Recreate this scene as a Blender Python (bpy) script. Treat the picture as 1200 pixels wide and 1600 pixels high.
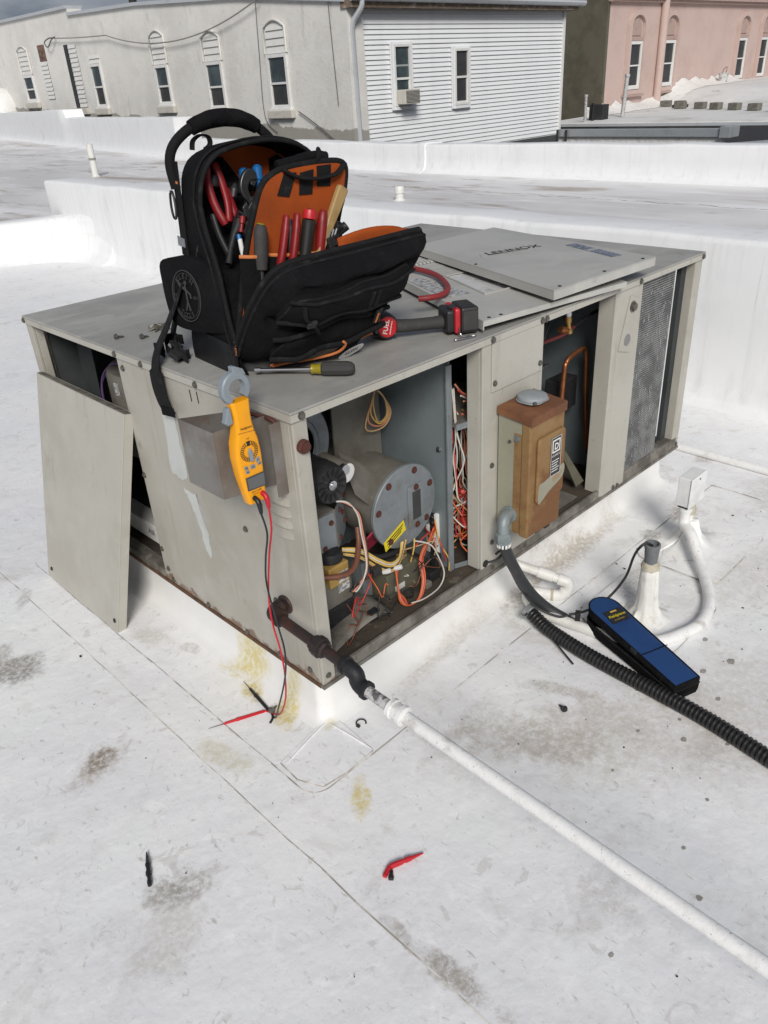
import bpy, bmesh, math, random
from mathutils import Vector, Matrix
random.seed(7)
for _o in list(bpy.data.objects): bpy.data.objects.remove(_o)
SC = bpy.context.scene
COL = SC.collection
PI = math.pi
V = Vector
R = math.radians

# ------------------------------------------------------------------ camera
cam_d = bpy.data.cameras.new('camera')
cam = bpy.data.objects.new('camera', cam_d); COL.objects.link(cam)
cam_d.sensor_fit = 'VERTICAL'; cam_d.sensor_height = 24.0
cam_d.lens = 1209.28 / 1600 * 24.0
cam_d.clip_start = 0.05; cam_d.clip_end = 2000
cam.matrix_world = (Matrix.Translation((-0.9147, -1.2452, 1.36067)) @ Matrix.Rotation(R(-43.13927), 4, 'Z')
                    @ Matrix.Rotation(R(60.86099), 4, 'X') @ Matrix.Rotation(R(-3.70541), 4, 'Z'))
SC.camera = cam

# ------------------------------------------------------------------ world: cloudy sky
SUN_EL, SUN_AZ = R(35), R(-140)      # azimuth measured from +Y, clockwise
wd = bpy.data.worlds.new('World'); SC.world = wd; wd.use_nodes = True
nt = wd.node_tree; N = nt.nodes; N.clear(); LK = nt.links.new
wo = N.new('ShaderNodeOutputWorld'); bg = N.new('ShaderNodeBackground')
sky = N.new('ShaderNodeTexSky'); sky.sky_type = 'NISHITA'; sky.sun_disc = False
sky.sun_elevation = SUN_EL; sky.sun_rotation = SUN_AZ; sky.dust_density = 3.0; sky.air_density = 1.0
tc = N.new('ShaderNodeTexCoord'); mp = N.new('ShaderNodeMapping'); mp.inputs['Scale'].default_value = (1, 1, 2.6)
nz = N.new('ShaderNodeTexNoise'); nz.inputs['Scale'].default_value = 2.3; nz.inputs['Detail'].default_value = 7; nz.inputs['Roughness'].default_value = .6
rp = N.new('ShaderNodeValToRGB')
rp.color_ramp.elements[0].position = .44; rp.color_ramp.elements[0].color = (1.2, 1.65, 2.7, 1)
rp.color_ramp.elements[1].position = .70; rp.color_ramp.elements[1].color = (8.6, 8.8, 9.2, 1)
mx = N.new('ShaderNodeMix'); mx.data_type = 'RGBA'; mx.inputs['Factor'].default_value = .80
LK(tc.outputs['Generated'], mp.inputs['Vector']); LK(mp.outputs['Vector'], nz.inputs['Vector'])
LK(nz.outputs['Fac'], rp.inputs['Fac']); LK(sky.outputs['Color'], mx.inputs['A']); LK(rp.outputs['Color'], mx.inputs['B'])
LK(mx.outputs['Result'], bg.inputs['Color']); bg.inputs['Strength'].default_value = .066
LK(bg.outputs['Background'], wo.inputs['Surface'])

sd = bpy.data.lights.new('sun', 'SUN'); sd.energy = 3.1; sd.angle = R(20); sd.color = (1, .96, .9)
sun = bpy.data.objects.new('sun', sd); COL.objects.link(sun)
_dir = V((math.sin(SUN_AZ) * math.cos(SUN_EL), math.cos(SUN_AZ) * math.cos(SUN_EL), math.sin(SUN_EL)))
sun.rotation_euler = (-_dir).to_track_quat('-Z', 'Y').to_euler()

vs = SC.view_settings
SC.display_settings.display_device = 'sRGB'
vs.view_transform = 'Standard'; vs.look = 'None'; vs.exposure = -0.06; vs.gamma = 1.0; vs.use_curve_mapping = False

# ------------------------------------------------------------------ materials
MATS = {}
def mat(name, col, rough=.6, metal=0.0, layers=(), bump=(), spec=.5, alpha=None, trans=0, coord='Object', hook=None, coat=0):
    """layers: (colour, scale, lo, hi, amount[, (sx,sy,sz)[, detail]]) noise blends over the base colour
       bump:   (scale, strength, distance[, (sx,sy,sz)])"""
    m = bpy.data.materials.new(name); m.use_nodes = True; MATS[name] = m
    t = m.node_tree; n = t.nodes; L = t.links.new
    b = n['Principled BSDF']
    b.inputs['Roughness'].default_value = rough; b.inputs['Metallic'].default_value = metal
    b.inputs['Specular IOR Level'].default_value = spec
    b.inputs['Transmission Weight'].default_value = trans
    b.inputs['Coat Weight'].default_value = coat
    if alpha is not None: b.inputs['Alpha'].default_value = alpha
    tx = n.new('ShaderNodeTexCoord')
    def vec(sc):
        if sc is None: return tx.outputs[coord]
        q = n.new('ShaderNodeMapping'); q.inputs['Scale'].default_value = sc
        L(tx.outputs[coord], q.inputs['Vector']); return q.outputs['Vector']
    cur = None
    rgb = n.new('ShaderNodeRGB'); rgb.outputs[0].default_value = (*col, 1); cur = rgb.outputs[0]
    for i, ly in enumerate(layers):
        c2, sc, lo, hi, am = ly[:5]; st = ly[5] if len(ly) > 5 else None; de = ly[6] if len(ly) > 6 else 6
        z = n.new('ShaderNodeTexNoise'); z.inputs['Scale'].default_value = sc; z.inputs['Detail'].default_value = de
        z.inputs['Roughness'].default_value = .62
        if len(ly) > 7: z.inputs['Distortion'].default_value = ly[7]
        z.noise_dimensions = '4D'; z.inputs['W'].default_value = i * 3.7 + len(name)
        L(vec(st), z.inputs['Vector'])
        r = n.new('ShaderNodeMapRange'); r.inputs['From Min'].default_value = lo; r.inputs['From Max'].default_value = hi
        r.inputs['To Max'].default_value = am; r.interpolation_type = 'SMOOTHSTEP'
        L(z.outputs['Fac'], r.inputs['Value'])
        x = n.new('ShaderNodeMix'); x.data_type = 'RGBA'; x.inputs['B'].default_value = (*c2, 1)
        L(r.outputs['Result'], x.inputs['Factor']); L(cur, x.inputs['A']); cur = x.outputs['Result']
    if hook: cur = hook(t, n, L, tx, cur, b)
    L(cur, b.inputs['Base Color'])
    prev = None
    for bp in bump:
        sc, s, d = bp[:3]; st = bp[3] if len(bp) > 3 else None
        z = n.new('ShaderNodeTexNoise'); z.inputs['Scale'].default_value = sc; z.inputs['Detail'].default_value = 5
        L(vec(st), z.inputs['Vector'])
        q = n.new('ShaderNodeBump'); q.inputs['Strength'].default_value = s; q.inputs['Distance'].default_value = d
        L(z.outputs['Fac'], q.inputs['Height'])
        if prev: L(prev, q.inputs['Normal'])
        prev = q.outputs['Normal']
    if prev: L(prev, b.inputs['Normal'])
    return m

# ------------------------------------------------------------------ mesh builder
def frame(d):
    d = V(d).normalized()
    a = d.cross(V((0, 0, 1)) if abs(d.z) < .95 else V((1, 0, 0))).normalized()
    return a, a.cross(d).normalized(), d
def cr(pts, n=8, closed=False):
    """Catmull-Rom curve through the points"""
    P = [V(p) for p in pts]; out = []; m = len(P)
    rng = range(m if closed else m - 1)
    for i in rng:
        if closed: p0, p1, p2, p3 = P[(i-1) % m], P[i], P[(i+1) % m], P[(i+2) % m]
        else: p0, p1, p2, p3 = P[max(i-1, 0)], P[i], P[i+1], P[min(i+2, m-1)]
        for k in range(n):
            t = k / n
            out.append(.5*((2*p1) + (p2-p0)*t + (2*p0-5*p1+4*p2-p3)*t*t + (3*p1-p0-3*p2+p3)*t**3))
    if not closed: out.append(P[-1])
    return out
class G:
    def __init__(s): s.v = []; s.f = []
    def add(s, v, f):
        k = len(s.v); s.v += [tuple(p) for p in v]; s.f += [tuple(i + k for i in q) for q in f]; return s
    def box(s, x0, x1, y0, y1, z0, z1):
        v = [(x, y, z) for z in (z0, z1) for y in (y0, y1) for x in (x0, x1)]
        return s.add(v, [(0,2,3,1),(4,5,7,6),(0,1,5,4),(2,6,7,3),(0,4,6,2),(1,3,7,5)])
    def ob(s, c, a, b, d):
        """oriented box: centre and three half-axis vectors"""
        c, a, b, d = V(c), V(a), V(b), V(d)
        v = [c + i*a + j*b + k*d for k in (-1, 1) for j in (-1, 1) for i in (-1, 1)]
        f = [(0,2,3,1),(4,5,7,6),(0,1,5,4),(2,6,7,3),(0,4,6,2),(1,3,7,5)]
        if a.cross(b).dot(d) < 0: f = [q[::-1] for q in f]
        return s.add(v, f)
    def slab(s, pts, ext):
        """polygon pushed along ext"""
        P = [V(p) for p in pts]; e = V(ext); n = len(P)
        nor = sum(((P[i]-P[0]).cross(P[(i+1) % n]-P[0]) for i in range(n)), V((0,0,0)))
        f = [tuple(range(n))[::-1], tuple(range(n, 2*n))] + [(i, (i+1) % n, n+(i+1) % n, n+i) for i in range(n)]
        if nor.dot(e) < 0: f = [q[::-1] for q in f]
        return s.add(P + [p + e for p in P], f)
    def poly(s, pts): return s.add(pts, [tuple(range(len(pts)))])
    def loft(s, rings, closed=True, cap=True):
        n = len(rings[0]); v = [p for r in rings for p in r]; f = []
        for i in range(len(rings) - 1):
            for j in range(n if closed else n - 1):
                a, b = i*n + j, i*n + (j+1) % n
                f.append((a, b, b + n, a + n))
        if cap and closed:
            f.append(tuple(range(n))[::-1]); f.append(tuple((len(rings)-1)*n + j for j in range(n)))
        return s.add(v, f)
    def tube(s, pts, r, seg=8, cap=True, flat=1.0):
        P = [V(p) for p in pts]; n = len(P); rr = r if isinstance(r, (list, tuple)) else [r]*n
        d = (P[1]-P[0]).normalized(); a, b, _ = frame(d); rings = []
        for i, p in enumerate(P):
            t = (P[min(i+1, n-1)] - P[max(i-1, 0)])
            if t.length > 1e-9:
                t.normalize(); q = d.rotation_difference(t); a = q @ a; b = q @ b; d = t
            rings.append([p + rr[i]*(math.cos(2*PI*k/seg)*a + flat*math.sin(2*PI*k/seg)*b) for k in range(seg)])
        return s.loft([x[::-1] for x in rings], True, cap)
    def lathe(s, o, ax, prof, seg=16):
        """prof: (distance along axis, radius)"""
        o = V(o); a, b, d = frame(ax)
        rings = [[o + d*h + max(r, 1e-5)*(math.cos(2*PI*k/seg)*a + math.sin(2*PI*k/seg)*b) for k in range(seg)][::-1] for h, r in prof]
        return s.loft(rings, True, True)
    def text(s, txt, o, xd, yd, size, off=0.0, ext=0.0004, spacing=1.0, align='LEFT', shear=0):
        cu = bpy.data.curves.new('t', 'FONT'); cu.body = txt; cu.size = 1; cu.offset = off; cu.extrude = 0
        cu.space_character = spacing; cu.align_x = align; cu.resolution_u = 3; cu.shear = shear
        to = bpy.data.objects.new('t', cu); COL.objects.link(to)
        me = bpy.data.meshes.new_from_object(to.evaluated_get(bpy.context.evaluated_depsgraph_get()))
        o, xd, yd = V(o), V(xd).normalized(), V(yd).normalized(); n = xd.cross(yd)
        s.add([o + size*(p.co.x*xd + p.co.y*yd) + ext*n for p in me.vertices], [tuple(q.vertices) for q in me.polygons])
        bpy.data.objects.remove(to); bpy.data.curves.remove(cu); bpy.data.meshes.remove(me)
        return s
def clothify(o, amount, size, seedv=0):
    tx = bpy.data.textures.new('crumple', 'CLOUDS'); tx.noise_scale = size
    md = o.modifiers.new('crumple', 'DISPLACE'); md.texture = tx; md.strength = amount; md.mid_level = .5; md.texture_coords = 'LOCAL'
def obj(name, g, m, par=None, smooth=None, bev=0, kind=None, label=None, cat=None, group=None, sub=0, seg=2):
    me = bpy.data.meshes.new(name); me.from_pydata(g.v, [], g.f); me.validate()
    me.materials.append(MATS[m] if isinstance(m, str) else m)
    if smooth is not None:
        for p in me.polygons: p.use_smooth = True
        me.set_sharp_from_angle(angle=R(smooth))
    o = bpy.data.objects.new(name, me); COL.objects.link(o)
    if par is not None: attach(o, par)
    if bev:
        md = o.modifiers.new('bevel', 'BEVEL'); md.width = bev; md.segments = seg; md.limit_method = 'ANGLE'; md.angle_limit = R(35); md.harden_normals = False
    if sub:
        md = o.modifiers.new('sub', 'SUBSURF'); md.levels = sub; md.render_levels = sub
    return tag(o, label, cat, group, kind)
def root_of(p):
    l = V((0, 0, 0))
    while p is not None: l += p.location; p = p.parent
    return l
def attach(o, par):
    o.parent = par; o.matrix_parent_inverse = Matrix.Translation(-BASE.get(par.name, V((0, 0, 0))))
BASE = {}
def tag(o, label=None, cat=None, group=None, kind=None):
    if label: o['label'] = label
    if cat: o['category'] = cat
    if group: o['group'] = group
    if kind: o['kind'] = kind
    return o
def thing(name, label, cat, loc=(0, 0, 0), group=None):
    o = bpy.data.objects.new(name, None); COL.objects.link(o); o.location = loc; o.empty_display_size = .05
    BASE[o.name] = V(loc)
    return tag(o, label, cat, group)
def dup(root, delta, rz=0, label=None):
    r = root.copy(); COL.objects.link(r); r.location = root.location + V(delta); r.rotation_euler.z += rz
    if label: r['label'] = label
    def kids(a, b):
        for ch in list(a.children):
            c = ch.copy(); COL.objects.link(c); mi = ch.matrix_parent_inverse.copy(); c.parent = b; c.matrix_parent_inverse = mi; kids(ch, c)
    kids(root, r)
    return r
# ------------------------------------------------------------------ material library
def ellipses(lst, nscale=9.0, namp=.9):
    """stains with a shape of their own: (x, y, rx, ry, rot, colour, amount)"""
    def hook(t, n, L, tx, cur, b):
        nz = n.new('ShaderNodeTexNoise'); nz.inputs['Scale'].default_value = nscale; nz.inputs['Detail'].default_value = 7; nz.inputs['Roughness'].default_value = .68
        L(tx.outputs['Object'], nz.inputs['Vector'])
        ma = n.new('ShaderNodeMath'); ma.operation = 'MULTIPLY_ADD'; ma.inputs[1].default_value = namp * 2; ma.inputs[2].default_value = -namp
        L(nz.outputs['Fac'], ma.inputs[0])
        fine = n.new('ShaderNodeTexNoise'); fine.inputs['Scale'].default_value = 75; fine.inputs['Detail'].default_value = 5; fine.inputs['Roughness'].default_value = .7
        L(tx.outputs['Object'], fine.inputs['Vector'])
        fr = n.new('ShaderNodeMapRange'); fr.inputs['From Min'].default_value = .36; fr.inputs['From Max'].default_value = .58; fr.inputs['To Min'].default_value = .25
        L(fine.outputs['Fac'], fr.inputs['Value'])
        for (x, y, rx, ry, rot, c, am) in lst:
            mp = n.new('ShaderNodeMapping'); mp.vector_type = 'TEXTURE'
            mp.inputs['Location'].default_value = (x, y, -.17); mp.inputs['Rotation'].default_value = (0, 0, rot); mp.inputs['Scale'].default_value = (rx, ry, 1)
            L(tx.outputs['Object'], mp.inputs['Vector'])
            ln = n.new('ShaderNodeVectorMath'); ln.operation = 'LENGTH'; L(mp.outputs['Vector'], ln.inputs[0])
            ad = n.new('ShaderNodeMath'); ad.operation = 'ADD'; L(ln.outputs['Value'], ad.inputs[0]); L(ma.outputs[0], ad.inputs[1])
            mr = n.new('ShaderNodeMapRange'); mr.interpolation_type = 'SMOOTHSTEP'
            mr.inputs['From Min'].default_value = 1.0; mr.inputs['From Max'].default_value = .35; mr.inputs['To Max'].default_value = am
            L(ad.outputs[0], mr.inputs['Value'])
            mu = n.new('ShaderNodeMath'); mu.operation = 'MULTIPLY'; L(mr.outputs['Result'], mu.inputs[0]); L(fr.outputs['Result'], mu.inputs[1])
            x2 = n.new('ShaderNodeMix'); x2.data_type = 'RGBA'; x2.inputs['B'].default_value = (*c, 1)
            L(mu.outputs[0], x2.inputs['Factor']); L(cur, x2.inputs['A']); cur = x2.outputs['Result']
        return cur
    return hook
BRN = (.30, .26, .21); GRY = (.33, .31, .29); YEL = (.62, .52, .16); DRK = (.2, .18, .15)
STAINS = [(-.491, .373, .11, .075, .3, (.46, .42, .37), .8), (-.475, .39, .06, .045, .4, (.24, .19, .14), .8), (-.535, -.105, .085, .055, -.5, (.34, .32, .29), .95), (-.49, -.12, .07, .03, .2, BRN, .6), (-.60, -.17, .15, .10, .3, (.58, .55, .51), .6),
          (-.465, .934, .10, .10, .2, GRY, .95), (-.50, 1.02, .12, .05, .9, BRN, .6), (-.262, -.66, .035, .15, .08, (.38, .35, .31), .95), (-.27, -.52, .02, .06, 0, BRN, .5),
          (.01, .37, .05, .11, .3, YEL, .85), (-.035, .30, .04, .07, -.3, (.58, .46, .13), .9), (-.033, .15, .08, .05, .5, YEL, .85), (-.09, -.22, .03, .085, -.78, (.66, .55, .2), .85), (.02, .02, .03, .02, 0, (.55, .5, .25), .5),
          (-.24, .15, .05, .12, .1, (.55, .5, .3), .5),
          (1.36, .29, .17, .07, .4, (.42, .37, .31), .9), (1.52, .14, .13, .04, -.6, BRN, .6), (1.708, -.153, .14, .08, .2, (.4, .36, .31), .8), (1.46, -.15, .06, .05, 0, GRY, .8), (1.2, -.25, .22, .07, .2, BRN, .55),
          (.83, -.51, .05, .035, .5, GRY, .95), (.78, -.6, .03, .03, 0, GRY, .9), (.69, -.6, .045, .03, .4, GRY, .6), (.55, -.36, .16, .035, -1.2, (.45, .41, .36), .7), (.45, -.5, .3, .14, -.6, (.5, .47, .43), .55),
          (.24, -.25, .2, .05, .1, (.47, .44, .39), .55), (.9, .0, .2, .05, .1, BRN, .55), (1.1, .02, .3, .045, 0, BRN, .5), (.5, .0, .3, .05, .1, (.5, .46, .4), .5),
          (.62, -.75, .1, .06, .2, (.46, .43, .4), .55), (.1, -.78, .12, .1, .4, (.5, .48, .46), .5), (1.95, .4, .09, .05, .3, GRY, .8), (2.2, .0, .1, .05, .2, (.4, .37, .33), .7), (2.1, -.4, .3, .2, .2, (.5, .47, .43), .5),
          (.55, -.62, .55, .22, -.7, (.60, .56, .51), .55), (.9, -.75, .4, .2, -.5, (.58, .54, .49), .5), (.35, -.42, .28, .10, -.9, (.48, .44, .39), .65), (1.5, -.55, .5, .15, -.2, (.56, .52, .47), .5), (1.15, .0, .5, .05, .05, (.45, .40, .33), .7),  (-.3, 1.3, .1, .03, .9, GRY, .5), (-.1, .75, .05, .1, .3, (.5, .46, .38), .5), (-.05, .60, .03, .05, .3, BRN, .4)]
mat('membrane', (.86, .86, .862), .5, 0, [((.795, .80, .825), 1.7, .40, .62, .8), ((.84, .86, .85), 2.6, .50, .64, .7), ((.72, .71, .70), 9, .52, .66, .35, None, 9, 1.2), ((.92, .92, .92), 8, .55, .64, .45, None, 8, 2.2),
    ((.58, .555, .515), 4.2, .56, .70, .55, None, 11, 1.0), ((.50, .47, .43), 15, .58, .67, .42, None, 11, 1.8), ((.36, .33, .29), 85, .60, .70, .5, (1, .4, 1), 6, .6), ((.40, .37, .33), 70, .62, .72, .45, (.4, 1, 1), 6, 1.0), ((.16, .14, .12), 150, .69, .75, .85)],
    [(2.5, .3, .05), (9, .22, .012), (26, .3, .006), (70, .35, .002), (300, .15, .001)], .35, hook=ellipses(STAINS, 15, 1.0))
mat('flashing', (.79, .79, .78), .45, 0, [((.72, .72, .72), 4, .45, .7, .5), ((.5, .47, .42), 26, .62, .85, .5), ((.3, .27, .22), 120, .72, .82, .5)], [(6, .25, .02), (80, .12, .002)], .4, hook=ellipses([s for s in STAINS if s[0] > -.2], 9, .9))
mat('wall_membrane', (.84, .85, .86), .4, 0, [((.70, .72, .73), 3, .45, .75, .5), ((.66, .68, .68), 22, .50, .72, .45, (1, 1, .05)), ((.46, .45, .42), 55, .62, .74, .45, (1, 1, .03)), ((.52, .50, .46), 5, .58, .74, .4, (1, 1, .2))], [(3, .15, .03), (14, .06, .01)], .4)
mat('far_membrane', (.79, .785, .785), .5, 0, [((.60, .59, .59), .7, .42, .62, .8, (1, .45, 1)), ((.88, .88, .89), 1.3, .50, .62, .8, (1.6, .35, 1), 8, .8), ((.38, .32, .26), 1.1, .54, .66, .8, (1.6, .4, 1), 9, .8), ((.30, .24, .18), 2.2, .58, .68, .7, (1.8, .4, 1), 9, 1.2), ((.12, .10, .09), 2.5, .64, .72, .8, (2.2, .35, 1), 9, .6)], [(2, .2, .05)], .35)
mat('seam_dirt', (.27, .25, .225), .85, 0, [((.62, .60, .57), 12, .44, .60, .85)])
def foot_rust(t, n, L, tx, cur, b):
    sx = n.new('ShaderNodeSeparateXYZ'); L(tx.outputs['Object'], sx.inputs[0])
    nz = n.new('ShaderNodeTexNoise'); nz.inputs['Scale'].default_value = 16; nz.inputs['Detail'].default_value = 8; nz.inputs['Roughness'].default_value = .7; L(tx.outputs['Object'], nz.inputs['Vector'])
    a = n.new('ShaderNodeMath'); a.operation = 'MULTIPLY_ADD'; a.inputs[1].default_value = .16; L(nz.outputs['Fac'], a.inputs[0]); a.inputs[2].default_value = -.062
    c = n.new('ShaderNodeMath'); c.operation = 'SUBTRACT'; L(a.outputs[0], c.inputs[0]); L(sx.outputs['Z'], c.inputs[1])
    r = n.new('ShaderNodeMapRange'); r.inputs['From Min'].default_value = 0; r.inputs['From Max'].default_value = .012; r.inputs['To Max'].default_value = .8; L(c.outputs[0], r.inputs['Value'])
    x = n.new('ShaderNodeMix'); x.data_type = 'RGBA'; x.inputs['B'].default_value = (.16, .085, .045, 1); L(r.outputs['Result'], x.inputs['Factor']); L(cur, x.inputs['A'])
    return x.outputs['Result']
mat('cabinet', (0.411, 0.396, 0.348), .45, 0, [((0.332, 0.313, 0.265), 4, .42, .64, .65), ((0.475, 0.463, 0.420), 6, .52, .68, .5), ((0.213, 0.194, 0.158), 34, .60, .78, .6, (1, 1, .6)), ((0.285, 0.253, 0.198), 13, .55, .72, .55, (3, 3, .16)), ((0.237, 0.150, 0.079), 9, .64, .74, .6, (2, 2, .3)), ((0.095, 0.071, 0.048), 150, .70, .80, .75)], [(2.2, .30, .02), (9, .12, .004), (260, .08, .0006)], .4, hook=foot_rust)
mat('cabinet_clean', (0.451, 0.439, 0.392), .45, 0, [((0.372, 0.356, 0.308), 3.5, .42, .64, .6), ((0.499, 0.487, 0.443), 7, .52, .68, .4), ((0.285, 0.265, 0.222), 11, .57, .74, .5, (2.5, 2.5, .2)), ((0.222, 0.201, 0.167), 46, .60, .78, .5), ((0.095, 0.071, 0.048), 150, .72, .80, .7)], [(2.4, .25, .02), (9, .1, .004), (240, .06, .0006)], .4)
mat('cabinet_top', (0.380, 0.375, 0.351), .5, 0, [((0.285, 0.280, 0.266), 3.2, .4, .62, .8), ((0.446, 0.442, 0.413), 6, .5, .66, .6, (.5, 1.6, 1), 8, .8), ((0.209, 0.195, 0.171), 14, .58, .72, .55, None, 10, 1.0), ((0.162, 0.147, 0.123), 50, .58, .74, .55), ((0.123, 0.104, 0.085), 150, .68, .80, .65)], [(2.2, .1, .02), (200, .06, .0006)], .4)
mat('loose_panel', (.47, .465, .435), .42, 0, [((.39, .385, .36), 4, .42, .64, .6), ((.54, .535, .50), 5, .52, .66, .5, None, 8, 1.0), ((.27, .26, .24), 24, .60, .75, .5), ((.2, .19, .17), 120, .68, .80, .5)], [(2, .06, .01)], .4)
mat('galv', (.235, .262, .28), .55, .3, [((.16, .175, .18), 8, .42, .68, .75), ((.30, .32, .33), 40, .5, .7, .5), ((.13, .105, .075), 5, .54, .70, .7), ((.10, .06, .04), 26, .62, .74, .7)], [(40, .05, .002)], .4)
mat('galv_dusty', (.165, .158, .138), .85, .05, [((.105, .092, .074), 6, .4, .64, .85), ((.23, .225, .205), 22, .52, .75, .5), ((.055, .043, .032), 34, .58, .75, .7)], [(60, .2, .003)], .3)
mat('partition', (.215, .255, .27), .5, .25, [((.15, .18, .19), 5, .42, .68, .6), ((.28, .32, .33), 50, .6, .8, .4)], [(5, .05, .01)], .4)
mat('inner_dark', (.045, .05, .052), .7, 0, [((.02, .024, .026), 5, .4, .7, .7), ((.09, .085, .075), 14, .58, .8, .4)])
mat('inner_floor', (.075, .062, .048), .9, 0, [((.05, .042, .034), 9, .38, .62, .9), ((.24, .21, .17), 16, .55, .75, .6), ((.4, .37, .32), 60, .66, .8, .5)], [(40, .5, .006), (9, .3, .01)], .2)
mat('rail_dirty', (.21, .20, .175), .7, 0, [((.085, .077, .066), 10, .4, .62, .9), ((.36, .34, .3), 30, .55, .75, .6), ((.12, .06, .03), 18, .6, .75, .7)], [(50, .3, .003)], .3)
mat('rust_edge', (.14, .075, .045), .85, 0, [((.06, .045, .035), 16, .42, .62, .8), ((.30, .17, .09), 40, .55, .75, .7)], [(80, .5, .002)], .2)
mat('rusty_box', (.285, .175, .075), .7, .15, [((.185, .082, .036), 5, .44, .58, .85, None, 12, .3), ((.34, .245, .125), 3.5, .50, .62, .7, None, 10, .2), ((.10, .05, .028), 90, .58, .70, .6), ((.24, .10, .035), 18, .58, .70, .6, None, 10, .4)], [(140, .4, .0008), (5, .12, .004)], .35)
def _rb(t, n, L, tx, cur, b): return cur
mat('box_grey', (.33, .32, .25), .55, .1, [((.27, .26, .195), 6, .4, .7, .6), ((.33, .19, .08), 9, .58, .70, .7), ((.42, .41, .34), 30, .55, .75, .4)], [(40, .1, .001)], .4)
mat('box_top_rust', (.15, .065, .035), .75, 0, [((.24, .11, .05), 9, .42, .65, .8), ((.14, .07, .045), 20, .55, .75, .7)], [(60, .3, .001)], .3)
mat('hood', (.24, .23, .215), .5, .3, [((.16, .13, .11), 5, .42, .66, .8), ((.33, .33, .32), 14, .5, .7, .6), ((.22, .11, .07), 22, .60, .78, .8)], [(50, .15, .001)], .4)
mat('iron', (.035, .028, .028), .6, .3, [((.08, .035, .025), 12, .45, .7, .8), ((.02, .018, .018), 40, .5, .7, .6)], [(90, .5, .002)], .4)
mat('iron_black', (.022, .023, .026), .55, .3, [((.05, .05, .052), 40, .5, .7, .6)], [(120, .5, .002)], .4)
mat('white_pipe', (.80, .80, .795), .55, 0, [((.66, .65, .63), 40, .48, .68, .6), ((.18, .165, .15), 150, .60, .70, .8), ((.78, .78, .77), 70, .5, .66, .6), ((.40, .38, .35), 14, .58, .70, .6)], [(150, .45, .0016)], .35)
mat('chipped_pipe', (.55, .55, .55), .55, .1, [((.08, .075, .075), 45, .5, .6, .9), ((.3, .29, .28), 90, .5, .7, .6)], [(90, .4, .003)], .4)
mat('pvc', (.74, .74, .71), .45, 0, [((.56, .54, .49), 14, .46, .7, .6), ((.3, .27, .22), 50, .64, .8, .6)], [(40, .1, .002)], .4)
mat('pvc_grey', (.16, .17, .18), .6, 0, [((.26, .27, .28), 20, .5, .7, .6)])
mat('jbox_paint', (.76, .77, .77), .5, 0, [((.52, .53, .54), 10, .46, .7, .6), ((.2, .19, .17), 90, .68, .78, .7)], [(60, .2, .002)], .4)
mat('boot', (.78, .78, .75), .5, 0, [((.55, .52, .46), 20, .5, .7, .6), ((.35, .31, .25), 45, .62, .8, .6)], [(22, .5, .01)], .4)
mat('putty', (.50, .46, .36), .8, 0, [((.32, .28, .2), 30, .45, .7, .8)], [(60, .8, .006)])
mat('black_rubber', (.018, .018, .019), .55, 0, [((.05, .05, .05), 30, .5, .75, .6)], [(90, .1, .001)], .45)
mat('black_conduit', (.014, .014, .015), .4, 0, [((.045, .043, .04), 18, .55, .75, .5)], (), .5)
mat('grey_conduit', (.03, .032, .035), .55, 0, [((.09, .09, .09), 14, .5, .75, .6)], (), .45)
mat('zinc', (.36, .38, .39), .45, .7, [((.28, .3, .31), 20, .45, .7, .7)], [(60, .2, .001)], .5)
mat('cap_grey', (.30, .325, .345), .55, .1, [((.22, .24, .255), 20, .45, .7, .6), ((.3, .16, .08), 60, .64, .76, .5)], [(60, .2, .001)], .4)
mat('zinc_fitting', (.26, .30, .31), .55, .4, [((.17, .2, .21), 20, .45, .7, .7), ((.34, .4, .4), 50, .5, .7, .5)], [(60, .2, .001)], .4)
mat('steel', (.55, .56, .57), .28, 1.0, [((.4, .41, .42), 30, .5, .7, .5)])
mat('dark_steel', (.10, .10, .105), .4, .8, [((.2, .2, .2), 30, .5, .7, .5)])
mat('screw', (.17, .165, .145), .5, .5, [((.08, .07, .055), 200, .4, .6, .7)])
mat('screw_black', (.03, .03, .032), .5, .3)
mat('rust_bolt', (.09, .03, .022), .7, .2, [((.16, .06, .04), 80, .5, .7, .6)])
mat('copper', (.45, .17, .07), .42, .8, [((.25, .09, .05), 16, .45, .7, .8), ((.6, .3, .15), 40, .55, .75, .5)])
mat('brass', (.5, .33, .12), .4, .8, [((.3, .2, .1), 40, .45, .7, .6)])
mat('coil', (.27, .275, .275), .6, .2, [((.12, .12, .122), 12, .42, .62, .8), ((.42, .425, .43), 70, .55, .75, .6)], (), .4)
mat('coil_core', (.02, .021, .022), .8, 0)
mat('coil_light', (.42, .43, .44), .5, .5)
mat('fabric', (.006, .006, .007), .9, 0, [((.012, .012, .0135), 14, .45, .7, .6), ((.055, .053, .049), 11, .62, .78, .5, None, 8, 1.2), ((.035, .034, .033), 50, .60, .76, .5), ((.11, .105, .10), 34, .70, .76, .6, (1, 1, .35), 8, 1.0)], [(900, .5, .0006), (22, .8, .012), (60, .4, .004)], .14)
mat('fabric_slick', (.009, .0095, .011), .5, 0, [((.03, .03, .032), 20, .5, .75, .6)], [(40, .25, .003)], .35)
mat('webbing', (.008, .008, .009), .85, 0, [((.04, .04, .04), 30, .5, .75, .6)], [(700, .5, .0006)], .25)
mat('orange_cloth', (.33, .064, .009), .85, 0, [((.21, .042, .008), 7, .42, .68, .7), ((.25, .06, .02), 26, .6, .8, .5)], [(900, .4, .0006), (25, .3, .004)], .25)
mat('orange_trim', (.58, .19, .06), .8, 0, [((.35, .12, .05), 30, .5, .75, .6)])
mat('print_grey', (.035, .035, .037), .8)
mat('print_white', (.55, .55, .54), .6)
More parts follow.
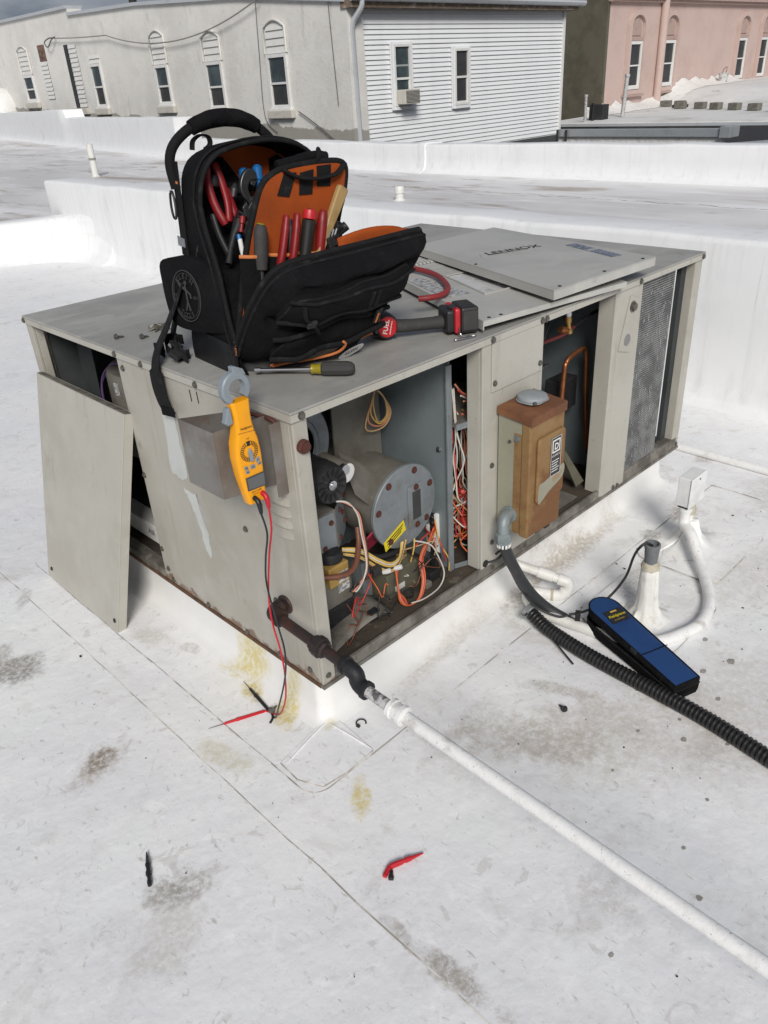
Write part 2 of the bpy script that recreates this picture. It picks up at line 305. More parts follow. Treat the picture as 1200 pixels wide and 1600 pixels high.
mat('red_grip', (.24, .010, .013), .45, 0, [((.14, .008, .010), 26, .45, .7, .6), ((.45, .08, .07), 80, .64, .8, .4)], [(70, .15, .001)], .5)
mat('red_plastic', (.50, .018, .026), .4, 0, [((.36, .016, .022), 30, .5, .7, .5)], (), .5)
mat('red_hose', (.26, .03, .03), .5, 0, [((.22, .03, .03), 20, .45, .7, .6)], (), .4)
mat('black_plastic', (.02, .02, .021), .5, 0, [((.05, .048, .046), 26, .5, .75, .5)], [(300, .1, .0006)], .45)
mat('dark_rubber', (.045, .044, .043), .75, 0, [((.08, .078, .074), 30, .5, .75, .6)], [(200, .3, .001)], .35)
mat('blue_plastic', (.01, .13, .38), .4, 0, [((.008, .09, .28), 30, .5, .7, .5)], (), .5)
mat('amber', (.36, .29, .02), .25, 0, [((.26, .21, .015), 40, .5, .7, .5)], (), .5, trans=.25)
mat('wood', (.38, .25, .10), .6, 0, [((.22, .13, .05), 20, .45, .68, .8, (1, 1, .2)), ((.46, .33, .16), 40, .5, .7, .5)], [(60, .3, .001)])
mat('meter_yellow', (.86, .36, .004), .38, 0, [((.78, .32, .006), 30, .5, .7, .4)], (), .45)
mat('meter_grey', (.23, .27, .30), .45, 0, [((.18, .21, .235), 40, .5, .7, .5)], (), .45)
mat('meter_dark', (.05, .055, .06), .4)
mat('lcd', (.115, .12, .118), .25, 0, (), (), .5)
mat('black_ink', (.012, .012, .013), .6)
mat('white_ink', (.75, .74, .7), .6)
mat('label_black', (.02, .02, .022), .4, 0, [((.07, .05, .04), 60, .55, .75, .5)])
mat('label_white', (.62, .62, .60), .55, 0, [((.4, .4, .39), 60, .5, .75, .6)])
mat('label_print', (.55, .56, .55), .55, 0, [((.16, .16, .17), 120, .44, .54, .85, (.5, 1.6, 1))])
mat('label_blue', (.10, .12, .18), .5, 0, [((.42, .43, .46), 160, .48, .58, .8, (1.4, .6, 1))])
mat('plate_grey', (.20, .20, .195), .5)
mat('label_yellow', (.68, .55, .02), .5, 0, [((.4, .3, .02), 60, .6, .8, .5)])
mat('foil', (.74, .74, .74), .4, .3, [((.35, .34, .32), 26, .5, .7, .7), ((.2, .19, .17), 90, .64, .78, .7)], [(40, .5, .004)])
mat('tape_scar', (.56, .58, .56), .5, .1, [((.47, .48, .46), 14, .45, .7, .6), ((.34, .30, .24), 40, .62, .8, .5)], [(40, .2, .001)])
mat('pouch_blue', (.016, .055, .17), .8, 0, [((.012, .04, .13), 12, .45, .7, .6), ((.04, .08, .2), 60, .6, .78, .4)], [(700, .4, .0006), (14, .3, .004)], .25)
mat('khaki', (.12, .115, .08), .6, 0, [((.07, .066, .05), 16, .45, .7, .7)])
mat('solenoid', (.36, .23, .06), .55, 0, [((.24, .15, .05), 24, .45, .7, .6)])
mat('cardboard', (.34, .22, .12), .8)
mat('cloth_red', (.33, .02, .05), .75, 0, [((.2, .015, .03), 20, .45, .7, .7)])
mat('cloth_red_dark', (.12, .02, .02), .8)
for _n, _c in dict(w_white=(.55, .53, .48), w_red=(.42, .035, .03), w_orange=(.55, .11, .03), w_salmon=(.55, .22, .14), w_yellow=(.58, .38, .08), w_brown=(.16, .06, .035), w_black=(.015, .015, .016),
                   w_green=(.02, .13, .07), w_purple=(.10, .06, .17), w_tan=(.5, .33, .16), w_blue=(.05, .06, .2), w_grey=(.3, .32, .34)).items():
    mat(_n, _c, .5, 0, [(tuple(.55 * q for q in _c), 40, .5, .72, .6)])
mat('lead_red', (.50, .012, .022), .4); mat('lead_black', (.013, .013, .014), .4)
# buildings
def stucco_hook(t, n, L, tx, cur, b):
    # bare render below a ragged line where the paint stops
    sx = n.new('ShaderNodeSeparateXYZ'); L(tx.outputs['Object'], sx.inputs[0])
    nz = n.new('ShaderNodeTexNoise'); nz.inputs['Scale'].default_value = 1.3; nz.inputs['Detail'].default_value = 8; nz.inputs['Roughness'].default_value = .65; L(tx.outputs['Object'], nz.inputs['Vector'])
    a = n.new('ShaderNodeMath'); a.operation = 'MULTIPLY_ADD'; a.inputs[1].default_value = -.045; L(sx.outputs['Y'], a.inputs[0]); L(sx.outputs['Z'], a.inputs[2])
    c = n.new('ShaderNodeMath'); c.operation = 'MULTIPLY_ADD'; c.inputs[1].default_value = -.55; L(nz.outputs['Fac'], c.inputs[0]); L(a.outputs[0], c.inputs[2])
    r = n.new('ShaderNodeMapRange'); r.inputs['From Min'].default_value = -.565; r.inputs['From Max'].default_value = -.585; L(c.outputs[0], r.inputs['Value'])
    g = n.new('ShaderNodeMix'); g.data_type = 'RGBA'; g.inputs['A'].default_value = (.30, .29, .265, 1); g.inputs['B'].default_value = (.40, .385, .35, 1)
    n2 = n.new('ShaderNodeTexNoise'); n2.inputs['Scale'].default_value = 3; n2.inputs['Detail'].default_value = 8; L(tx.outputs['Object'], n2.inputs['Vector']); L(n2.outputs['Fac'], g.inputs['Factor'])
    x = n.new('ShaderNodeMix'); x.data_type = 'RGBA'; L(r.outputs['Result'], x.inputs['Factor']); L(cur, x.inputs['A']); L(g.outputs['Result'], x.inputs['B'])
    return x.outputs['Result']
mat('stucco', (.74, .73, .70), .85, 0, [((.63, .62, .59), .8, .4, .66, .8), ((.80, .79, .76), 2.2, .5, .7, .5), ((.47, .455, .43), 4.5, .56, .76, .6, (1, 1, .3)), ((.54, .52, .49), 7, .55, .7, .4, None, 10, .8), ((.40, .38, .34), 1.6, .64, .78, .4, (1, 3, .25))], [(12, .35, .02), (70, .3, .005)], .2, hook=stucco_hook)
mat('stucco_side', (.40, .385, .35), .9)
mat('siding', (.80, .82, .84), .5, 0, [((.70, .72, .74), 2, .45, .7, .5), ((.45, .45, .44), 7, .62, .8, .4, (.3, 1, 1))], (), .35)
mat('white_trim', (.74, .74, .73), .5, 0, [((.58, .57, .54), 5, .5, .72, .5)], (), .35)
mat('white_slat', (.70, .70, .68), .55, 0, [((.52, .51, .48), 4, .48, .72, .5)], (), .35)
mat('window_glass', (.035, .05, .055), .08, 0, [((.09, .12, .13), 1.2, .4, .65, .8)], (), .6)
mat('screen_glass', (.035, .037, .04), .35, 0, [((.055, .055, .055), 3, .4, .65, .8)], (), .4)
mat('blind', (.35, .37, .37), .6)
mat('ledge_stone', (.56, .54, .49), .85, 0, [((.4, .38, .34), 6, .5, .7, .6)], [(30, .4, .01)])
mat('eave_rot', (.20, .15, .11), .9, 0, [((.45, .40, .35), 8, .5, .62, .8), ((.06, .045, .035), 14, .55, .7, .8)], [(20, .6, .02)])
mat('gutter', (.55, .58, .61), .45, .2, [((.42, .44, .46), 3, .5, .72, .5)])
mat('tar', (.022, .022, .024), .75, 0, [((.06, .06, .06), 2, .5, .72, .6)], [(14, .4, .02)])
mat('pink_stucco', (.56, .435, .395), .85, 0, [((.49, .37, .335), .9, .4, .66, .7), ((.60, .48, .44), 3, .52, .72, .5), ((.30, .20, .175), 5, .64, .8, .5, (1, 1, .3))], [(12, .35, .02)], .2)
mat('pink_dark', (.42, .31, .275), .85, 0, [((.26, .16, .14), 5, .5, .72, .6)])
mat('dark_render', (.135, .125, .095), .9, 0, [((.09, .085, .065), 1.4, .42, .66, .8), ((.18, .17, .14), 4, .55, .75, .5)], [(14, .35, .02)], .2)  # dark grey with the end wall's shadow put into the colour
mat('low_roof', (.72, .72, .71), .7, 0, [((.52, .51, .48), .5, .45, .66, .7), ((.82, .82, .81), .9, .52, .7, .7), ((.16, .15, .14), 1.4, .62, .70, .85, None, 8, .8)], [(6, .3, .03)], .3)
mat('concrete_block', (.20, .19, .165), .9, 0, [((.11, .105, .09), 6, .42, .66, .8)], [(40, .5, .01)], .2)
mat('mastic', (.78, .77, .75), .7, 0, [((.55, .53, .5), 6, .5, .7, .6)], [(8, .8, .05)])
mat('aluminium', (.48, .51, .53), .4, .5, [((.36, .38, .39), 4, .45, .7, .6)])
mat('bucket', (.55, .56, .55), .5, 0, [((.25, .26, .27), 9, .5, .6, .8)])
mat('cable', (.09, .088, .085), .6); mat('cable_light', (.30, .29, .27), .6)
mat('brick_hole', (.2, .12, .09), .9, 0, [((.06, .04, .035), 9, .45, .6, .9), ((.4, .33, .26), 14, .55, .7, .7)], [(14, .8, .05)])
mat('asphalt', (.05, .05, .05), .9, 0, [((.08, .08, .078), .4, .4, .7, .6)])
mat('ac_body', (.56, .54, .48), .5, 0, [((.38, .34, .28), 8, .52, .7, .6)])
mat('ac_grille', (.10, .10, .10), .6)
# ================================================================== SETTING
ZR = -.17
g = G(); g.poly([(-900, -900, -9), (900, -900, -9), (900, 900, -9), (-900, 900, -9)])
obj('ground', g, 'asphalt', kind='structure')
# near roof: a slab with lapped membrane sheets as its pieces
g = G(); g.slab([(-7, -7, ZR), (2.75, -7, ZR), (2.92, 7.72, ZR), (-7, 14.6, ZR)], (0, 0, -.6))
roof = obj('roof', g, 'membrane', kind='structure')
def edge_path(pts, wob=.003, step=.12):
    out = []
    for i in range(len(pts)):
        a, b = V(pts[i]), V(pts[(i+1) % len(pts)]); n = max(1, int((b-a).length/step))
        d = (b-a).normalized(); s = V((-d.y, d.x, 0))
        for k in range(n): out.append(a + (b-a)*k/n + (s*random.uniform(-wob, wob) if k else s*0))
    return out
def sheet(pts, z, m='membrane', wob=.003, dirt=True, par=None, th=.0035):
    P = edge_path([(x, y, z - th) for x, y in pts], wob)
    g = G(); g.slab(P, (0, 0, th)); o = obj('membrane_sheet', g, m, par or roof)
    if dirt:
        q = P + [P[0]]; g = G()
        for i in range(len(q)-1):
            a, b = q[i], q[i+1]
            pass
            d = (b-a).normalized(); s = V((d.y, -d.x, 0)); w = random.uniform(.0012, .0032)
            up0, dn = V((0, 0, th*.92)), V((0, 0, .0004)); a_, b_ = a + s*.0003, b + s*.0003
            g.add([a_ + up0, a + s*w + dn, b + s*w + dn, b_ + up0], [(0, 1, 2, 3)])
        obj('seam', g, 'seam_dirt', o)
    return o
def rrect(x0, x1, y0, y1, r, n=6):
    out = []
    for cx, cy, a0 in ((x1-r, y1-r, 0), (x0+r, y1-r, 90), (x0+r, y0+r, 180), (x1-r, y0+r, 270)):
        for k in range(n+1): a = R(a0 + 90*k/n); out.append((cx + r*math.cos(a), cy + r*math.sin(a)))
    return out
# the sheet edge 0.28 m in front of the unit, then the flange of the kerb flashing and its patches
sheet([(-.28, -6.9), (2.74, -6.9), (2.9, 7.6), (-.285, 9.8)], ZR+.0035)
sheet([(-1.9, -6.9), (-1.905, 10.9), (-3.6, 12), (-3.6, -6.9)], ZR+.0035)
sheet(rrect(-.17, 2.04, -.135, 1.53, .05), ZR+.007, 'membrane', .002)
sheet([(.05, .05), (-.155, .015), (-.16, -.06), (-.132, -.125), (-.06, -.135), (.035, -.131)], ZR+.0105, 'membrane', .001)
sheet(rrect(.86, 1.22, -.52, -.20, .06), ZR+.0095, 'membrane', .002)
sheet(rrect(1.30, 1.72, -.46, -.16, .05), ZR+.0098, 'membrane', .002)
sheet([(1.95, -6.9), (2.72, -6.9), (2.80, 1.0), (1.98, 1.0)], ZR+.0072, 'membrane', .003)
# two welded ribs at the outside corner
for a, b in (((.022, .035), (-.15, .0)), ((.02, .02), (.035, -.128))):
    g = G(); g.tube(cr([(a[0], a[1], ZR+.012), ((a[0]+b[0])/2, (a[1]+b[1])/2, ZR+.013), (b[0], b[1], ZR+.009)], 5), .0022, 6)
    obj('flashing_rib', g, 'membrane', roof, smooth=60)

# far roof behind the dividing wall
g = G(); n = 26; pts = [(2.9, -8), (8.2, -8), (8.3, 14.6), (14, 42), (-14, 42), (-14, 19.5), (2.6, 8.15), (3.0, 8.1), (3.15, 7.7)]
g.slab([(x, y, .2) for x, y in pts], (0, 0, -.35)); far = obj('far_roof', g, 'far_membrane', kind='structure')
for q, z in (([(3.3, -8), (4.6, -8), (4.9, 9), (3.6, 9)], .204), ([(6.2, -8), (7.7, -8), (7.7, 14), (6.6, 14)], .204), ([(3.4, 9.2), (6.2, 13), (7.6, 26), (2, 26)], .2045)):
    sheet(q, z, 'far_membrane', .05, par=far)

# ------------------------------------------------------------------ walls round the roof
def wall_loft(name, path, z0, ztop, th, m, label, cat='wall', cant=.09, rnd=.03, wob=.006, step=.35, flip=1, group=None):
    """membrane-covered wall: path of (x, y); outward face on the left of the path when flip=1"""
    P = []; tops = []
    for i in range(len(path)-1):
        a, b = V((*path[i], 0)), V((*path[i+1], 0)); k = max(1, int((b-a).length/step))
        for j in range(k): P.append(a + (b-a)*j/k); tops.append(ztop[i] + (ztop[i+1]-ztop[i])*j/k)
    P.append(V((*path[-1], 0))); tops.append(ztop[-1]); rings = []
    for i, p in enumerate(P):
        d = (P[min(i+1, len(P)-1)] - P[max(i-1, 0)]).normalized(); s = V((-d.y, d.x, 0))*flip; zt = tops[i] + random.uniform(-wob, wob)
        prof = [(cant, 0), (cant*.45, cant*.22), (cant*.14, cant*.6), (0, cant*1.3), (random.uniform(-wob, wob), (zt-z0)*.55), (0, zt-z0-rnd), (-rnd*.3, zt-z0-rnd*.3), (-rnd, zt-z0), (-th, zt-z0-.01), (-th-.01, 0)]
        rings.append([p + s*o + V((0, 0, z0+h)) for o, h in prof])
    g = G(); g.loft(rings if flip < 0 else [r[::-1] for r in rings]); return obj(name, g, m, smooth=50, label=label, cat=cat, group=group)
wall_loft('dividing_wall', [(2.62, -7), (2.79, -.035), (2.917, 5.5), (2.985, 8.15)], ZR, [.68, .64, .605, .595], .33, 'wall_membrane', 'tall white membrane wall dividing the two roofs behind the unit', flip=1)
wall_loft('low_roof_kerb', [(2.965, 6.75), (2.955, 7.05), (2.90, 7.32), (2.78, 7.55), (2.58, 7.73), (2.2, 7.95), (-3, 11.2), (-7, 14)], ZR, [.33, .31, .285, .265, .25, .24, .22, .2], .35, 'wall_membrane', 'low white rounded kerb running left from the end of the dividing wall', 'kerb', cant=.2, rnd=.08, flip=1, wob=.008, step=.2)
w = wall_loft('far_parapet', [(7.85, -8), (7.75, 3), (7.7, 6.8), (8.3, 14.3)], .2, [.60, .58, .565, .56], .35, 'wall_membrane', 'long low white parapet along the far roof in front of the siding house', 'parapet', cant=.12, rnd=.03, flip=1, wob=.01)
fold = wall_loft('membrane_fold', [(7.688, 6.66), (7.690, 6.74), (7.693, 6.78)], .2, [.578, .580, .576], .36, 'wall_membrane', None, None, cant=.13, rnd=.03, flip=1, wob=.002, step=.03); attach(fold, w)
wall_loft('stepped_parapet', [(8.36, 14.1), (10.05, 22.6), (10.06, 22.7), (12.6, 35.5)], .2, [.925, .93, 1.13, 1.07], .55, 'wall_membrane', 'white parapet stepping up to the left in front of the stucco building', 'parapet', cant=.16, rnd=.02, flip=1, wob=.012, step=.7)
# vents on the far roof
def vent(loc, h, r, label, lean=(0, 0), cap=True):
    t = thing('roof_vent', label, 'vent pipe', loc); x, y, z = loc
    top = V((x+lean[0], y+lean[1], z+h))
    g = G(); g.tube([(x, y, z-.01), (x, y, z+.02), (x+lean[0]*.5, y+lean[1]*.5, z+h*.5), top], [r*1.8, r, r, r], 14); obj('pipe', g, 'pvc', t, smooth=40)
    g = G(); d = (top-V(loc)).normalized()
    if cap: g.lathe(top - d*.07, d, [(0, r*1.04), (0, r*1.2), (.055, r*1.2), (.07, r*1.0), (.072, r*.2)], 14); obj('cap', g, 'pvc', t, smooth=40)
    else: g.lathe(top - d*h*.48, d, [(0, r*1.04), (0, r*1.12), (.03, r*1.12), (.032, r)], 14); obj('collar', g, 'seam_dirt', t, smooth=40)
vent((5.56, 5.09, .2), .145, .045, 'short white capped vent pipe on the far roof right of the backpack')
vent((5.645, 12.36, .2), .50, .055, 'taller white vent pipe on the far roof at left', (0, 0), False)
DM = (13.0, 34.3, 1.05)
t = thing('skylight_dome', 'white rounded dome behind the stepped parapet at the left edge', 'dome', (DM[0], DM[1], .2))
g = G(); g.lathe(DM, (0, 0, 1), [(0, .80), (.05, .80), (.06, .76), (.35, .70), (.6, .56), (.8, .32), (.88, .12), (.90, .02)], 28); obj('dome', g, 'white_trim', t, smooth=50)
g = G(); g.lathe((DM[0], DM[1], .2), (0, 0, 1), [(0, .84), (.80, .84), (.848, .78)], 28); obj('base_ring', g, 'gutter', t, smooth=50)
# ================================================================== BUILDINGS
# ---- white siding house (faces -Y at y = 14)
hs = thing('siding_house', 'two-window white clapboard house with gutter and downspout behind the far parapet', 'house', (13.2, 14, -9))
HX0, HX1, HZ1 = 13.22, 21.9, 2.86
g = G(); g.box(HX0+.02, HX1-.02, 14.03, 22, -9, HZ1+.1); obj('wall', g, 'stucco_side', hs)
zb = HZ1 - .04; me0 = None; pitch = .104; k = 0
g = G(); g.add([(HX0, 14.022, 0), (HX1, 14.022, 0), (HX1, 13.990, -pitch+.004), (HX0, 13.990, -pitch+.004), (HX0, 14.02, -pitch+.004), (HX1, 14.02, -pitch+.004)], [(3, 2, 1, 0), (4, 5, 2, 3), (0, 4, 3), (2, 5, 1)])
first = obj('clapboard', g, 'siding', hs); first.location.z = zb
for k in range(1, 46):
    o = first.copy(); COL.objects.link(o); o.location.z = zb - k*pitch; o.location.y = random.uniform(-.002, .002)
for x, w in ((HX0-.02, .10), (HX1-.07, .09)):
    g = G(); g.box(x, x+w, 13.955, 14.03, -5, HZ1); obj('corner_board', g, 'white_trim', hs, bev=.004)
def sash_window(par, face, a0, a1, z0, z1, depth=.0, glass=('window_glass', 'window_glass'), fw=.055, mid=.5, m='white_trim'):
    """double-hung window; face(a, d, z) maps along-wall, outward distance, height to a point"""
    def bx(mb, p0, p1, d0, d1, q0, q1):
        vs_ = [face(a, d, z) for z in (q0, q1) for d in (d0, d1) for a in (p0, p1)]
        mb.add(vs_, [(0,2,3,1),(4,5,7,6),(0,1,5,4),(2,6,7,3),(0,4,6,2),(1,3,7,5)])
    zm = z0 + (z1-z0)*mid
    g = G()
    bx(g, a0, a0+fw, 0, .06, z0, z1); bx(g, a1-fw, a1, 0, .06, z0, z1); bx(g, a0+fw, a1-fw, 0, .06, z1-fw, z1); bx(g, a0+fw, a1-fw, 0, .06, z0, z0+fw)
    wn = obj('window', g, m, par)
    g = G(); bx(g, a0+fw, a1-fw, .005, .045, zm-.025, zm+.025); bx(g, a0+fw, a0+fw+.03, .005, .035, z0+fw, zm-.025); bx(g, a1-fw-.03, a1-fw, .005, .035, z0+fw, zm-.025); bx(g, a0+fw+.03, a1-fw-.03, .005, .035, z0+fw, z0+fw+.035)
    obj('sash', g, m, wn)
    g = G(); bx(g, a0+fw, a1-fw, -.01, .012, zm+.025, z1-fw); obj('pane', g, glass[0], wn)
    g = G(); bx(g, a0+fw+.03, a1-fw-.03, -.01, .008, z0+fw+.035, zm-.025); obj('pane', g, glass[1], wn)
    return wn, bx
fy = lambda a, d, z: V((a, 13.972-d, z))
w1, bx = sash_window(hs, fy, 14.60, 15.20, .76, 2.09, glass=('window_glass', 'window_glass'), mid=.45)
w2, bx = sash_window(hs, fy, 16.86, 17.44, .66, 1.96, glass=('screen_glass', 'screen_glass'))
for wn, a0, a1, z0, z1 in ((w1, 14.52, 15.28, .68, 2.13), (w2, 16.78, 17.52, .58, 2.0)):
    g = G(); bx(g, a0, a0+.08, -.01, .035, z0, z1); bx(g, a1-.08, a1, -.01, .035, z0, z1); bx(g, a0+.08, a1-.08, -.01, .035, z1-.05, z1); bx(g, a0+.08, a1-.08, -.01, .07, z0, z0+.07); obj('casing', g, 'siding', wn)
g = G(); bx(g, 14.67, 15.13, .013, .02, 1.62, 1.66); obj('blind_rail', g, 'blind', w1)
t = thing('air_conditioner', 'beige window air conditioner in the left window of the siding house', 'air conditioner', (14.9, 13.7, .78))
g = G(); g.box(14.64, 15.17, 13.62, 13.90, .80, 1.12); obj('case', g, 'ac_body', t, bev=.015)
g = G(); g.box(14.67, 15.14, 13.612, 13.62, .83, 1.09); obj('grille', g, 'ac_grille', t)
for k in range(9):
    g = G(); z = .845 + k*.028; g.box(14.67, 15.14, 13.604, 13.612, z, z+.008); obj('grille_bar', g, 'ac_body', t)
g = G(); g.box(14.655, 15.155, 13.9, 13.97, .76, .80); obj('support', g, 'white_trim', t)
# eave, gutter, downspout
g = G(); g.box(HX0-.1, HX1+.3, 13.72, 14.1, HZ1-.05, HZ1+.12); obj('soffit', g, 'eave_rot', hs)
g = G(); prof = [(13.70, HZ1+.20), (13.58, HZ1+.20), (13.56, HZ1+.14), (13.60, HZ1+.08), (13.70, HZ1+.06)]
g.slab([(HX0-.15, y, z) for y, z in prof], (HX1-HX0+.62, .0, -.02)); gt = obj('gutter', g, 'gutter', hs)
g = G(); g.tube(cr([(13.36, 13.64, HZ1+.1), (13.36, 13.66, HZ1-.05), (13.30, 13.86, HZ1-.28), (13.29, 13.93, HZ1-.45)], 5) + [V((13.33, 13.94, .2)), V((13.38, 13.94, -4))], .06, 8); obj('downspout', g, 'gutter', hs, smooth=30)
g = G(); g.slab([(HX0-.1, 13.7, HZ1+.121), (HX1+.4, 13.7, HZ1+.121), (HX1+.4, 22, HZ1+.9), (HX0-.1, 22, HZ1+.9)], (0, 0, .1)); obj('roof', g, 'tar', hs)
g = G(); g.box(15.6, 18.9, 14.4, 14.6, HZ1+.2, HZ1+.75); obj('fascia_panel', g, 'white_trim', hs)

# ---- cream stucco building (faces -X at x = 13.16)
sb = thing('stucco_building', 'long cream stucco building with narrow arched windows and grey unpainted base', 'building', (13.16, 20, -9))
top = [(13.95, 2.93), (18.0, 3.36), (23, 3.66), (27.4, 3.78), (27.41, 3.98), (33.2, 4.0), (45, 4.2)]
g = G(); g.slab([(13.16, 13.95, -9)] + [(13.16, y, z) for y, z in top] + [(13.16, 45, -9)], (.5, 0, 0)); obj('wall', g, 'stucco', sb)
g = G()
for i in range(len(top)-1):
    (ya, za), (yb, zb2) = top[i], top[i+1]
    if yb-ya > .1: g.add([(13.08, ya, za+.002), (13.08, yb, zb2+.002), (13.08, yb, zb2+.09), (13.08, ya, za+.09), (13.7, ya, za+.002), (13.7, yb, zb2+.002), (13.7, yb, zb2+.09), (13.7, ya, za+.09)], [(0,1,2,3)[::-1], (3,2,6,7)[::-1], (0,4,5,1)[::-1], (0,3,7,4)[::-1], (1,5,6,2)[::-1]])
obj('coping', g, 'gutter', sb)
g = G(); g.poly([(13.66, 22.1, 3.3), (26, 22.1, 3.3), (26, 45, 3.9), (13.66, 45, 3.9)]); obj('roof', g, 'tar', sb)
fx = lambda a, d, z: V((13.155-d, a, z))
def arched(a0, a1, zs, zt, za, glass=('window_glass', 'screen_glass'), slats=4, flat=False):
    wn, bx = sash_window(sb, fx, a0, a1, zs, zt, glass=glass, fw=.08, mid=.48)
    g = G(); bx(g, a0-.10, a1+.10, .0, .13, zs-.20, zs-.005); obj('sill', g, 'ledge_stone', wn, bev=.02)
    g = G(); bx(g, a0-.02, a1+.02, .0, .10, zs-.0045, zs+.03); obj('sill_board', g, 'white_trim', wn)
    # boarded head: horizontal slats under a segmental arch
    h = za - zt; n = slats; w = a1-a0
    for k in range(n):
        z0 = zt + .01 + h*k/n; z1 = zt + h*(k+1)/n - .012; zmid = (z0+z1)/2
        fr = (zmid-zt)/h; ins = 0 if fr < .72 or flat else w*.18*((fr-.72)/.28)**1.5
        g = G()
        p = [fx(a0+.03+ins, .0, z1), fx(a1-.03-ins, .0, z1), fx(a1-.03-ins*.6, .03, z0), fx(a0+.03+ins*.6, .03, z0)]
        g.add([*p, fx(a0+.03+ins, -.02, z0), fx(a1-.03-ins, -.02, z0)], [(0, 1, 2, 3), (3, 2, 5, 4), (0, 3, 4), (1, 5, 2)])
        obj('slat', g, 'white_slat', wn)
    if not flat:
        pts = [fx(a0-.02 + (w+.04)*(k/10), .035, zt + h*.86 + .16*math.sin(PI*k/10)) for k in range(11)]
        g = G(); g.tube([pts[0] - V((0, 0, h*.84))] + pts + [pts[-1] - V((0, 0, h*.84))], .03, 6); obj('arch_moulding', g, 'stucco', wn, smooth=60)
arched(16.20, 17.02, .83, 2.08, 2.74)
arched(19.02, 19.84, .88, 2.06, 2.72)
arched(21.78, 22.56, 1.04, 2.12, 2.95, slats=6)
arched(25.85, 26.60, 1.06, 2.35, 2.62, flat=True, slats=2)
arched(31.2, 32.1, 1.36, 2.25, 3.15, slats=6)
# tall slot with boarded strip, boarded niche with a broken head
g = G(); g.add([fx(a, d, z) for z in (1.1, 3.0) for d in (-.02, .015) for a in (27.95, 28.22)], [(0,2,3,1),(4,5,7,6),(0,1,5,4),(2,6,7,3),(0,4,6,2),(1,3,7,5)]); sl = obj('slot_window', g, 'screen_glass', sb)
g = G(); g.add([fx(a, d, z) for z in (.9, 1.09) for d in (0, .12) for a in (27.3, 28.4)], [(0,2,3,1),(4,5,7,6),(0,1,5,4),(2,6,7,3),(0,4,6,2),(1,3,7,5)]); obj('sill', g, 'ledge_stone', sl)
for k in range(14):
    z = 1.12 + k*.135
    g = G(); g.add([fx(27.35, .0, z+.125), fx(27.9, .0, z+.125), fx(27.9, .03, z), fx(27.35, .03, z), fx(27.35, -.02, z), fx(27.9, -.02, z)], [(0, 1, 2, 3), (3, 2, 5, 4)]); obj('slat', g, 'white_slat', sl)
g = G(); g.add([fx(a, d, z) for z in (2.62, 3.12) for d in (-.02, .012) for a in (29.75, 30.3)], [(0,2,3,1),(4,5,7,6),(0,1,5,4),(2,6,7,3),(0,4,6,2),(1,3,7,5)]); nb = obj('broken_head', g, 'brick_hole', sb)
for k in range(9):
    z = 1.43 + k*.132
    g = G(); g.add([fx(29.75, .0, z+.122), fx(30.3, .0, z+.122), fx(30.3, .03, z), fx(29.75, .03, z), fx(29.75, -.02, z), fx(30.3, -.02, z)], [(0, 1, 2, 3), (3, 2, 5, 4)]); obj('slat', g, 'white_slat', nb)
# overhead cables hung on the stucco wall
def sag(a, b, s, n=18): 
    a, b = V(a), V(b); return [a.lerp(b, k/n) - V((0, 0, s*4*(k/n)*(1-k/n))) for k in range(n+1)]
g = G(); g.tube(sag((13.02, 28.4, 3.22), (13.02, 24.9, 3.06), .02), .018, 5)
t = thing('overhead_cable', 'grey service cable sagging across the stucco wall above the arched windows', 'cable', (13.05, 28.4, 3.2)); obj('strand', g, 'cable_light', t)
g = G(); g.tube(sag((13.02, 24.9, 3.06), (13.0, 16.9, 3.28), .52), .018, 5); obj('strand', g, 'cable_light', t)
g = G(); g.tube(cr([(13.1, 28.6, 3.28), (13.0, 28.7, 3.2), (13.0, 29.1, 3.0), (13.0, 29.3, 3.15), (13.02, 28.9, 3.25), (13.02, 28.4, 3.22)], 5), .02, 5); obj('drip_loop', g, 'cable', t)
for pts in ([(13.12, 17.2, 3.3), (13.12, 17.3, 2.0), (13.12, 17.35, .7), (13.12, 16.9, .3)], [(13.12, 14.5, 3.0), (13.12, 14.45, 1.9), (13.12, 14.4, .9)]):
    g = G(); g.tube(cr(pts, 6), .009, 5); obj('wall_cable', g, 'cable', sb)
g = G(); g.tube(cr([(13.1, 15.9, .78), (13.1, 15.2, .45), (13.1, 14.6, .12)], 6), .013, 5); obj('wall_cable', g, 'cable', sb)
g = G(); g.lathe((14.0, 24.6, 3.6), (0, 0, 1), [(0, .12), (.6, .12), (.62, .2), (.72, .2), (.74, .05)], 12)
obj('chimney_flue', g, 'tar', label='small dark capped flue on the roof of the stucco building', cat='flue')

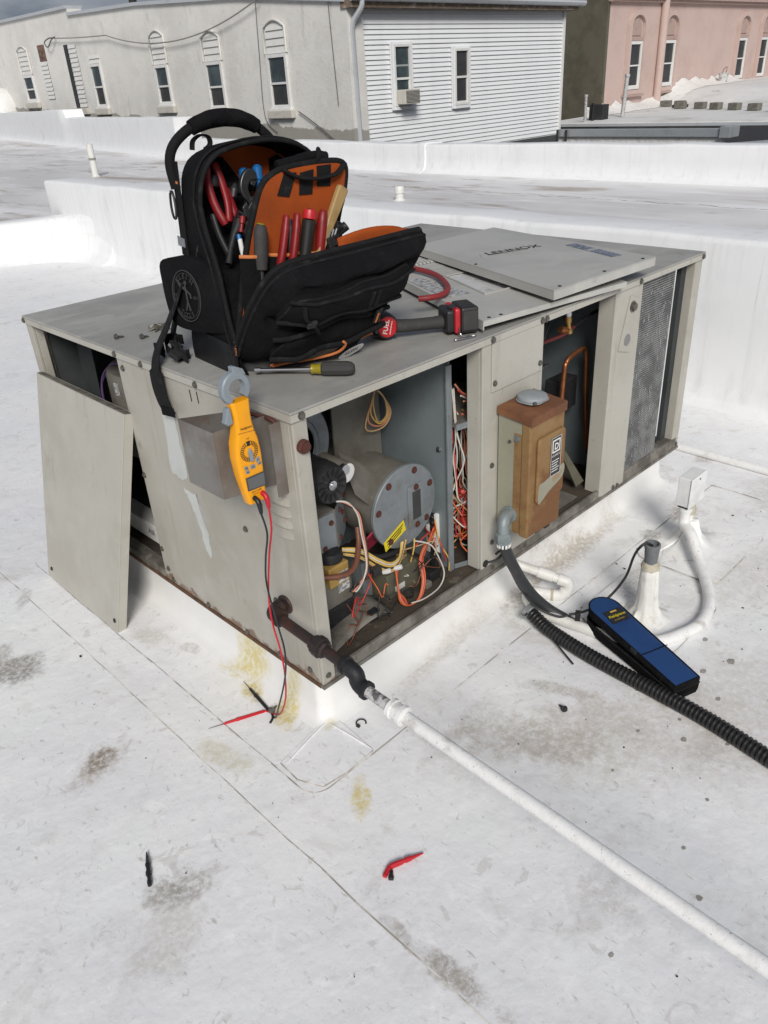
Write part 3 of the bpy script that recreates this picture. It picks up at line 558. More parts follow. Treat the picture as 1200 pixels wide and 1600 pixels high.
# ---- pink building with an end wall coloured dark for its shadow
pk = thing('pink_building', 'pink stucco building with tall arched recessed windows at the right', 'building', (27.7, 16, -9))
g = G(); g.box(27.70, 47, 16.0, 30, -9, 3.4); obj('wall', g, 'pink_stucco', pk)
g = G(); g.box(27.55, 27.70, 15.99, 30, -9, 4.4); obj('end_wall', g, 'dark_render', pk)
g = G(); g.box(27.55, 47.2, 15.75, 16.4, 3.4, 3.55); g.box(27.55, 47.2, 15.85, 16.0, 3.3, 3.399); obj('cornice', g, 'pink_dark', pk)
fp = lambda a, d, z: V((a, 15.995-d, z))
for a0 in (29.15, 31.75, 38.4, 40.75):
    a1 = a0 + .95; zs, zt, za = .48, 2.08, 3.02
    outer = [(a0-.18, zs-.15), (a1+.18, zs-.15), (a1+.18, 2.6)] + [((a0+a1)/2 + (.475+.18)*math.cos(PI*k/10), 2.6 + .46*math.sin(PI*k/10)) for k in range(1, 10)] + [(a0-.18, 2.6)]
    inner = [(a0, zs), (a1, zs), (a1, 2.55)] + [((a0+a1)/2 + .475*math.cos(PI*k/10), 2.55 + .36*math.sin(PI*k/10)) for k in range(1, 10)] + [(a0, 2.55)]
    n = len(outer); g = G()
    ro = [fp(a, .12, z) for a, z in outer]; rb = [fp(a, 0, z) for a, z in outer]; ri = [fp(a, .12, z) for a, z in inner]; rd = [fp(a, .0, z) for a, z in inner]
    g.v = [tuple(p) for p in rb + ro + ri + rd]
    for i in range(n):
        j = (i+1) % n; g.f += [(i, j, n+j, n+i), (n+i, n+j, 2*n+j, 2*n+i), (2*n+i, 2*n+j, 3*n+j, 3*n+i)]
    sr = obj('window_surround', g, 'pink_stucco', pk)
    wn, bx = sash_window(pk, fp, a0+.02, a1-.02, zs+.02, zt, glass=('screen_glass', 'screen_glass'), fw=.10)
    g = G(); bx(g, a0, a1, .0, .07, zt+.01, zt+.12); obj('transom', g, 'pink_dark', wn)
    g = G(); g.slab([fp(a0+.14+.67*u_, .0, z) for u_, z in ((0, 2.26), (1, 2.26), (1, 2.6), (.8, 2.76), (.5, 2.82), (.2, 2.76), (0, 2.6))], (0, -.03, 0)); obj('blind_arch', g, 'pink_dark', wn)
    g = G(); bx(g, a0-.25, a1+.25, .0, .16, zs-.22, zs-.155); obj('sill', g, 'pink_dark', wn)
g = G(); g.tube([(31.42, 15.86, 3.5), (31.42, 15.86, -.25)], .15, 10); obj('downpipe', g, 'pink_stucco', pk, smooth=40)
# low roof between: bulging white surface with a row of blocks
def lowz(x, y):
    t_ = max(0, min(1, (x-31)/3)); return -.25 + .012*(x-24) + .5*t_*t_*(3-2*t_)
g = G(); nx, ny = 40, 6; vs2 = []
for j in range(ny+1):
    for i in range(nx+1):
        x = 24 + 24*i/nx; y = 2 + 13.99*j/ny; vs2.append((x, y, lowz(x, y)))
g.add(vs2, [(j*(nx+1)+i, j*(nx+1)+i+1, (j+1)*(nx+1)+i+1, (j+1)*(nx+1)+i) for j in range(ny) for i in range(nx)])
g.slab([(24, 2, -1.6), (24, 15.99, -1.6), (24, 15.99, -.252), (24, 2, -.252)], (.05, 0, 0))
lr = obj('low_roof', g, 'low_roof', kind='structure', smooth=40)
g = G(); g.loft([[V((x, y0, z0)) for y0, z0 in ((15.98, lowz(x, 15.98)+.26+random.uniform(-.10, .14)), (15.7, lowz(x, 15.7)+.12), (15.2+random.uniform(-.15, .15), lowz(x, 15.2)+.012), (15.99, lowz(x, 15.9)-.1))] for x in [26.4 + .3*k for k in range(40)]]); obj('mastic_fillet', g, 'mastic', lr, smooth=60)
g = G(); g.slab([(23.9, 2, -.37), (23.9, 15.9, -.37), (23.9, 15.9, -.29), (23.9, 2, -.29)], (.099, 0, 0)); obj('roof_edge', g, 'gutter', lr)
ords = ['first', 'second', 'third', 'fourth', 'fifth', 'sixth', 'seventh', 'eighth']
spots = [(30.6, 15.0), (30.25, 14.25), (29.3, 13.75), (29.1, 12.9), (28.6, 12.1), (28.15, 11.25), (27.7, 10.4), (27.2, 9.5)]
bl = thing('concrete_block', 'concrete block first from the pink wall in the row on the low roof', 'block', (30.6, 15.0, lowz(30.6, 15)), 'concrete blocks on the low roof')
z = lowz(30.6, 15); g = G(); g.box(30.47, 30.73, 14.82, 15.20, z, z+.22); obj('body', g, 'concrete_block', bl, bev=.02)
for i, (x, y) in enumerate(spots):
    if i: dup(bl, (x-30.6, y-15, lowz(x, y)-z), random.uniform(-.35, .35), 'concrete block %s from the pink wall in the row on the low roof' % ords[i])
g = G(); g.box(29.9, 30.2, 13.9, 14.4, lowz(30, 14.2), lowz(30, 14.2)+.1); obj('rubber_mat', g, 'tar', label='flat black mat behind the row of concrete blocks', cat='mat')
bxp, byp = 36.3, 15.45; zz = lowz(bxp, byp)
t = thing('paint_bucket', 'small white bucket standing at the foot of the pink wall', 'bucket', (bxp, byp, zz))
g = G(); g.lathe((bxp, byp, zz), (0, 0, 1), [(0, .17), (.36, .2), (.37, .215), (.40, .215), (.40, .19), (.3, .185)], 14); obj('body', g, 'bucket', t, smooth=40)
g = G(); g.tube([(bxp-.19, byp, zz+.36), (bxp-.15, byp-.05, zz+.55), (bxp, byp-.1, zz+.62), (bxp+.15, byp-.05, zz+.55), (bxp+.19, byp, zz+.36)], .012, 5); obj('handle', g, 'dark_steel', t)
# black roof strip, metal-capped kerb and standpipes
g = G(); g.box(17.2, 23.89, 1, 13.9, -9, -.42); g.box(21.95, 27.5, 13.9001, 16, -9, -.40); obj('tar_roof', g, 'tar', kind='structure')
cp = thing('metal_capped_kerb', 'metal-capped kerb with white stained face beyond the far parapet', 'kerb', (18, 9, -.42))
g = G(); g.box(18.0, 18.2, 7.1, 11.4, -.7, -.19); obj('face', g, 'mastic', cp)
g = G(); g.slab([(17.92, 7.1, -.185), (18.3, 7.1, -.185), (18.3, 7.1, -.03), (17.92, 7.1, -.01)], (0, 4.3, 0)); obj('cap', g, 'aluminium', cp, bev=.01)
g = G(); g.box(17.86, 18.34, 6.85, 7.095, -.20, .03); obj('end_box', g, 'aluminium', cp, bev=.01)
for y0 in (11.1, 11.36):
    g = G(); g.tube([(17.88, y0, -.02), (17.88, y0, -.9)], .03, 8); obj('strap', g, 'tar', cp, smooth=40)
g = G(); g.tube([(17.4, 6.6, -.30), (17.9, 3.5, -.1)], .05, 8); obj('roof_rail', g, 'aluminium', label='bare metal rail at the right edge beyond the far parapet', cat='rail', smooth=40)
for i, (p, q, r_, m_, lb) in enumerate((((26.0, 14.2, lowz(26, 14.2)), (26.12, 14.2, 1.0), .07, 'chipped_pipe', 'grey standpipe leaning on the low roof in front of the pink wall'), ((24.15, 14.5, -.40), (24.12, 14.5, .50), .05, 'chipped_pipe', 'thin grey pipe against the dark end wall'), ((24.6, 14.5, -.40), (24.6, 14.5, .22), .05, 'iron_black', 'short black standpipe beside the pink building corner'))):
    t = thing('standpipe', lb, 'pipe', p); g = G(); g.tube([p, q], r_, 10); obj('pipe', g, m_, t, smooth=40)
    g = G(); d = (V(q)-V(p)).normalized(); g.lathe(q, d, [(-.02, r_*1.05), (-.02, r_*1.25), (.06, r_*1.25), (.06, r_)], 10); obj('coupling', g, m_, t, smooth=40)
g = G(); g.box(24.85, 25.25, 14.3, 14.8, -.40, .22); obj('flue_box', g, 'tar', label='black flue box at the corner of the pink building', cat='flue')
# ================================================================== ROOFTOP UNIT
UL, UW, UH = 1.902, 1.379, .76
# white flashed kerb under the unit
kb = []
prof = [(.055, -.1655), (.03, -.160), (.010, -.145), (.0, -.12), (-.004, -.05), (-.006, -.001), (-.05, -.001)]
cor = [(.02, .045), (UL-.02, .045), (UL-.02, UW-.02), (.02, UW-.02)]
ring = []
def kerb_ring(off, z):
    out = []; r0 = .03 + max(off, 0)*.8
    x0, x1, y0, y1 = .02-off, UL-.02+off, .045-off, UW-.02+off
    for cx, cy, a0 in ((x1-r0, y1-r0, 0), (x0+r0, y1-r0, 90), (x0+r0, y0+r0, 180), (x1-r0, y0+r0, 270)):
        for k in range(7): a = R(a0+15*k); out.append(V((cx+r0*math.cos(a), cy+r0*math.sin(a), z)))
        # points along the straight run give the membrane its slack
    res = []
    for i, p in enumerate(out):
        q = out[(i+1) % len(out)]; n = max(1, int((q-p).length/.09))
        for k in range(n): res.append(p.lerp(q, k/n))
    return res
rings = []
base_ring = kerb_ring(.03, 0)
wob = [random.uniform(-1, 1) for _ in base_ring]
for off, z in prof:
    r_ = kerb_ring(.03, z); r0_ = kerb_ring(.03, z); c_ = V((UL/2, UW/2, z))
    rr_ = []
    for i, p in enumerate(r_):
        ctr = V((min(max(p.x, .12), UL-.12), min(max(p.y, .14), UW-.12), z)); d = (p-ctr); d.z = 0
        d = d.normalized() if d.length > 1e-6 else V((0, 0, 0))
        rr_.append(p + d*(off - .03 + wob[i]*.004*(1 if z < -.02 else 0)))
    rings.append(rr_)
g = G(); g.loft([r[:] for r in rings], True, False)
obj('roof_kerb', g, 'flashing', smooth=60, label='white membrane-wrapped kerb that carries the rooftop unit', cat='kerb')

un = thing('rooftop_unit', 'beige rooftop heating and cooling unit with its access panels taken off', 'hvac unit', (0, 0, 0))
def hexhead(par, p, d, r=.0066, h=.005, m='screw', name='screw'):
    g = G(); g.lathe(p, d, [(0, r*1.35), (.0015, r*1.35), (.0016, r), (h, r*.96), (h+.0005, r*.5)], 8); return obj(name, g, m, par, smooth=30)
NA, NB = (0, -1, 0), (-1, 0, 0)
# base pan and floor
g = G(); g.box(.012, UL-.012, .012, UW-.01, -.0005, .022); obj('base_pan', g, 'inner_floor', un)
g = G(); g.box(-.002, UL+.002, -.003, .010, -.009, .002); obj('base_edge', g, 'rail_dirty', un)
g = G(); g.box(-.003, .0105, .0101, UW, -.010, .002); obj('base_edge', g, 'rust_edge', un)
g = G(); g.box(.043, 1.31, -.001, .011, .0022, .036); obj('base_rail', g, 'rail_dirty', un, bev=.003)
g = G(); g.box(1.479, UL-.02, -.001, .04, .0022, .046); obj('base_rail', g, 'rail_dirty', un, bev=.003)
g = G(); g.box(-.001, .04, .775, UW-.04, .0022, .03); obj('base_rail', g, 'rail_dirty', un, bev=.003)
# top with turned-down flange
g = G(); g.box(-.005, UL+.005, -.005, UW+.005, .754, .760); tp = obj('top_panel', g, 'cabinet_top', un, bev=.0015)
g = G(); g.box(-.0055, UL+.0055, -.006, -.002, .737, .7538); g.box(-.0060, -.002, -.0019, UW+.006, .737, .7538); g.box(UL+.002, UL+.006, -.0019, UW+.006, .737, .7538); g.box(-.0019, UL+.0019, UW+.002, UW+.006, .737, .7538); obj('flange', g, 'cabinet_clean', tp)
# folded seam across the top where the two lids butt
g = G(); g.box(.915, .919, -.0065, UW, .7601, .7612); obj('seam', g, 'seam_dirt', tp)
# posts and fixed panels on the long side
g = G(); g.box(0, .042, 0, .012, .0022, .7365); g.box(.034, .042, .012, .05, .03, .7365); obj('corner_post', g, 'cabinet', un, bev=.003)
g = G(); g.box(.6445, .9225, 0, .010, .0022, .7365); g.box(.6445, .652, .0102, .055, .03, .7365); g.box(.917, .9224, .0102, .05, .03, .7365); obj('fixed_panel', g, 'cabinet_clean', un, bev=.002)
g = G(); g.box(.681, .9145, -.0045, -.0005, .597, .736); ap = obj('access_cover', g, 'cabinet_clean', un, bev=.0015)
for x, z in ((.692, .622), (.902, .622)): hexhead(ap, (x, -.0045, z), NA)
for x, z in ((.681, .7455), (.904, .7455), (.925, .7455), (1.887, .7455), (.024, .7465), (1.45, .7455)): hexhead(tp, (x, -.006, z), NA, .0075)
for x, z in ((.688, .374), (.694, .112), (.699, .018), (.868, .018), (1.406, .012), (1.434, .010), (1.884, .016), (.018, .028)): hexhead(un, (x, -.0005, z), NA)
g = G(); g.box(1.328, 1.478, 0, .010, .0022, .7365); g.box(1.312, 1.3278, .0005, .06, .006, .7365); obj('fixed_panel', g, 'cabinet_clean', un, bev=.002)
br = G(); br.slab([(1.400, -.0045, .709), (1.458, -.0045, .690), (1.458, -.0045, .60), (1.418, -.0045, .518), (1.350, -.0045, .538)], (0, .004, 0)); bk = obj('lifting_bracket', br, 'cabinet_clean', un, bev=.001)
g = G(); g.lathe((1.414, -.0046, .672), NA, [(0, .019), (.002, .019), (.0022, .013), (.011, .0125), (.0115, .006)], 10); obj('bolt', g, 'screw', bk, smooth=30)
g = G(); g.lathe((1.398, -.0042, .565), NA, [(0, .020), (.0012, .020), (.0014, .001)], 16); obj('eye', g, 'plate_grey', bk, smooth=30)
g = G(); g.box(1.852, 1.889, 0, .009, .0022, .7365); g.box(1.8895, 1.899, 0, .05, .0022, .7365); g.box(1.846, 1.8515, .0002, .045, .006, .7365); obj('end_post', g, 'cabinet', un, bev=.002)
g = G(); g.box(1.806, 1.842, .03, .048, .03, .7365); obj('end_channel', g, 'inner_dark', un)
# left (short) side
sp = G(); sp.box(0, .010, .0125, .770, .0022, .7365); sp.box(.0102, .05, .762, .7695, .03, .7365); side = obj('side_panel', sp, 'cabinet', un, bev=.002)
g = G(); g.box(0, .010, 1.338, UW-.001, .0022, .7365); g.box(.0102, .035, 1.338, 1.345, .03, .7365); g.box(.0005, .05, UW-.009, UW-.001, .0022, .7365); obj('rear_post', g, 'cabinet', un, bev=.002)
g = G(); g.box(.02, UL-.02, UW-.0085, UW-.002, .0225, .736); obj('back_panel', g, 'cabinet', un)
g = G(); g.box(.055, 1.70, UW-.018, UW-.0105, .0225, .735); obj('shade_liner', g, 'inner_dark', un)  # dark sheet added inside the back panel to deepen the shade within
g = G(); g.box(1.89, 1.899, UW-.06, UW-.001, .0022, .7365); obj('end_post', g, 'cabinet', un)
for y, z in ((.742, .709), (.760, .375), (.756, .118), (.724, .016), (.527, .012), (.33, .01), (.18, .012), (.742, .05), (.16, .20), (.05, .03), (.25, .38)): hexhead(un, (0, y, z), NB, .007)
for y, z in ((1.37, .7465), (.762, .747), (.36, .7455), (.62, .7455)): hexhead(tp, (-.006, y, z), NB, .007)
g = G(); g.lathe((.021, -.0005, .675), NA, [(0, .0165), (.008, .0165), (.010, .012), (.016, .012), (.017, .005)], 14); obj('rubber_plug', g, 'rust_bolt', un, smooth=30)
# stamped louvres under the hood
for k in range(4):
    z = .52 - k*.030; pts = []
    g = G(); rows = []
    for j in range(9):
        u_ = j/8; y = .045 + .085*u_; bl_ = math.sin(PI*u_)**.5 * .010
        rows.append([V((-.0002, y, z+.016)), V((-bl_*.55, y, z+.006)), V((-bl_, y, z-.004)), V((-.0002, y, z-.006))])
    g.loft(rows, False, False); obj('louvre', g, 'cabinet', side, smooth=50)
# number painted on the side, tape scars
g = G(); g.text('1', (-.0004, .412, .690), (0, -1, .10), (0, .06, 1), .045); g.text('1', (-.0004, .380, .692), (0, -1, .10), (0, .06, 1), .045); obj('painted_number', g, 'black_ink', side)
def scar(pts):
    P = edge_path([(-.0006, y, z) for y, z in pts], .0, .5); g = G(); g.poly(P[::-1]); return obj('tape_scar', g, 'tape_scar', side)
def jag(pts, amp=.004, n=7):
    out = []
    for i in range(len(pts)):
        a, b = pts[i], pts[(i+1) % len(pts)]
        for k in range(n):
            t_ = k/n; out.append((a[0]+(b[0]-a[0])*t_ + random.uniform(-amp, amp), a[1]+(b[1]-a[1])*t_ + random.uniform(-amp, amp)))
    return out
scar(jag([(.566, .640), (.515, .660), (.497, .455), (.525, .43), (.585, .44)], .0035))
scar(jag([(.535, .405), (.478, .405), (.465, .40), (.447, .30), (.449, .222), (.458, .205), (.475, .225), (.495, .33), (.51, .36)], .004))
# flue hood on the side
hd = G(); HXf = -.147; y0, y1, z0, z1 = .078, .214, .585, .742
hood = None
g = G(); g.slab([(HXf, y0, z0), (HXf, y1, z0), (HXf, y1, z1-.002), (HXf, y0, z1)], (.0025, 0, 0)); hood = obj('flue_hood', g, 'hood', un, bev=.0006)
g = G(); g.slab([(HXf+.0026, y0, z0), (-.0005, y0, z0-.02), (-.0005, y0, z1-.006), (HXf+.0026, y0, z1)], (0, .0025, 0)); obj('cheek', g, 'hood', hood)
g = G(); g.slab([(HXf+.0026, y1-.0025, z0), (-.0005, y1-.0025, z0-.02), (-.0005, y1-.0025, z1-.03), (HXf+.0026, y1-.0025, z1-.002)], (0, .0025, 0)); obj('cheek', g, 'hood', hood)
g = G(); g.slab([(HXf+.0026, y0+.003, z0), (-.0005, y0+.003, z0-.02), (-.0005, y1-.003, z0-.02), (HXf+.0026, y1-.003, z0)], (0, 0, .002)); obj('bottom', g, 'hood', hood)
g = G(); g.box(-.0042, -.0008, .040, y0-.0005, z0-.03, z1-.012); g.box(-.0042, -.0008, y1+.0005, y1+.03, z0-.03, z1-.03); obj('mounting_flange', g, 'hood', hood)
g = G(); g.box(-.030, -.0043, .0405, .0425, z0-.03, z1-.012); obj('flange_lip', g, 'hood', hood)
for z in (.690, .63, .57): hexhead(hood, (-.0043, .062, z), NB, .006, m='rust_bolt')
g = G(); g.tube(cr([(-.008, .045, .726), (-.012, .06, .735), (-.01, .09, .731), (-.02, .12, .735)], 4), .005, 6); obj('rusted_lip', g, 'rust_bolt', hood, smooth=50)

# ---------------------------------------------------------------- heating compartment
g = G(); g.box(.05, .60, .455, .46, .0225, .736); obj('rear_wall', g, 'partition', un)
g = G(); g.box(.50, .512, .449, .4545, .0225, .736); obj('wall_rib', g, 'galv', un)
g = G(); g.box(.602, .608, .085, .4545, .0225, .70); pt = obj('partition', g, 'partition', un)
g = G(); g.box(.588, .6085, .078, .0848, .0225, .682); obj('partition_edge', g, 'galv', pt, bev=.001)
hexhead(pt, (.602, .125, .42), NB, .007, m='steel')
# flue drum
DX, DZ, DR = .462, .288, .128
drum = G(); drum.lathe((DX, .145, DZ), (0, 1, 0), [(0, DR-.008), (.31, DR-.008)], 40); dr = obj('flue_drum', drum, 'galv_dusty', un, smooth=40)
g = G(); g.lathe((DX, .132, DZ), (0, 1, 0), [(0, DR-.002), (.002, DR), (.011, DR), (.0125, DR-.003)], 48); pl = obj('end_plate', g, 'galv', dr, smooth=30)
for a in (20, 68, 125, 168, 232, 320):
    hexhead(dr, (DX+(DR-.018)*math.cos(R(a)), .1318, DZ+(DR-.018)*math.sin(R(a))), NA, .008, m='rust_bolt')
g = G(); wx0, wx1, wz0, wz1 = .470, .535, .208, .345
g.slab([(x, .1315, z) for x, z in rrect(wx0, wx1, wz0, wz1, .01)], (0, -.004, 0)); wf = obj('sight_frame', g, 'galv', pl, bev=.001)
g = G(); g.box(.487, .52, .1262, .1274, .235, .325); obj('sight_glass', g, 'screen_glass', pl)
for z in (.338, .215): hexhead(dr, (.503, .1272, z), NA, .0075, m='rust_bolt')
g = G(); g.slab([(.372, .1317, .178), (.458, .1317, .215), (.450, .1317, .250), (.366, .1317, .210)], (0, -.0008, 0)); ys = obj('warning_sticker', g, 'label_yellow', pl)
for k in range(3): 
    g = G(); g.slab([(.378+.002*k, .1306, .205-.009*k), (.446-.004*k, .1306, .2355-.009*k), (.446-.004*k, .1306, .239-.009*k), (.378+.002*k, .1306, .2085-.009*k)], (0, -.0003, 0)); obj('print_line', g, 'black_ink', ys)
# blower scroll, motor and capacitor
g = G(); g.lathe((.225, .31, .505), (0, 1, 0), [(0, .05), (0, .125), (.006, .13), (.02, .13), (.022, .10), (.1, .10)], 40); bs = obj('blower_scroll', g, 'galv', un, smooth=30)
for r_ in (.075, .09): 
    g = G(); g.lathe((.225, .309, .505), (0, -1, 0), [(0, r_), (.003, r_), (.004, r_-.004), (.001, r_-.006)], 36); obj('pressed_ring', g, 'galv', bs, smooth=30)
mo = G(); MX, MZ = .192, .470
mo.lathe((MX, .120, MZ), (0, 1, 0), [(.004, .030), (0, .048), (.012, .054), (.03, .056), (.12, .056), (.16, .046), (.165, .02), (.19, .018)], 28); mo = obj('blower_motor', mo, 'black_plastic', un, smooth=40)
for k in range(14):
    a = 2*PI*k/14; c_ = V((MX+.034*math.cos(a), .1195, MZ+.034*math.sin(a))); rd = V((math.cos(a), 0, math.sin(a))); td = V((-math.sin(a), 0, math.cos(a)))
    g = G(); g.ob(c_, rd*.011, td*.0022, V((0, .0015, 0))); obj('vent_slot', g, 'black_ink', mo)
for k in range(6):
    a = 2*PI*k/6 + .3; c_ = V((MX+.0555*math.cos(a), .165, MZ+.0555*math.sin(a))); rd = V((math.cos(a), 0, math.sin(a))); td = V((-math.sin(a), 0, math.cos(a)))
    g = G(); g.ob(c_, rd*.0012, td*.012, V((0, .006, 0))); obj('vent_slot', g, 'black_ink', mo)
g = G(); g.lathe((MX, .1215, MZ), NA, [(0, .013), (.004, .013), (.0045, .008), (.007, .008), (.0075, .003)], 16); obj('shaft_hub', g, 'steel', mo, smooth=30)
g = G(); g.lathe((.258, .135, .475), (-.15, 1, .1), [(0, .026), (.003, .029), (.09, .029), (.092, .02)], 20); cp_ = obj('capacitor', g, 'galv_dusty', un, smooth=40)
g = G(); g.lathe((.258, .1345, .475), (.15, -1, -.1), [(0, .027), (.002, .026), (.003, .018)], 20); obj('end_cap', g, 'white_trim', cp_, smooth=40)
g = G(); g.lathe((.245, .125, .492), (0, 1, 0), [(0, .014), (.014, .014)], 12); obj('strap_clip', g, 'steel', cp_, smooth=40)
# chute plates, manifold box, gas valve, transformer
g = G(); g.box(.36, .535, .30, .306, .32, .735); g.box(.5352, .541, .30, .44, .32, .735); obj('air_chute', g, 'galv_dusty', un)
g = G(); g.slab([(.315, .235, .49), (.435, .185, .365), (.375, .155, .30), (.30, .16, .385)], (.004, .006, .004)); obj('deflector', g, 'galv_dusty', un)
g = G(); g.box(.085, .215, .145, .42, .262, .382); mb_ = obj('manifold_box', g, 'galv_dusty', un, bev=.003)
g = G(); g.slab([(.150, .1449, .262), (.205, .1449, .262), (.285, .20, .262), (.285, .20, .375), (.205, .1449, .380), (.150, .1449, .380)][0:2] + [(.205, .1449, .38), (.150, .1449, .38)], (0, -.003, 0)); fpv = obj('front_plate', g, 'galv', mb_)
g = G(); g.slab([(.2155, .150, .262), (.30, .215, .262), (.30, .215, .385), (.2155, .150, .38)], (0, -.003, 0)); obj('wing_plate', g, 'galv', mb_)
for x, y, z in ((.163, .1417, .285), (.192, .1417, .352), (.245, .169, .36), (.27, .188, .335), (.285, .199, .30), (.236, .162, .28), (.30, .21, .37)): hexhead(mb_, (x, y, z), NA, .006, m='rust_bolt')
for x, y in ((.12, .2), (.18, .22), (.15, .3), (.19, .34), (.13, .37)): hexhead(mb_, (x, y, .382), (0, 0, 1), .006, m='rust_bolt')
g = G(); g.box(.115, .225, .115, .20, .110, .20); gv = obj('gas_valve', g, 'galv_dusty', un, bev=.006)
g = G(); g.box(.135, .205, .100, .165, .185, .248); so = obj('solenoid', g, 'solenoid', gv, bev=.004)
g = G(); g.box(.165, .196, .0985, .0998, .192, .226); obj('label', g, 'label_print', so)
g = G(); g.box(.172, .212, .1135, .1148, .150, .176); obj('label', g, 'label_print', gv)
g = G(); g.lathe((.175, .14, .248), (0, 0, 1), [(0, .034), (.012, .036), (.026, .030), (.03, .012)], 16); obj('regulator_cap', g, 'iron_black', gv, smooth=40)
g = G(); g.tube(cr([(.10, .12, .235), (.16, .085, .225), (.215, .09, .225), (.262, .12, .26), (.28, .14, .30)], 6), .008, 8); obj('gas_tube', g, 'w_brown', gv, smooth=60)
g = G(); g.tube([(.09, .15, .15), (.04, .14, .18)], .014, 10); g.lathe((.115, .15, .15), (-1, 0, 0), [(0, .024), (.02, .024), (.022, .016)], 6); obj('inlet', g, 'iron', gv, smooth=40)
g = G(); g.box(.12, .23, .12, .24, .0225, .105); obj('lower_body', g, 'iron_black', gv, bev=.006)
g = G(); g.box(.355, .49, .115, .20, .0225, .108); tf = obj('transformer', g, 'khaki', un, bev=.003)
g = G(); g.box(.385, .425, .1135, .1148, .040, .058); obj('label', g, 'label_white', tf)
g = G(); g.slab([(.41, .135, .1085), (.475, .15, .1085), (.485, .165, .16), (.44, .15, .15)], (0, .002, .001)); obj('cardboard_flap', g, 'cardboard', tf)
g = G(); g.box(.30, .335, .16, .24, .0225, .16); obj('bracket', g, 'galv', un)
g = G(); g.slab([(.315, .165, .215), (.36, .15, .255), (.405, .17, .225), (.435, .2, .18), (.33, .18, .17)], (.0, .004, .003)); obj('red_shield', g, 'cloth_red', un)
# bent heat plate on the floor
rows = []
for j in range(8):
    v_ = j/7; row = []
    for i in range(12):
        u_ = i/11; x = .07+.245*u_ - .02*v_*0; y = .05+.15*v_
        z = .026 + .035*math.sin(u_*2.3)*(1-v_*.5) + .012*v_ - (.03*max(0, u_-.85)/.15)*(.6)
        row.append(V((x + .03*v_, y + .05*u_*(1-v_)*0, max(z, .0235))))
    rows.append(row)
g = G(); g.loft(rows, False, False)
pz = obj('heat_shield', g, 'rail_dirty', un, smooth=60); md = pz.modifiers.new('solid', 'SOLIDIFY'); md.thickness = .002
# loose debris on the floor: too small to count
g = G()
for k in range(420):
    x = random.uniform(.05, .6) if k % 3 else random.uniform(.05, .2); y = random.uniform(.04, .12) + (random.random()**2)*.25; s_ = random.uniform(.0012, .0045); z = .0225
    a = random.uniform(0, PI); g.ob((x, y, z+s_*.5), V((math.cos(a), math.sin(a), 0))*s_, V((-math.sin(a), math.cos(a), .2))*s_*.7, V((0, 0, s_*.6)))
obj('debris', g, 'inner_floor', un, kind='stuff')

# ---------------------------------------------------------------- control compartment
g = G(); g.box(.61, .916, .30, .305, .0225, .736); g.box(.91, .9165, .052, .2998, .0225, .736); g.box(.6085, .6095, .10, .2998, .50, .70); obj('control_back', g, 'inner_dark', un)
g = G(); g.box(.6092, .908, .065, .298, .500, .505); sh = obj('shelf', g, 'galv_dusty', un)
g = G(); g.slab([(.609, .062, .492), (.70, .042, .492), (.70, .042, .510), (.609, .062, .510)], (0, .003, 0)); obj('shelf_lip', g, 'galv', sh)
g = G(); g.slab([(.609, .075, .026), (.70, .038, .026), (.70, .038, .042), (.609, .075, .042)], (0, .003, 0)); obj('lower_bar', g, 'galv', un)
# terminal strips on the partition
for i, (ya, m_) in enumerate(((.135, 'white_trim'), (.170, 'label_white'))):
    g = G(); g.box(.590, .6018, ya-.006, ya+.006, .05+.01*i, .205-.05*i); ts = obj('terminal_strip', g, m_, un, bev=.001)
g = G(); g.box(.594, .6018, .142, .163, .045, .20); ts = obj('terminal_block', g, 'black_plastic', un, bev=.001)
for k in range(8): hexhead(ts, (.594, .1525, .055+k*.019), NB, .005, m='steel')
# wires
def wire(pts, r, m, name='wire', par=un, n=6): 
    g = G(); g.tube(cr(pts, n), r, 6); return obj(name, g, m, par, smooth=70)
rw = random.Random(3)
cols = ['w_white', 'w_red', 'w_orange', 'w_white', 'w_tan', 'w_salmon', 'w_white', 'w_orange', 'w_red', 'w_white', 'w_brown', 'w_yellow', 'w_red', 'w_white']
for k in range(24):
    c_ = cols[k % len(cols)]; left = k % 3 == 0
    x0 = (.632 if left else .68) + rw.uniform(-.008, .05 if not left else .02); y0 = rw.uniform(.075, .15)
    pts = [(x0 - (.01 if not left else -.01), y0+.02, .51 if not left else .60), (x0, y0, .47)]
    for z in (.40, .33, .27): pts.append((x0 + rw.uniform(-.012, .02), y0 + rw.uniform(-.02, .02), z + rw.uniform(-.015, .015)))
    pts.append((.66 + rw.uniform(-.02, .06), .10 + rw.uniform(-.03, .03), .215 + rw.uniform(-.02, .03)))
    wire(pts, .0024, c_)
for k in range(22):
    c_ = cols[(k*5+2) % len(cols)]; cx, cz = .675 + rw.uniform(-.03, .05), .15 + rw.uniform(-.05, .07); rr = rw.uniform(.02, .05); a0 = rw.uniform(0, 6.3); y0 = rw.uniform(.07, .15)
    pts = [(cx + rr*math.cos(a0+t_*1.1)*rw.uniform(.7, 1.1), y0 + rw.uniform(-.02, .02), max(.03, cz + rr*1.3*math.sin(a0+t_*1.1))) for t_ in range(6)]
    wire(pts, .0024, c_)
for k in range(4): wire([(.625+.012*k, .08, .62-.02*k), (.66+.01*k, .085, .585-.012*k), (.70+.006*k, .085, .56-.012*k), (.72, .10, .507)], .0026, ['w_salmon', 'w_red', 'w_white', 'w_salmon'][k])
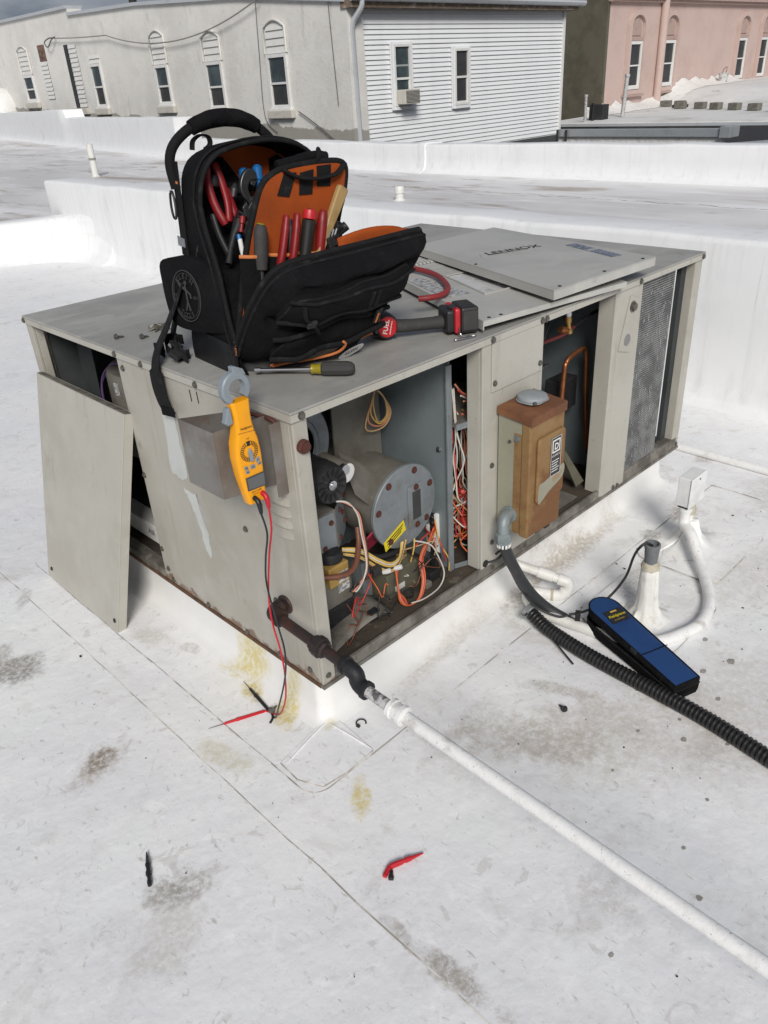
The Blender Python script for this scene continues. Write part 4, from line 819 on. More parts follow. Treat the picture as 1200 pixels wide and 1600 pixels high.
for p, m_, d in (((.718, .062, .305), 'label_yellow', (.6, -.3, .35)), ((.755, .055, .262), 'w_red', (1, -.2, .25)), ((.72, .065, .228), 'w_red', (.3, -.8, -.3)), ((.735, .06, .195), 'w_red', (.4, -.6, -.5)), ((.64, .07, .285), 'w_red', (-.4, -.6, .3)), ((.66, .075, .155), 'w_red', (-.4, -.8, -.5)), ((.69, .06, .24), 'w_black', (1, -.1, .2))):
    g = G(); g.lathe(p, d, [(-.028, .0105), (-.005, .0095), (.008, .0065), (.010, .002)], 8); obj('wire_nut', g, m_, un, smooth=40)
wire([(.70, .07, .14), (.75, .05, .13), (.775, .03, .09), (.76, .02, .05), (.735, .03, .035)], .0024, 'w_green')
wire([(.72, .09, .09), (.74, .06, .10), (.73, .05, .05)], .004, 'w_blue')
# bundle tied at the top, harness round the valve, long loops to the floor
for k in range(4):
    o_ = .006*k
    wire([(.585-.02*k, .30, .74), (.53-.01*k, .28, .63+o_), (.505, .275, .60), (.49-.012*k, .27, .56-.02*k), (.50+.005*k, .265, .505-.008*k), (.535+.006*k, .265, .515), (.535, .27, .565), (.508, .275, .60), (.475, .28, .615+.006*k), (.46, .285, .60)], .0026, ['w_tan', 'w_yellow', 'w_salmon', 'w_tan'][k])
g = G(); g.tube([(.50, .272, .606), (.516, .27, .603)], .009, 8); obj('cable_tie', g, 'black_rubber', un, smooth=60)
for k, c_ in enumerate(('w_white', 'w_salmon', 'w_black')):
    wire([(.205+.004*k, .13, .415), (.232, .115, .405-.004*k), (.258+.005*k, .11, .36), (.262+.006*k, .105, .30), (.262+.004*k, .095, .245), (.255, .088, .20-.01*k), (.232-.012*k, .085, .165), (.212-.01*k, .09, .145+.006*k), (.218, .10, .16)], .0026, c_)
for k, c_ in enumerate(('w_yellow', 'w_white', 'w_yellow', 'w_black', 'w_yellow', 'w_tan')):
    wire([(.235, .16, .245-.004*k), (.275, .13, .235-.006*k), (.315, .105, .195-.007*k), (.355, .095, .165-.006*k), (.395, .10, .165-.004*k), (.425+.004*k, .12, .19)], .0028, c_)
wire([(.30, .17, .20), (.35, .15, .165), (.40, .14, .155), (.45, .15, .15), (.475, .165, .16)], .010, 'black_rubber', 'sleeve')
for k, c_ in enumerate(('w_orange', 'w_salmon', 'w_red', 'w_orange')):
    wire([(.375+.004*k, .10, .145), (.352, .07, .11-.006*k), (.345+.006*k, .055, .055), (.375, .05, .0275), (.415+.004*k, .05, .03), (.445+.004*k, .06, .075), (.455+.005*k, .08, .12), (.50, .10, .15-.008*k), (.565, .12, .14+.012*k)], .0027, c_)
wire([(.455, .10, .19), (.50, .075, .165), (.525, .065, .11), (.535, .055, .055), (.50, .045, .027), (.43, .04, .0265), (.385, .05, .03)], .0024, 'w_white')
wire([(.46, .11, .155), (.52, .11, .175), (.565, .12, .165)], .0024, 'w_red'); wire([(.44, .10, .125), (.445, .09, .17), (.46, .10, .195)], .0024, 'w_yellow')
for k in range(5): wire([(.588, .14+.012*k, .08+.02*k), (.57-.004*k, .13, .10+.015*k), (.575, .125, .13+.01*k), (.589, .14, .15+.006*k)], .0022, ['w_red', 'w_white', 'w_yellow', 'w_red', 'w_red'][k])
wire([(.588, .135, .19), (.580, .11, .12), (.59, .085, .07), (.585, .08, .03)], .0022, 'w_yellow'); wire([(.588, .135, .16), (.578, .10, .11), (.584, .09, .06)], .0022, 'w_red')
for p in ((.332, .09, .15), (.372, .085, .145)):
    g = G(); g.lathe(p, (.5, -.7, .3), [(-.012, .006), (0, .008), (.012, .007), (.014, .002)], 8); obj('wire_connector', g, 'label_white', un, smooth=40)

# loose tangle low in the bay
rt = random.Random(17); tc_ = ['w_brown', 'w_black', 'w_red', 'w_brown', 'w_black', 'w_tan', 'w_black', 'w_orange', 'w_black', 'w_white']
for k in range(17):
    x0 = rt.uniform(.16, .50); y0 = rt.uniform(.045, .12); z0 = rt.uniform(.03, .18); pts = [(x0, y0+.04, z0)]
    for j in range(rt.randint(3, 6)):
        x0 = min(.59, max(.08, x0 + rt.uniform(-.05, .08))); y0 = min(.16, max(.035, y0 + rt.uniform(-.03, .03))); z0 = min(.15, max(.026, z0 + rt.uniform(-.06, .05))); pts.append((x0, y0, z0))
    wire(pts, rt.uniform(.0015, .0022), tc_[k % len(tc_)])
for x, y, z, a, b, c, m_ in ((.30, .10, .165, .016, .010, .012, 'black_plastic'), (.52, .09, .045, .022, .014, .016, 'iron_black'), (.255, .075, .05, .018, .012, .014, 'iron_black'), (.48, .075, .035, .012, .010, .010, 'galv_dusty'), (.56, .11, .06, .014, .012, .03, 'black_plastic')):
    g = G(); g.box(x-a, x+a, y-b, y+b, max(.0228, z-c), z+c); obj('relay', g, m_, un, bev=.003)
# ---------------------------------------------------------------- compressor compartment
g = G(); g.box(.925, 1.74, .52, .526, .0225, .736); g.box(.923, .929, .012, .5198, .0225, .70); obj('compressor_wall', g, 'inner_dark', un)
g = G(); g.box(1.475, 1.481, .065, .5198, .0225, .736); obj('compressor_divider', g, 'partition', un)
g = G(); g.lathe((1.20, .33, .03), (0, 0, 1), [(0, .11), (.03, .125), (.16, .13), (.33, .125), (.39, .10), (.42, .05), (.425, .01)], 28); co = obj('compressor', g, 'black_plastic', un, smooth=50)
g = G(); g.box(1.31, 1.42, .185, .25, .285, .40); obj('terminal_cover', g, 'black_plastic', co, bev=.006)
g = G(); g.lathe((1.20, .33, .03), (0, 0, 1), [(-.006, .15), (0, .15), (.004, .13)], 20); obj('foot', g, 'iron', co, smooth=40)
def pipe(pts, r, m, name='pipe', n=7): g = G(); g.tube(cr(pts, n), r, 10); return obj(name, g, m, un, smooth=60)
pipe([(1.26, .16, .03), (1.272, .155, .30), (1.275, .15, .46), (1.285, .15, .488), (1.31, .15, .503), (1.37, .15, .512), (1.395, .15, .508), (1.405, .15, .488), (1.41, .15, .46), (1.425, .15, .30), (1.45, .15, .14), (1.462, .15, .10), (1.474, .15, .085)], .0085, 'copper', 'copper_pipe')
pipe([(1.10, .14, .60), (1.16, .13, .603), (1.21, .12, .608), (1.27, .12, .62)], .006, 'cloth_red_dark', 'liquid_line')
pipe([(1.27, .12, .62), (1.33, .12, .632), (1.38, .12, .64), (1.47, .12, .642)], .006, 'black_rubber', 'suction_line')
g = G(); g.lathe((1.228, .12, .665), (.25, 0, -1), [(0, .013), (.02, .013), (.021, .009), (.045, .009), (.046, .012), (.06, .012), (.062, .006)], 10); sv = obj('service_valve', g, 'brass', un, smooth=40)
g = G(); g.lathe((1.2275, .12, .668), (-.25, 0, 1), [(0, .016), (.018, .016), (.02, .012)], 12); obj('valve_cap', g, 'steel', sv, smooth=40)
g = G(); g.lathe((1.19, .12, .63), (1, 0, -.3), [(0, .010), (.02, .012), (.05, .008)], 10); obj('valve_body', g, 'copper', sv, smooth=40)
for k in range(5): pipe([(1.06+.03*k, .14, .73), (1.07+.018*k, .13, .66), (1.08+.004*k, .13, .58), (1.09+.004*k, .14, .50)], .0025, 'w_black', 'wire')
g = G(); g.lathe((1.10, .13, .52), (1, 0, .05), [(0, .006), (.012, .010), (.03, .010), (.032, .006), (.045, .006)], 8); obj('schrader_port', g, 'dark_steel', un, smooth=40)
g = G(); g.slab([(1.20, .10, .205), (1.235, .10, .19), (1.32, .07, .05), (1.27, .07, .045)], (0, .004, .002)); obj('bent_strap', g, 'khaki', un)
g = G(); g.slab([(.96, .045, .0235), (1.24, .045, .0235), (1.24, .20, .0235), (.96, .20, .0235)], (0, 0, .004)); obj('floor_plate', g, 'galv_dusty', un)

# ---------------------------------------------------------------- condenser coil wrapping the far end
path = [V((1.482, .012, 0)), V((1.58, .012, 0)), V((1.705, .012, 0))] + [V((1.705+.035*math.sin(R(a)), .047-.035*math.cos(R(a)), 0)) for a in (20, 40, 60, 80)] + [V((1.741, .09, 0)), V((1.741, .4, 0)), V((1.741, .8, 0)), V((1.741, 1.3, 0))]
def off_path(o): 
    res = []
    for i, p in enumerate(path):
        d = (path[min(i+1, len(path)-1)]-path[max(i-1, 0)]).normalized(); res.append(p + V((d.y, -d.x, 0))*o)
    return res
g = G(); a_, b_ = off_path(0), off_path(-.05)
g.loft([[p + V((0, 0, .024)), p + V((0, 0, .735)), q + V((0, 0, .735)), q + V((0, 0, .024))] for p, q in zip(a_, b_)]); core = obj('condenser_coil', g, 'coil_core', un)
g = G(); c0, c1 = off_path(.0045), off_path(.0002)
for k in range(88):
    z = .03 + k*.008
    g.loft([[p + V((0, 0, z)), p + V((0, 0, z+.0042)), q + V((0, 0, z+.0042)), q + V((0, 0, z))] for p, q in zip(c0, c1)], True, True)
obj('fins', g, 'coil', core, kind='stuff')
g = G(); rc = random.Random(5)
for k in range(130):
    x = rc.uniform(1.485, 1.70); z = rc.uniform(.05, .70); h = rc.uniform(.006, .03) if rc.random() < .25 else rc.uniform(.004, .010)
    g.box(x, x+rc.uniform(.0015, .003), .005, .0068, z, z+h)
obj('bent_fins', g, 'coil_light', core, kind='stuff')
# ---------------------------------------------------------------- blower bay seen through the left opening
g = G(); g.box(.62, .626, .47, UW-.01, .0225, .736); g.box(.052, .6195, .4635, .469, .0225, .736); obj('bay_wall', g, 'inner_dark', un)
g = G(); g.lathe((.26, .985, .33), (0, 0, 1), [(0, .15), (.02, .19), (.27, .19), (.285, .182), (.287, .05)], 40); bh = obj('blower_housing', g, 'galv_dusty', un, smooth=40)
g = G(); g.slab([(.086, .91, .555), (.0695, .98, .555), (.0695, .98, .595), (.086, .91, .595)], (-.002, 0, 0)); obj('label', g, 'label_print', bh)
for k in range(4): 
    g = G(); g.tube(cr([(.10, 1.16, .40), (.10, 1.14, .55), (.12+.01*k, 1.09, .615), (.14+.012*k, 1.03, .624+.004*k), (.18+.01*k, .95, .624), (.15+.01*k, .91, .624+.004*k), (.12+.01*k, .93, .624), (.13, .99, .628), (.17, .91, .624), (.23, .86, .624)], 5), .0035, 6); obj('wire', g, 'w_purple', un, smooth=60)
g = G(); g.box(.058, .118, .80, 1.30, .05, .115); fl = obj('air_filter', g, 'label_white', un, bev=.003)
g = G(); g.box(.13, .55, .80, 1.30, .05, .105); obj('filter_media', g, 'inner_dark', fl)
g = G(); g.text('AIR', (.0576, .955, .075), (0, -1, 0), (0, 0, 1), .03); obj('print', g, 'black_ink', fl)
g = G(); g.slab([(.10, 1.22, .03), (.10, 1.33, .03), (.12, 1.30, .73), (.12, 1.20, .73)], (.003, 0, 0)); obj('inner_baffle', g, 'inner_dark', un)
# ================================================================== PANELS AND THINGS ON THE UNIT
# leaning access door
dr_ = thing('access_door', 'beige access panel leaning against the left end of the unit', 'panel', (-.165, 1.1, ZR))
b0, b1 = V((-.172, .852, ZR+.008)), V((-.172, 1.375, ZR+.008)); t0, t1 = V((-.022, .757, .575)), V((-.022, 1.345, .578))
nrm = (b1-b0).cross(t0-b0).normalized(); nrm = nrm if nrm.x > 0 else -nrm
g = G(); g.slab([b0, b1, t1, t0], nrm*.003); obj('face', g, 'cabinet_clean', dr_, bev=.001)
ins = lambda p, k: p + nrm*k
for a, b in ((b0, t0), (t0, t1), (b1, t1)):
    c_ = (b0+b1+t0+t1)/4; inw = ((c_-(a+b)/2)); inw -= (b-a).normalized()*inw.dot((b-a).normalized()); inw.normalize()
    g = G(); g.slab([a+nrm*.0031, b+nrm*.0031, b+inw*.003+nrm*.0031, a+inw*.003+nrm*.0031], nrm*.028); obj('turned_edge', g, 'cabinet_clean', dr_)
up_ = (t0-b0).normalized(); sd_ = (b1-b0).normalized()
for p in (b0+up_*.04+sd_*.02, b1+up_*.04-sd_*.03): hexhead(dr_, p - nrm*.0005, -nrm, .006, .003, 'screw_black', 'screw_hole')
g = G(); g.slab([t0+nrm*.0035+up_*.0006, t1+nrm*.0035+up_*.0006, t1+nrm*.024+up_*.0006, t0+nrm*.024+up_*.0006], up_*.002); obj('gasket', g, 'rail_dirty', dr_)

def tray(name, label, corners, depth, m, sides=(0, 1, 2, 3)):
    """shallow sheet-metal panel, face up: four corners in order, flange turned down"""
    P = [V(p) for p in corners]; n = (P[1]-P[0]).cross(P[3]-P[0]).normalized()
    if n.z < 0: n = -n
    t = thing(name, label, 'panel', tuple(sum(P, V((0, 0, 0)))/4 - n*depth))
    g = G(); g.slab(P, -n*.003); obj('face', g, m, t, bev=.0015)
    c_ = sum(P, V((0, 0, 0)))/4
    for i in sides:
        a, b = P[i], P[(i+1) % 4]; e = (b-a).normalized(); w_ = c_-(a+b)/2; w_ -= e*w_.dot(e); w_.normalize()
        g = G(); g.slab([a-n*.0031+e*.001, b-n*.0031-e*.001, b-n*.0031+w_*.003-e*.001, a-n*.0031+w_*.003+e*.001], -n*depth); obj('turned_edge', g, m, t)
    return t, n
# lower panel with a cut-out lined with foil
A0, A1, A3 = V((.662, .012, .797)), V((1.300, -.038, .778)), V((.884, .512, .7985))
A2 = A1 + (A3-A0)*1.5
ex, ey = (A1-A0), (A3-A0)
lp = thing('vented_panel', 'beige panel with cut-out and printed label lying under the lettered panel', 'panel', tuple((A0+A1+A2+A3)/4 - V((0, 0, .03))))
def pp(u_, v_, k=0): return A0 + ex*u_ + ey*v_ + V((0, 0, k))
u0, u1, v0, v1 = .235, .76, .38, 1.15
g = G(); n_ = V((0, 0, -.003))
for q in ([(0, 0), (1, 0), (1, v0), (0, v0)], [(0, v0), (u0, v0), (u0, v1), (0, v1)], [(u1, v0), (1, v0), (1, v1), (u1, v1)], [(0, v1), (1, v1), (1, 1.5), (0, 1.5)]): g.slab([pp(*c) for c in q], n_)
obj('face', g, 'loose_panel', lp)
g = G(); g.slab([pp(u0-.02, v0-.02, -.006), pp(u1+.02, v0-.02, -.006), pp(u1+.02, v1+.02, -.006), pp(u0-.02, v1+.02, -.006)], (0, 0, -.003)); obj('foil_liner', g, 'foil', lp)
g = G(); g.slab([pp(u0, .92, -.001), pp(u1, .90, -.001), pp(u1, v1, -.001), pp(u0, v1, -.001)], (0, 0, -.003)); obj('bent_flap', g, 'loose_panel', lp)
for a, b in (((0, 0), (1, 0)), ((0, 0), (0, 1.5)), ((1, 0), (1, 1.5))):
    p, q = pp(*a, -.0031), pp(*b, -.0031); e = (q-p).normalized(); w_ = pp(.5, .5)-(p+q)/2; w_ -= e*w_.dot(e); w_.normalize(); dp = .022 if a == (0, 0) and b == (0, 1.5) else .012
    g = G(); g.slab([p+e*.002, q-e*.002, q-e*.002+w_*.003, p+e*.002+w_*.003], (0, 0, -dp)); obj('turned_edge', g, 'loose_panel', lp)
for a, b in (((u0, v0), (u1, v0)), ((u0, v0), (u0, v1))):
    p, q = pp(*a, .0006), pp(*b, .0006); e = (q-p).normalized(); w_ = V((-e.y, e.x, 0))*.004; g = G(); g.slab([p, q, q+w_, p+w_], (0, 0, .004)); obj('cutout_lip', g, 'loose_panel', lp)
for k in range(14):
    v_ = 1.0 - .0*k; a = pp(.10+.028*k, 1.30, .0006); g = G(); g.ob(a + V((0, 0, .003)), ex.normalized()*.006, ey.normalized()*.018, V((0, 0, .003))); obj('louvre', g, 'loose_panel', lp, bev=.002)
g = G(); g.slab([pp(.03, .48, .0007), pp(.185, .47, .0007), pp(.10, .98, .0007), pp(.015, .97, .0007)], (0, 0, .0005)); obj('printed_label', g, 'label_print', lp)
for u_, v_ in ((.05, .03), (.12, .025), (.5, .10), (.55, .15)): hexhead(lp, pp(u_, v_, 0), (0, 0, 1), .004, .002, 'screw_black', 'screw_hole')
# lettered panel lying on top
B = [V((1.215, .780, .826)), V((.918, -.030, .829)), V((1.440, -.052, .787)), V((1.655, .755, .826))]
B[2].z = B[1].z + ((B[0]-B[1]).cross(B[3]-B[1])).normalized().dot(V((0, 0, 0)))
_n = (B[0]-B[1]).cross(B[3]-B[1]).normalized(); B[2].z = B[1].z - (_n.x*(B[2].x-B[1].x) + _n.y*(B[2].y-B[1].y))/_n.z
tp2, nn = tray('lettered_panel', 'beige panel lettered LENNOX lying on top of the unit', B, .024, 'loose_panel')
B3 = B[3]
def pb(u_, v_, k=.0006): return B[1]*(1-u_)*(1-v_) + B[0]*(1-u_)*v_ + B[2]*u_*(1-v_) + B[3]*u_*v_ + nn*k
# nameplate LENNOX and sticker
o_ = V((1.178, .418, 0)); exd = (V((1.385, .362, 0))-o_); 
def on_b(x, y, k): # height of the panel plane at x, y
    d = B[1]; return V((x, y, d.z - (nn.x*(x-d.x) + nn.y*(y-d.y))/nn.z)) + nn*k
pc = [(1.172, .428), (1.362, .362), (1.402, .404), (1.212, .470)]
g = G(); g.slab([on_b(x, y, .0007) for x, y in pc], nn*.001); np_ = obj('nameplate', g, 'loose_panel', tp2)
xd = (on_b(1.362, .362, 0)-on_b(1.172, .428, 0)).normalized(); yd = nn.cross(xd)
g = G(); g.slab([on_b(1.172, .428, .002)+xd*.03+yd*.004, on_b(1.362, .362, .002)-xd*.012+yd*.004, on_b(1.362, .362, .002)-xd*.012+yd*.008, on_b(1.172, .428, .002)+xd*.03+yd*.008], nn*.0004)
g.text('LENNOX', on_b(1.172, .428, .002)+xd*.030+yd*.012, xd, yd, .054, .010, .0004, 1.0, shear=.15); obj('lettering', g, 'black_ink', np_)
g = G(); g.slab([on_b(x, y, .0009) for x, y in ((1.372, .062), (1.412, .050), (1.508, .283), (1.468, .297))], nn*.0006); obj('rating_plate', g, 'label_blue', tp2)
g = G(); g.slab([on_b(x, y, .0016) for x, y in ((1.418, .176), (1.458, .163), (1.464, .178), (1.424, .191))], nn*.0004); obj('plate_gap', g, 'loose_panel', tp2)
for u_, v_ in ((.08, .02), (.5, .02), (.9, .02), (.02, .5)): hexhead(tp2, pb(u_, v_), nn, .004, .002, 'screw_black', 'screw_hole')
# red hose scraps
hz = cr([(.975, .60, .812), (.982, .565, .812), (.973, .499, .812), (.939, .414, .812), (.869, .318, .812), (.816, .270, .812), (.765, .252, .811), (.725, .261, .811), (.704, .281, .810)], 8)
g = G(); g.tube(hz, .0085, 10); t = thing('red_hose', 'curved red rubber hose end on the printed label of the vented panel', 'hose', (.9, .4, .80)); obj('tube', g, 'red_hose', t, smooth=60)
g = G(); d = (hz[-1]-hz[-2]).normalized(); g.lathe(hz[-1], d, [(0, .0045), (.0006, .0045), (.0007, .001)], 10); obj('bore', g, 'black_ink', t)
g = G(); g.tube(cr([(1.02, .90, .772), (1.15, .88, .772), (1.30, .86, .772), (1.45, .86, .773), (1.62, .92, .770)], 6), .011, 10); t = thing('red_hose', 'dark red hose lying behind the lettered panel', 'hose', (1.3, .87, .76)); obj('tube', g, 'red_hose', t, smooth=60)
g = G(); g.lathe((1.30, .878, .772), (1, .0, 0), [(0, .012), (.004, .020), (.05, .020), (.055, .012)], 8); obj('fitting', g, 'brass', t, smooth=30)

# nut driver
t = thing('nut_driver', 'nut driver with black and amber handle lying near the front corner', 'nut driver', (.16, .16, .76))
p0, p1 = V((.098, .251, .775)), V((.2395, .0565, .779)); d = (p1-p0).normalized(); Lh = (p1-p0).length
g = G(); g.lathe(p0, d, [(0, .0062), (.014, .0062), (.0145, .0042), (.15, .0042)], 12); sh_ = obj('shaft', g, 'steel', t, smooth=30)
g = G(); g.lathe(p0+d*.137, d, [(0, .010), (.003, .0125), (.01, .011), (.02, .0125), (.028, .0125), (.03, .009)], 14); obj('bolster', g, 'amber', t, smooth=30)
g = G(); g.lathe(p0+d*.163, d, [(0, .013), (.004, .0165), (.02, .0172), (.06, .0172), (.072, .015), (.078, .010), (.079, .003)], 10); hd_ = obj('handle', g, 'dark_rubber', t, smooth=20)

# impact driver lying on its side
t = thing('impact_driver', 'red and black cordless impact driver lying beside the backpack', 'power tool', (.6, .2, .76))
ax = V((.487, .205, 0)); 
e1 = V((.70, .085, 0)) - V((.475, .215, 0)); e1.normalize(); e2 = V((-e1.y, e1.x, 0)); ez = V((0, 0, 1))
H0 = V((.480, .190, .797))           # rear of the motor housing
def dp(a, b, c): return H0 + e1*a + e2*b + ez*c
nose = V((-.28, .9, .32)).normalized() 
fwd = V((.42, .89, -.05)).normalized() # barrel points away from the viewer
g = G(); g.lathe(H0 - fwd*.012 + ez*.002, fwd, [(0, .020), (.001, .029), (.008, .033), (.05, .035), (.075, .035), (.085, .028), (.125, .022), (.15, .012), (.155, .008)], 28); md_ = obj('motor_housing', g, 'black_plastic', t, smooth=35)
g = G(); g.lathe(H0 - fwd*.0128 + ez*.002, -fwd, [(0, .0265), (.001, .0255), (.0015, .01)], 28); bd_ = obj('badge', g, 'red_plastic', md_, smooth=40)
xr = e1*.25 + ez*.97; xr = (xr - fwd*xr.dot(fwd)).normalized(); yr = (-fwd).cross(xr)
g = G(); g.text('FUEL', H0 - fwd*.0144 + ez*.002 - xr*.019 - yr*.001, xr, yr, .0175, .015, .0002); obj('lettering', g, 'white_ink', bd_)
g = G()
for k in range(9): g.ob(H0 - fwd*.0146 + ez*.002 + xr*(-.016+.004*k) - yr*.009, xr*.0013, yr*.0012, fwd*.0002)
obj('small_print', g, 'white_ink', bd_)
for a in (30, 150, 210, 330):
    c_ = H0 - fwd*.010 + ez*.002 + xr*.031*math.sin(R(a)) + yr*.031*math.cos(R(a)); hexhead(md_, c_, -fwd, .0035, .003, 'dark_steel')
g = G(); hp = [dp(.024, .0, .0), dp(.06, .002, -.004), (dp(.12, .003, -.006)), dp(.165, .0, -.006)]
g.tube(cr(hp, 5), [.0205]*6 + [.0195]*6 + [.021]*4, 14, True, .82); obj('grip', g, 'dark_rubber', t, smooth=50)
g = G(); g.ob(dp(.06, .022, -.004), e1*.011, e2*.006, ez*.007); obj('trigger', g, 'red_plastic', t, bev=.004)
g = G(); g.ob(dp(.166, -.002, .002), e1*.012, e2*.040, ez*.030); ft = obj('battery_foot', g, 'black_plastic', t, bev=.008)
g = G(); g.ob(dp(.183, -.004, .003), e1*.008, e2*.043, ez*.033); bt = obj('battery_latch', g, 'red_plastic', t, bev=.006)
for b_ in (-.014, .004): 
    g = G(); g.ob(dp(.1745, b_-.012, .0285)+ez*.009, e1*.010, e2*.006, ez*.0012); obj('latch_slot', g, 'black_plastic', bt, bev=.001)
g = G(); g.ob(dp(.216, -.004, .003), e1*.0245, e2*.045, ez*.034); ba = obj('battery', g, 'black_plastic', t, bev=.007)
g = G(); g.slab([dp(.196, -.0492, -.022), dp(.236, -.0492, -.022), dp(.236, -.0492, .028), dp(.196, -.0492, .028)], -e2*.002); obj('battery_panel', g, 'dark_rubber', ba, bev=.001)
for q in ([(.196, .0375), (.234, .0375), (.234, .0385), (.196, .0385)],):
    for b_ in (-.030, -.012, .006, .024):
        g = G(); g.ob(dp(.216, b_, .0375), e1*.018, e2*.0015, ez*.0008); obj('rib', g, 'dark_rubber', ba)
g = G(); g.tube(cr([dp(.186, -.047, -.01), dp(.182, -.062, -.024), dp(.19, -.066, -.0315), dp(.215, -.066, -.033), dp(.222, -.072, -.033), dp(.19, -.082, -.033), dp(.165, -.086, -.033), dp(.160, -.083, -.033), dp(.178, -.078, -.033)], 4), .0018, 6); obj('belt_hook', g, 'steel', t, smooth=60)

# loose screws on the top
sc = 0
SCR = [(.049, .847, 'dark hex screw lying alone nearest the left edge of the unit top'), (.094, .782, 'dark screw lying on its head between the pile and the backpack strap'), (.160, .845, 'screw at the left tip of the little pile behind the backpack strap')]
PILE = [(.168, .832), (.176, .842), (.172, .822), (.182, .828), (.188, .838), (.180, .812), (.19, .82), (.196, .828)]
def loose_screw(x, y, z, a, label, group=None, s=1.0, m='screw'):
    t = thing('loose_screw', label, 'screw', (x, y, z), group); d = V((math.cos(a), math.sin(a), -.22)).normalized(); c_ = V((x, y, z+.0075*s))
    g = G(); g.lathe(c_, d, [(-.005*s, .004*s), (-.0045*s, .0065*s), (-.001*s, .0065*s), (0, .009*s), (.0015*s, .009*s), (.0017*s, .0034*s), (.019*s, .0030*s), (.025*s, .0005)], 8); obj('body', g, m, t, smooth=30)
rs = random.Random(11)
for x, y, lb in SCR: loose_screw(x, y, .76, rs.uniform(-1, 1), lb)
for x, y in PILE: loose_screw(x, y, .76, rs.uniform(0, 6.28), 'dark screw in the small pile behind the backpack strap', 'screws piled on the unit top')

# ---------------------------------------------------------------- clamp meter hanging on the flue hood
mt = thing('clamp_meter', 'yellow clamp meter with grey jaw hanging from the flue hood', 'clamp meter', (-.095, .045, .57))
YF = .030
prof = [(-.1135, .5705, .026), (-.1180, .60, .028), (-.1250, .645, .031), (-.1275, .685, .033), (-.1240, .72, .034), (-.1170, .742, .033), (-.1155, .762, .030), (-.1160, .781, .028), (-.1190, .810, .026)]
profr = [(-.0670, .5765), (-.0655, .60), (-.0635, .645), (-.0630, .685), (-.0660, .715), (-.0720, .737), (-.0750, .757), (-.0755, .775), (-.0735, .806)]
rings = []
for (xl, z, dpt), (xr_, zr) in zip(prof, profr):
    zz = (z+zr)/2; c = .005
    rings.append([V((xl+c, YF, zz)), V((xl, YF+c, zz)), V((xl, YF+dpt-c, zz)), V((xl+c, YF+dpt, zz)), V((xr_-c, YF+dpt, zz)), V((xr_, YF+dpt-c, zz)), V((xr_, YF+c, zz)), V((xr_-c, YF, zz))])
g = G(); g.loft([r[::-1] for r in rings]); bo = obj('body', g, 'meter_yellow', mt, smooth=55, bev=.0015)
# saddle at the neck
g = G(); g.lathe((-.097, YF+.002, .823), (0, 1, 0), [(0, .020), (.024, .020)], 20); 
# jaw: two half rings
def arc_pts(c, r, a0, a1, n): return [V((c[0]+r*math.cos(R(a0+(a1-a0)*k/n)), 0, c[1]+r*math.sin(R(a0+(a1-a0)*k/n)))) for k in range(n+1)]
JC = (-.0965, .833)
def jaw(a0, a1, ri, ro, yc, th, tip=None):
    n = 14; rings = []
    for k in range(n+1):
        a = R(a0+(a1-a0)*k/n); cs, sn = math.cos(a), math.sin(a); ro2 = ro(k/n) if callable(ro) else ro
        pts = [(ri, -th), (ro2-.003, -th), (ro2, -th+.003), (ro2, th-.003), (ro2-.003, th), (ri, th)]
        rings.append([V((JC[0]+r*cs, yc+y_, JC[1]+r*sn)) for r, y_ in pts])
    g = G(); g.loft(rings if a1 > a0 else [r[::-1] for r in rings]); return g
obj('fixed_jaw', jaw(-50, 82, .0205, lambda t_: .0345 + .012*max(0, (t_-.80))*5*(1 if t_ < .99 else .6), YF+.016, .0085), 'meter_grey', mt, smooth=35)
obj('moving_jaw', jaw(83, 236, .0205, .0360, YF+.016, .0095), 'meter_grey', mt, smooth=35)
g = G(); g.slab([V((JC[0]+.006, YF+.009, JC[1]+.030)), V((JC[0]+.028, YF+.009, JC[1]+.022)), V((JC[0]+.022, YF+.009, JC[1]+.036)), V((JC[0]+.004, YF+.009, JC[1]+.0455)), V((JC[0]-.004, YF+.009, JC[1]+.046)), V((JC[0]-.0035, YF+.009, JC[1]+.034))], (0, .015, 0)); obj('jaw_tip', g, 'meter_grey', mt, bev=.002)
g = G(); g.slab([V((-.128, YF+.006, .800)), V((-.1195, YF+.006, .80)), V((-.1175, YF+.006, .765)), V((-.130, YF+.006, .762)), V((-.139, YF+.006, .770)), V((-.134, YF+.006, .778))], (0, .016, 0)); obj('jaw_trigger', g, 'meter_grey', mt, bev=.003)
g = G(); g.slab([V((-.1165, YF-.0006, .7415)), V((-.0725, YF-.0006, .737)), V((-.0725, YF-.0006, .7378)), V((-.1165, YF-.0006, .7423))], (0, .0005, 0)); obj('seam_line', g, 'w_brown', bo)
def fc(x, z, k=.0007): return V((x, YF-k, z))
g = G(); g.text('Fieldpiece', fc(-.1095, .7475), (1, 0, -.02), (0, 0, 1), .0072, .012, .0002, shear=.2); obj('lettering', g, 'black_ink', bo)
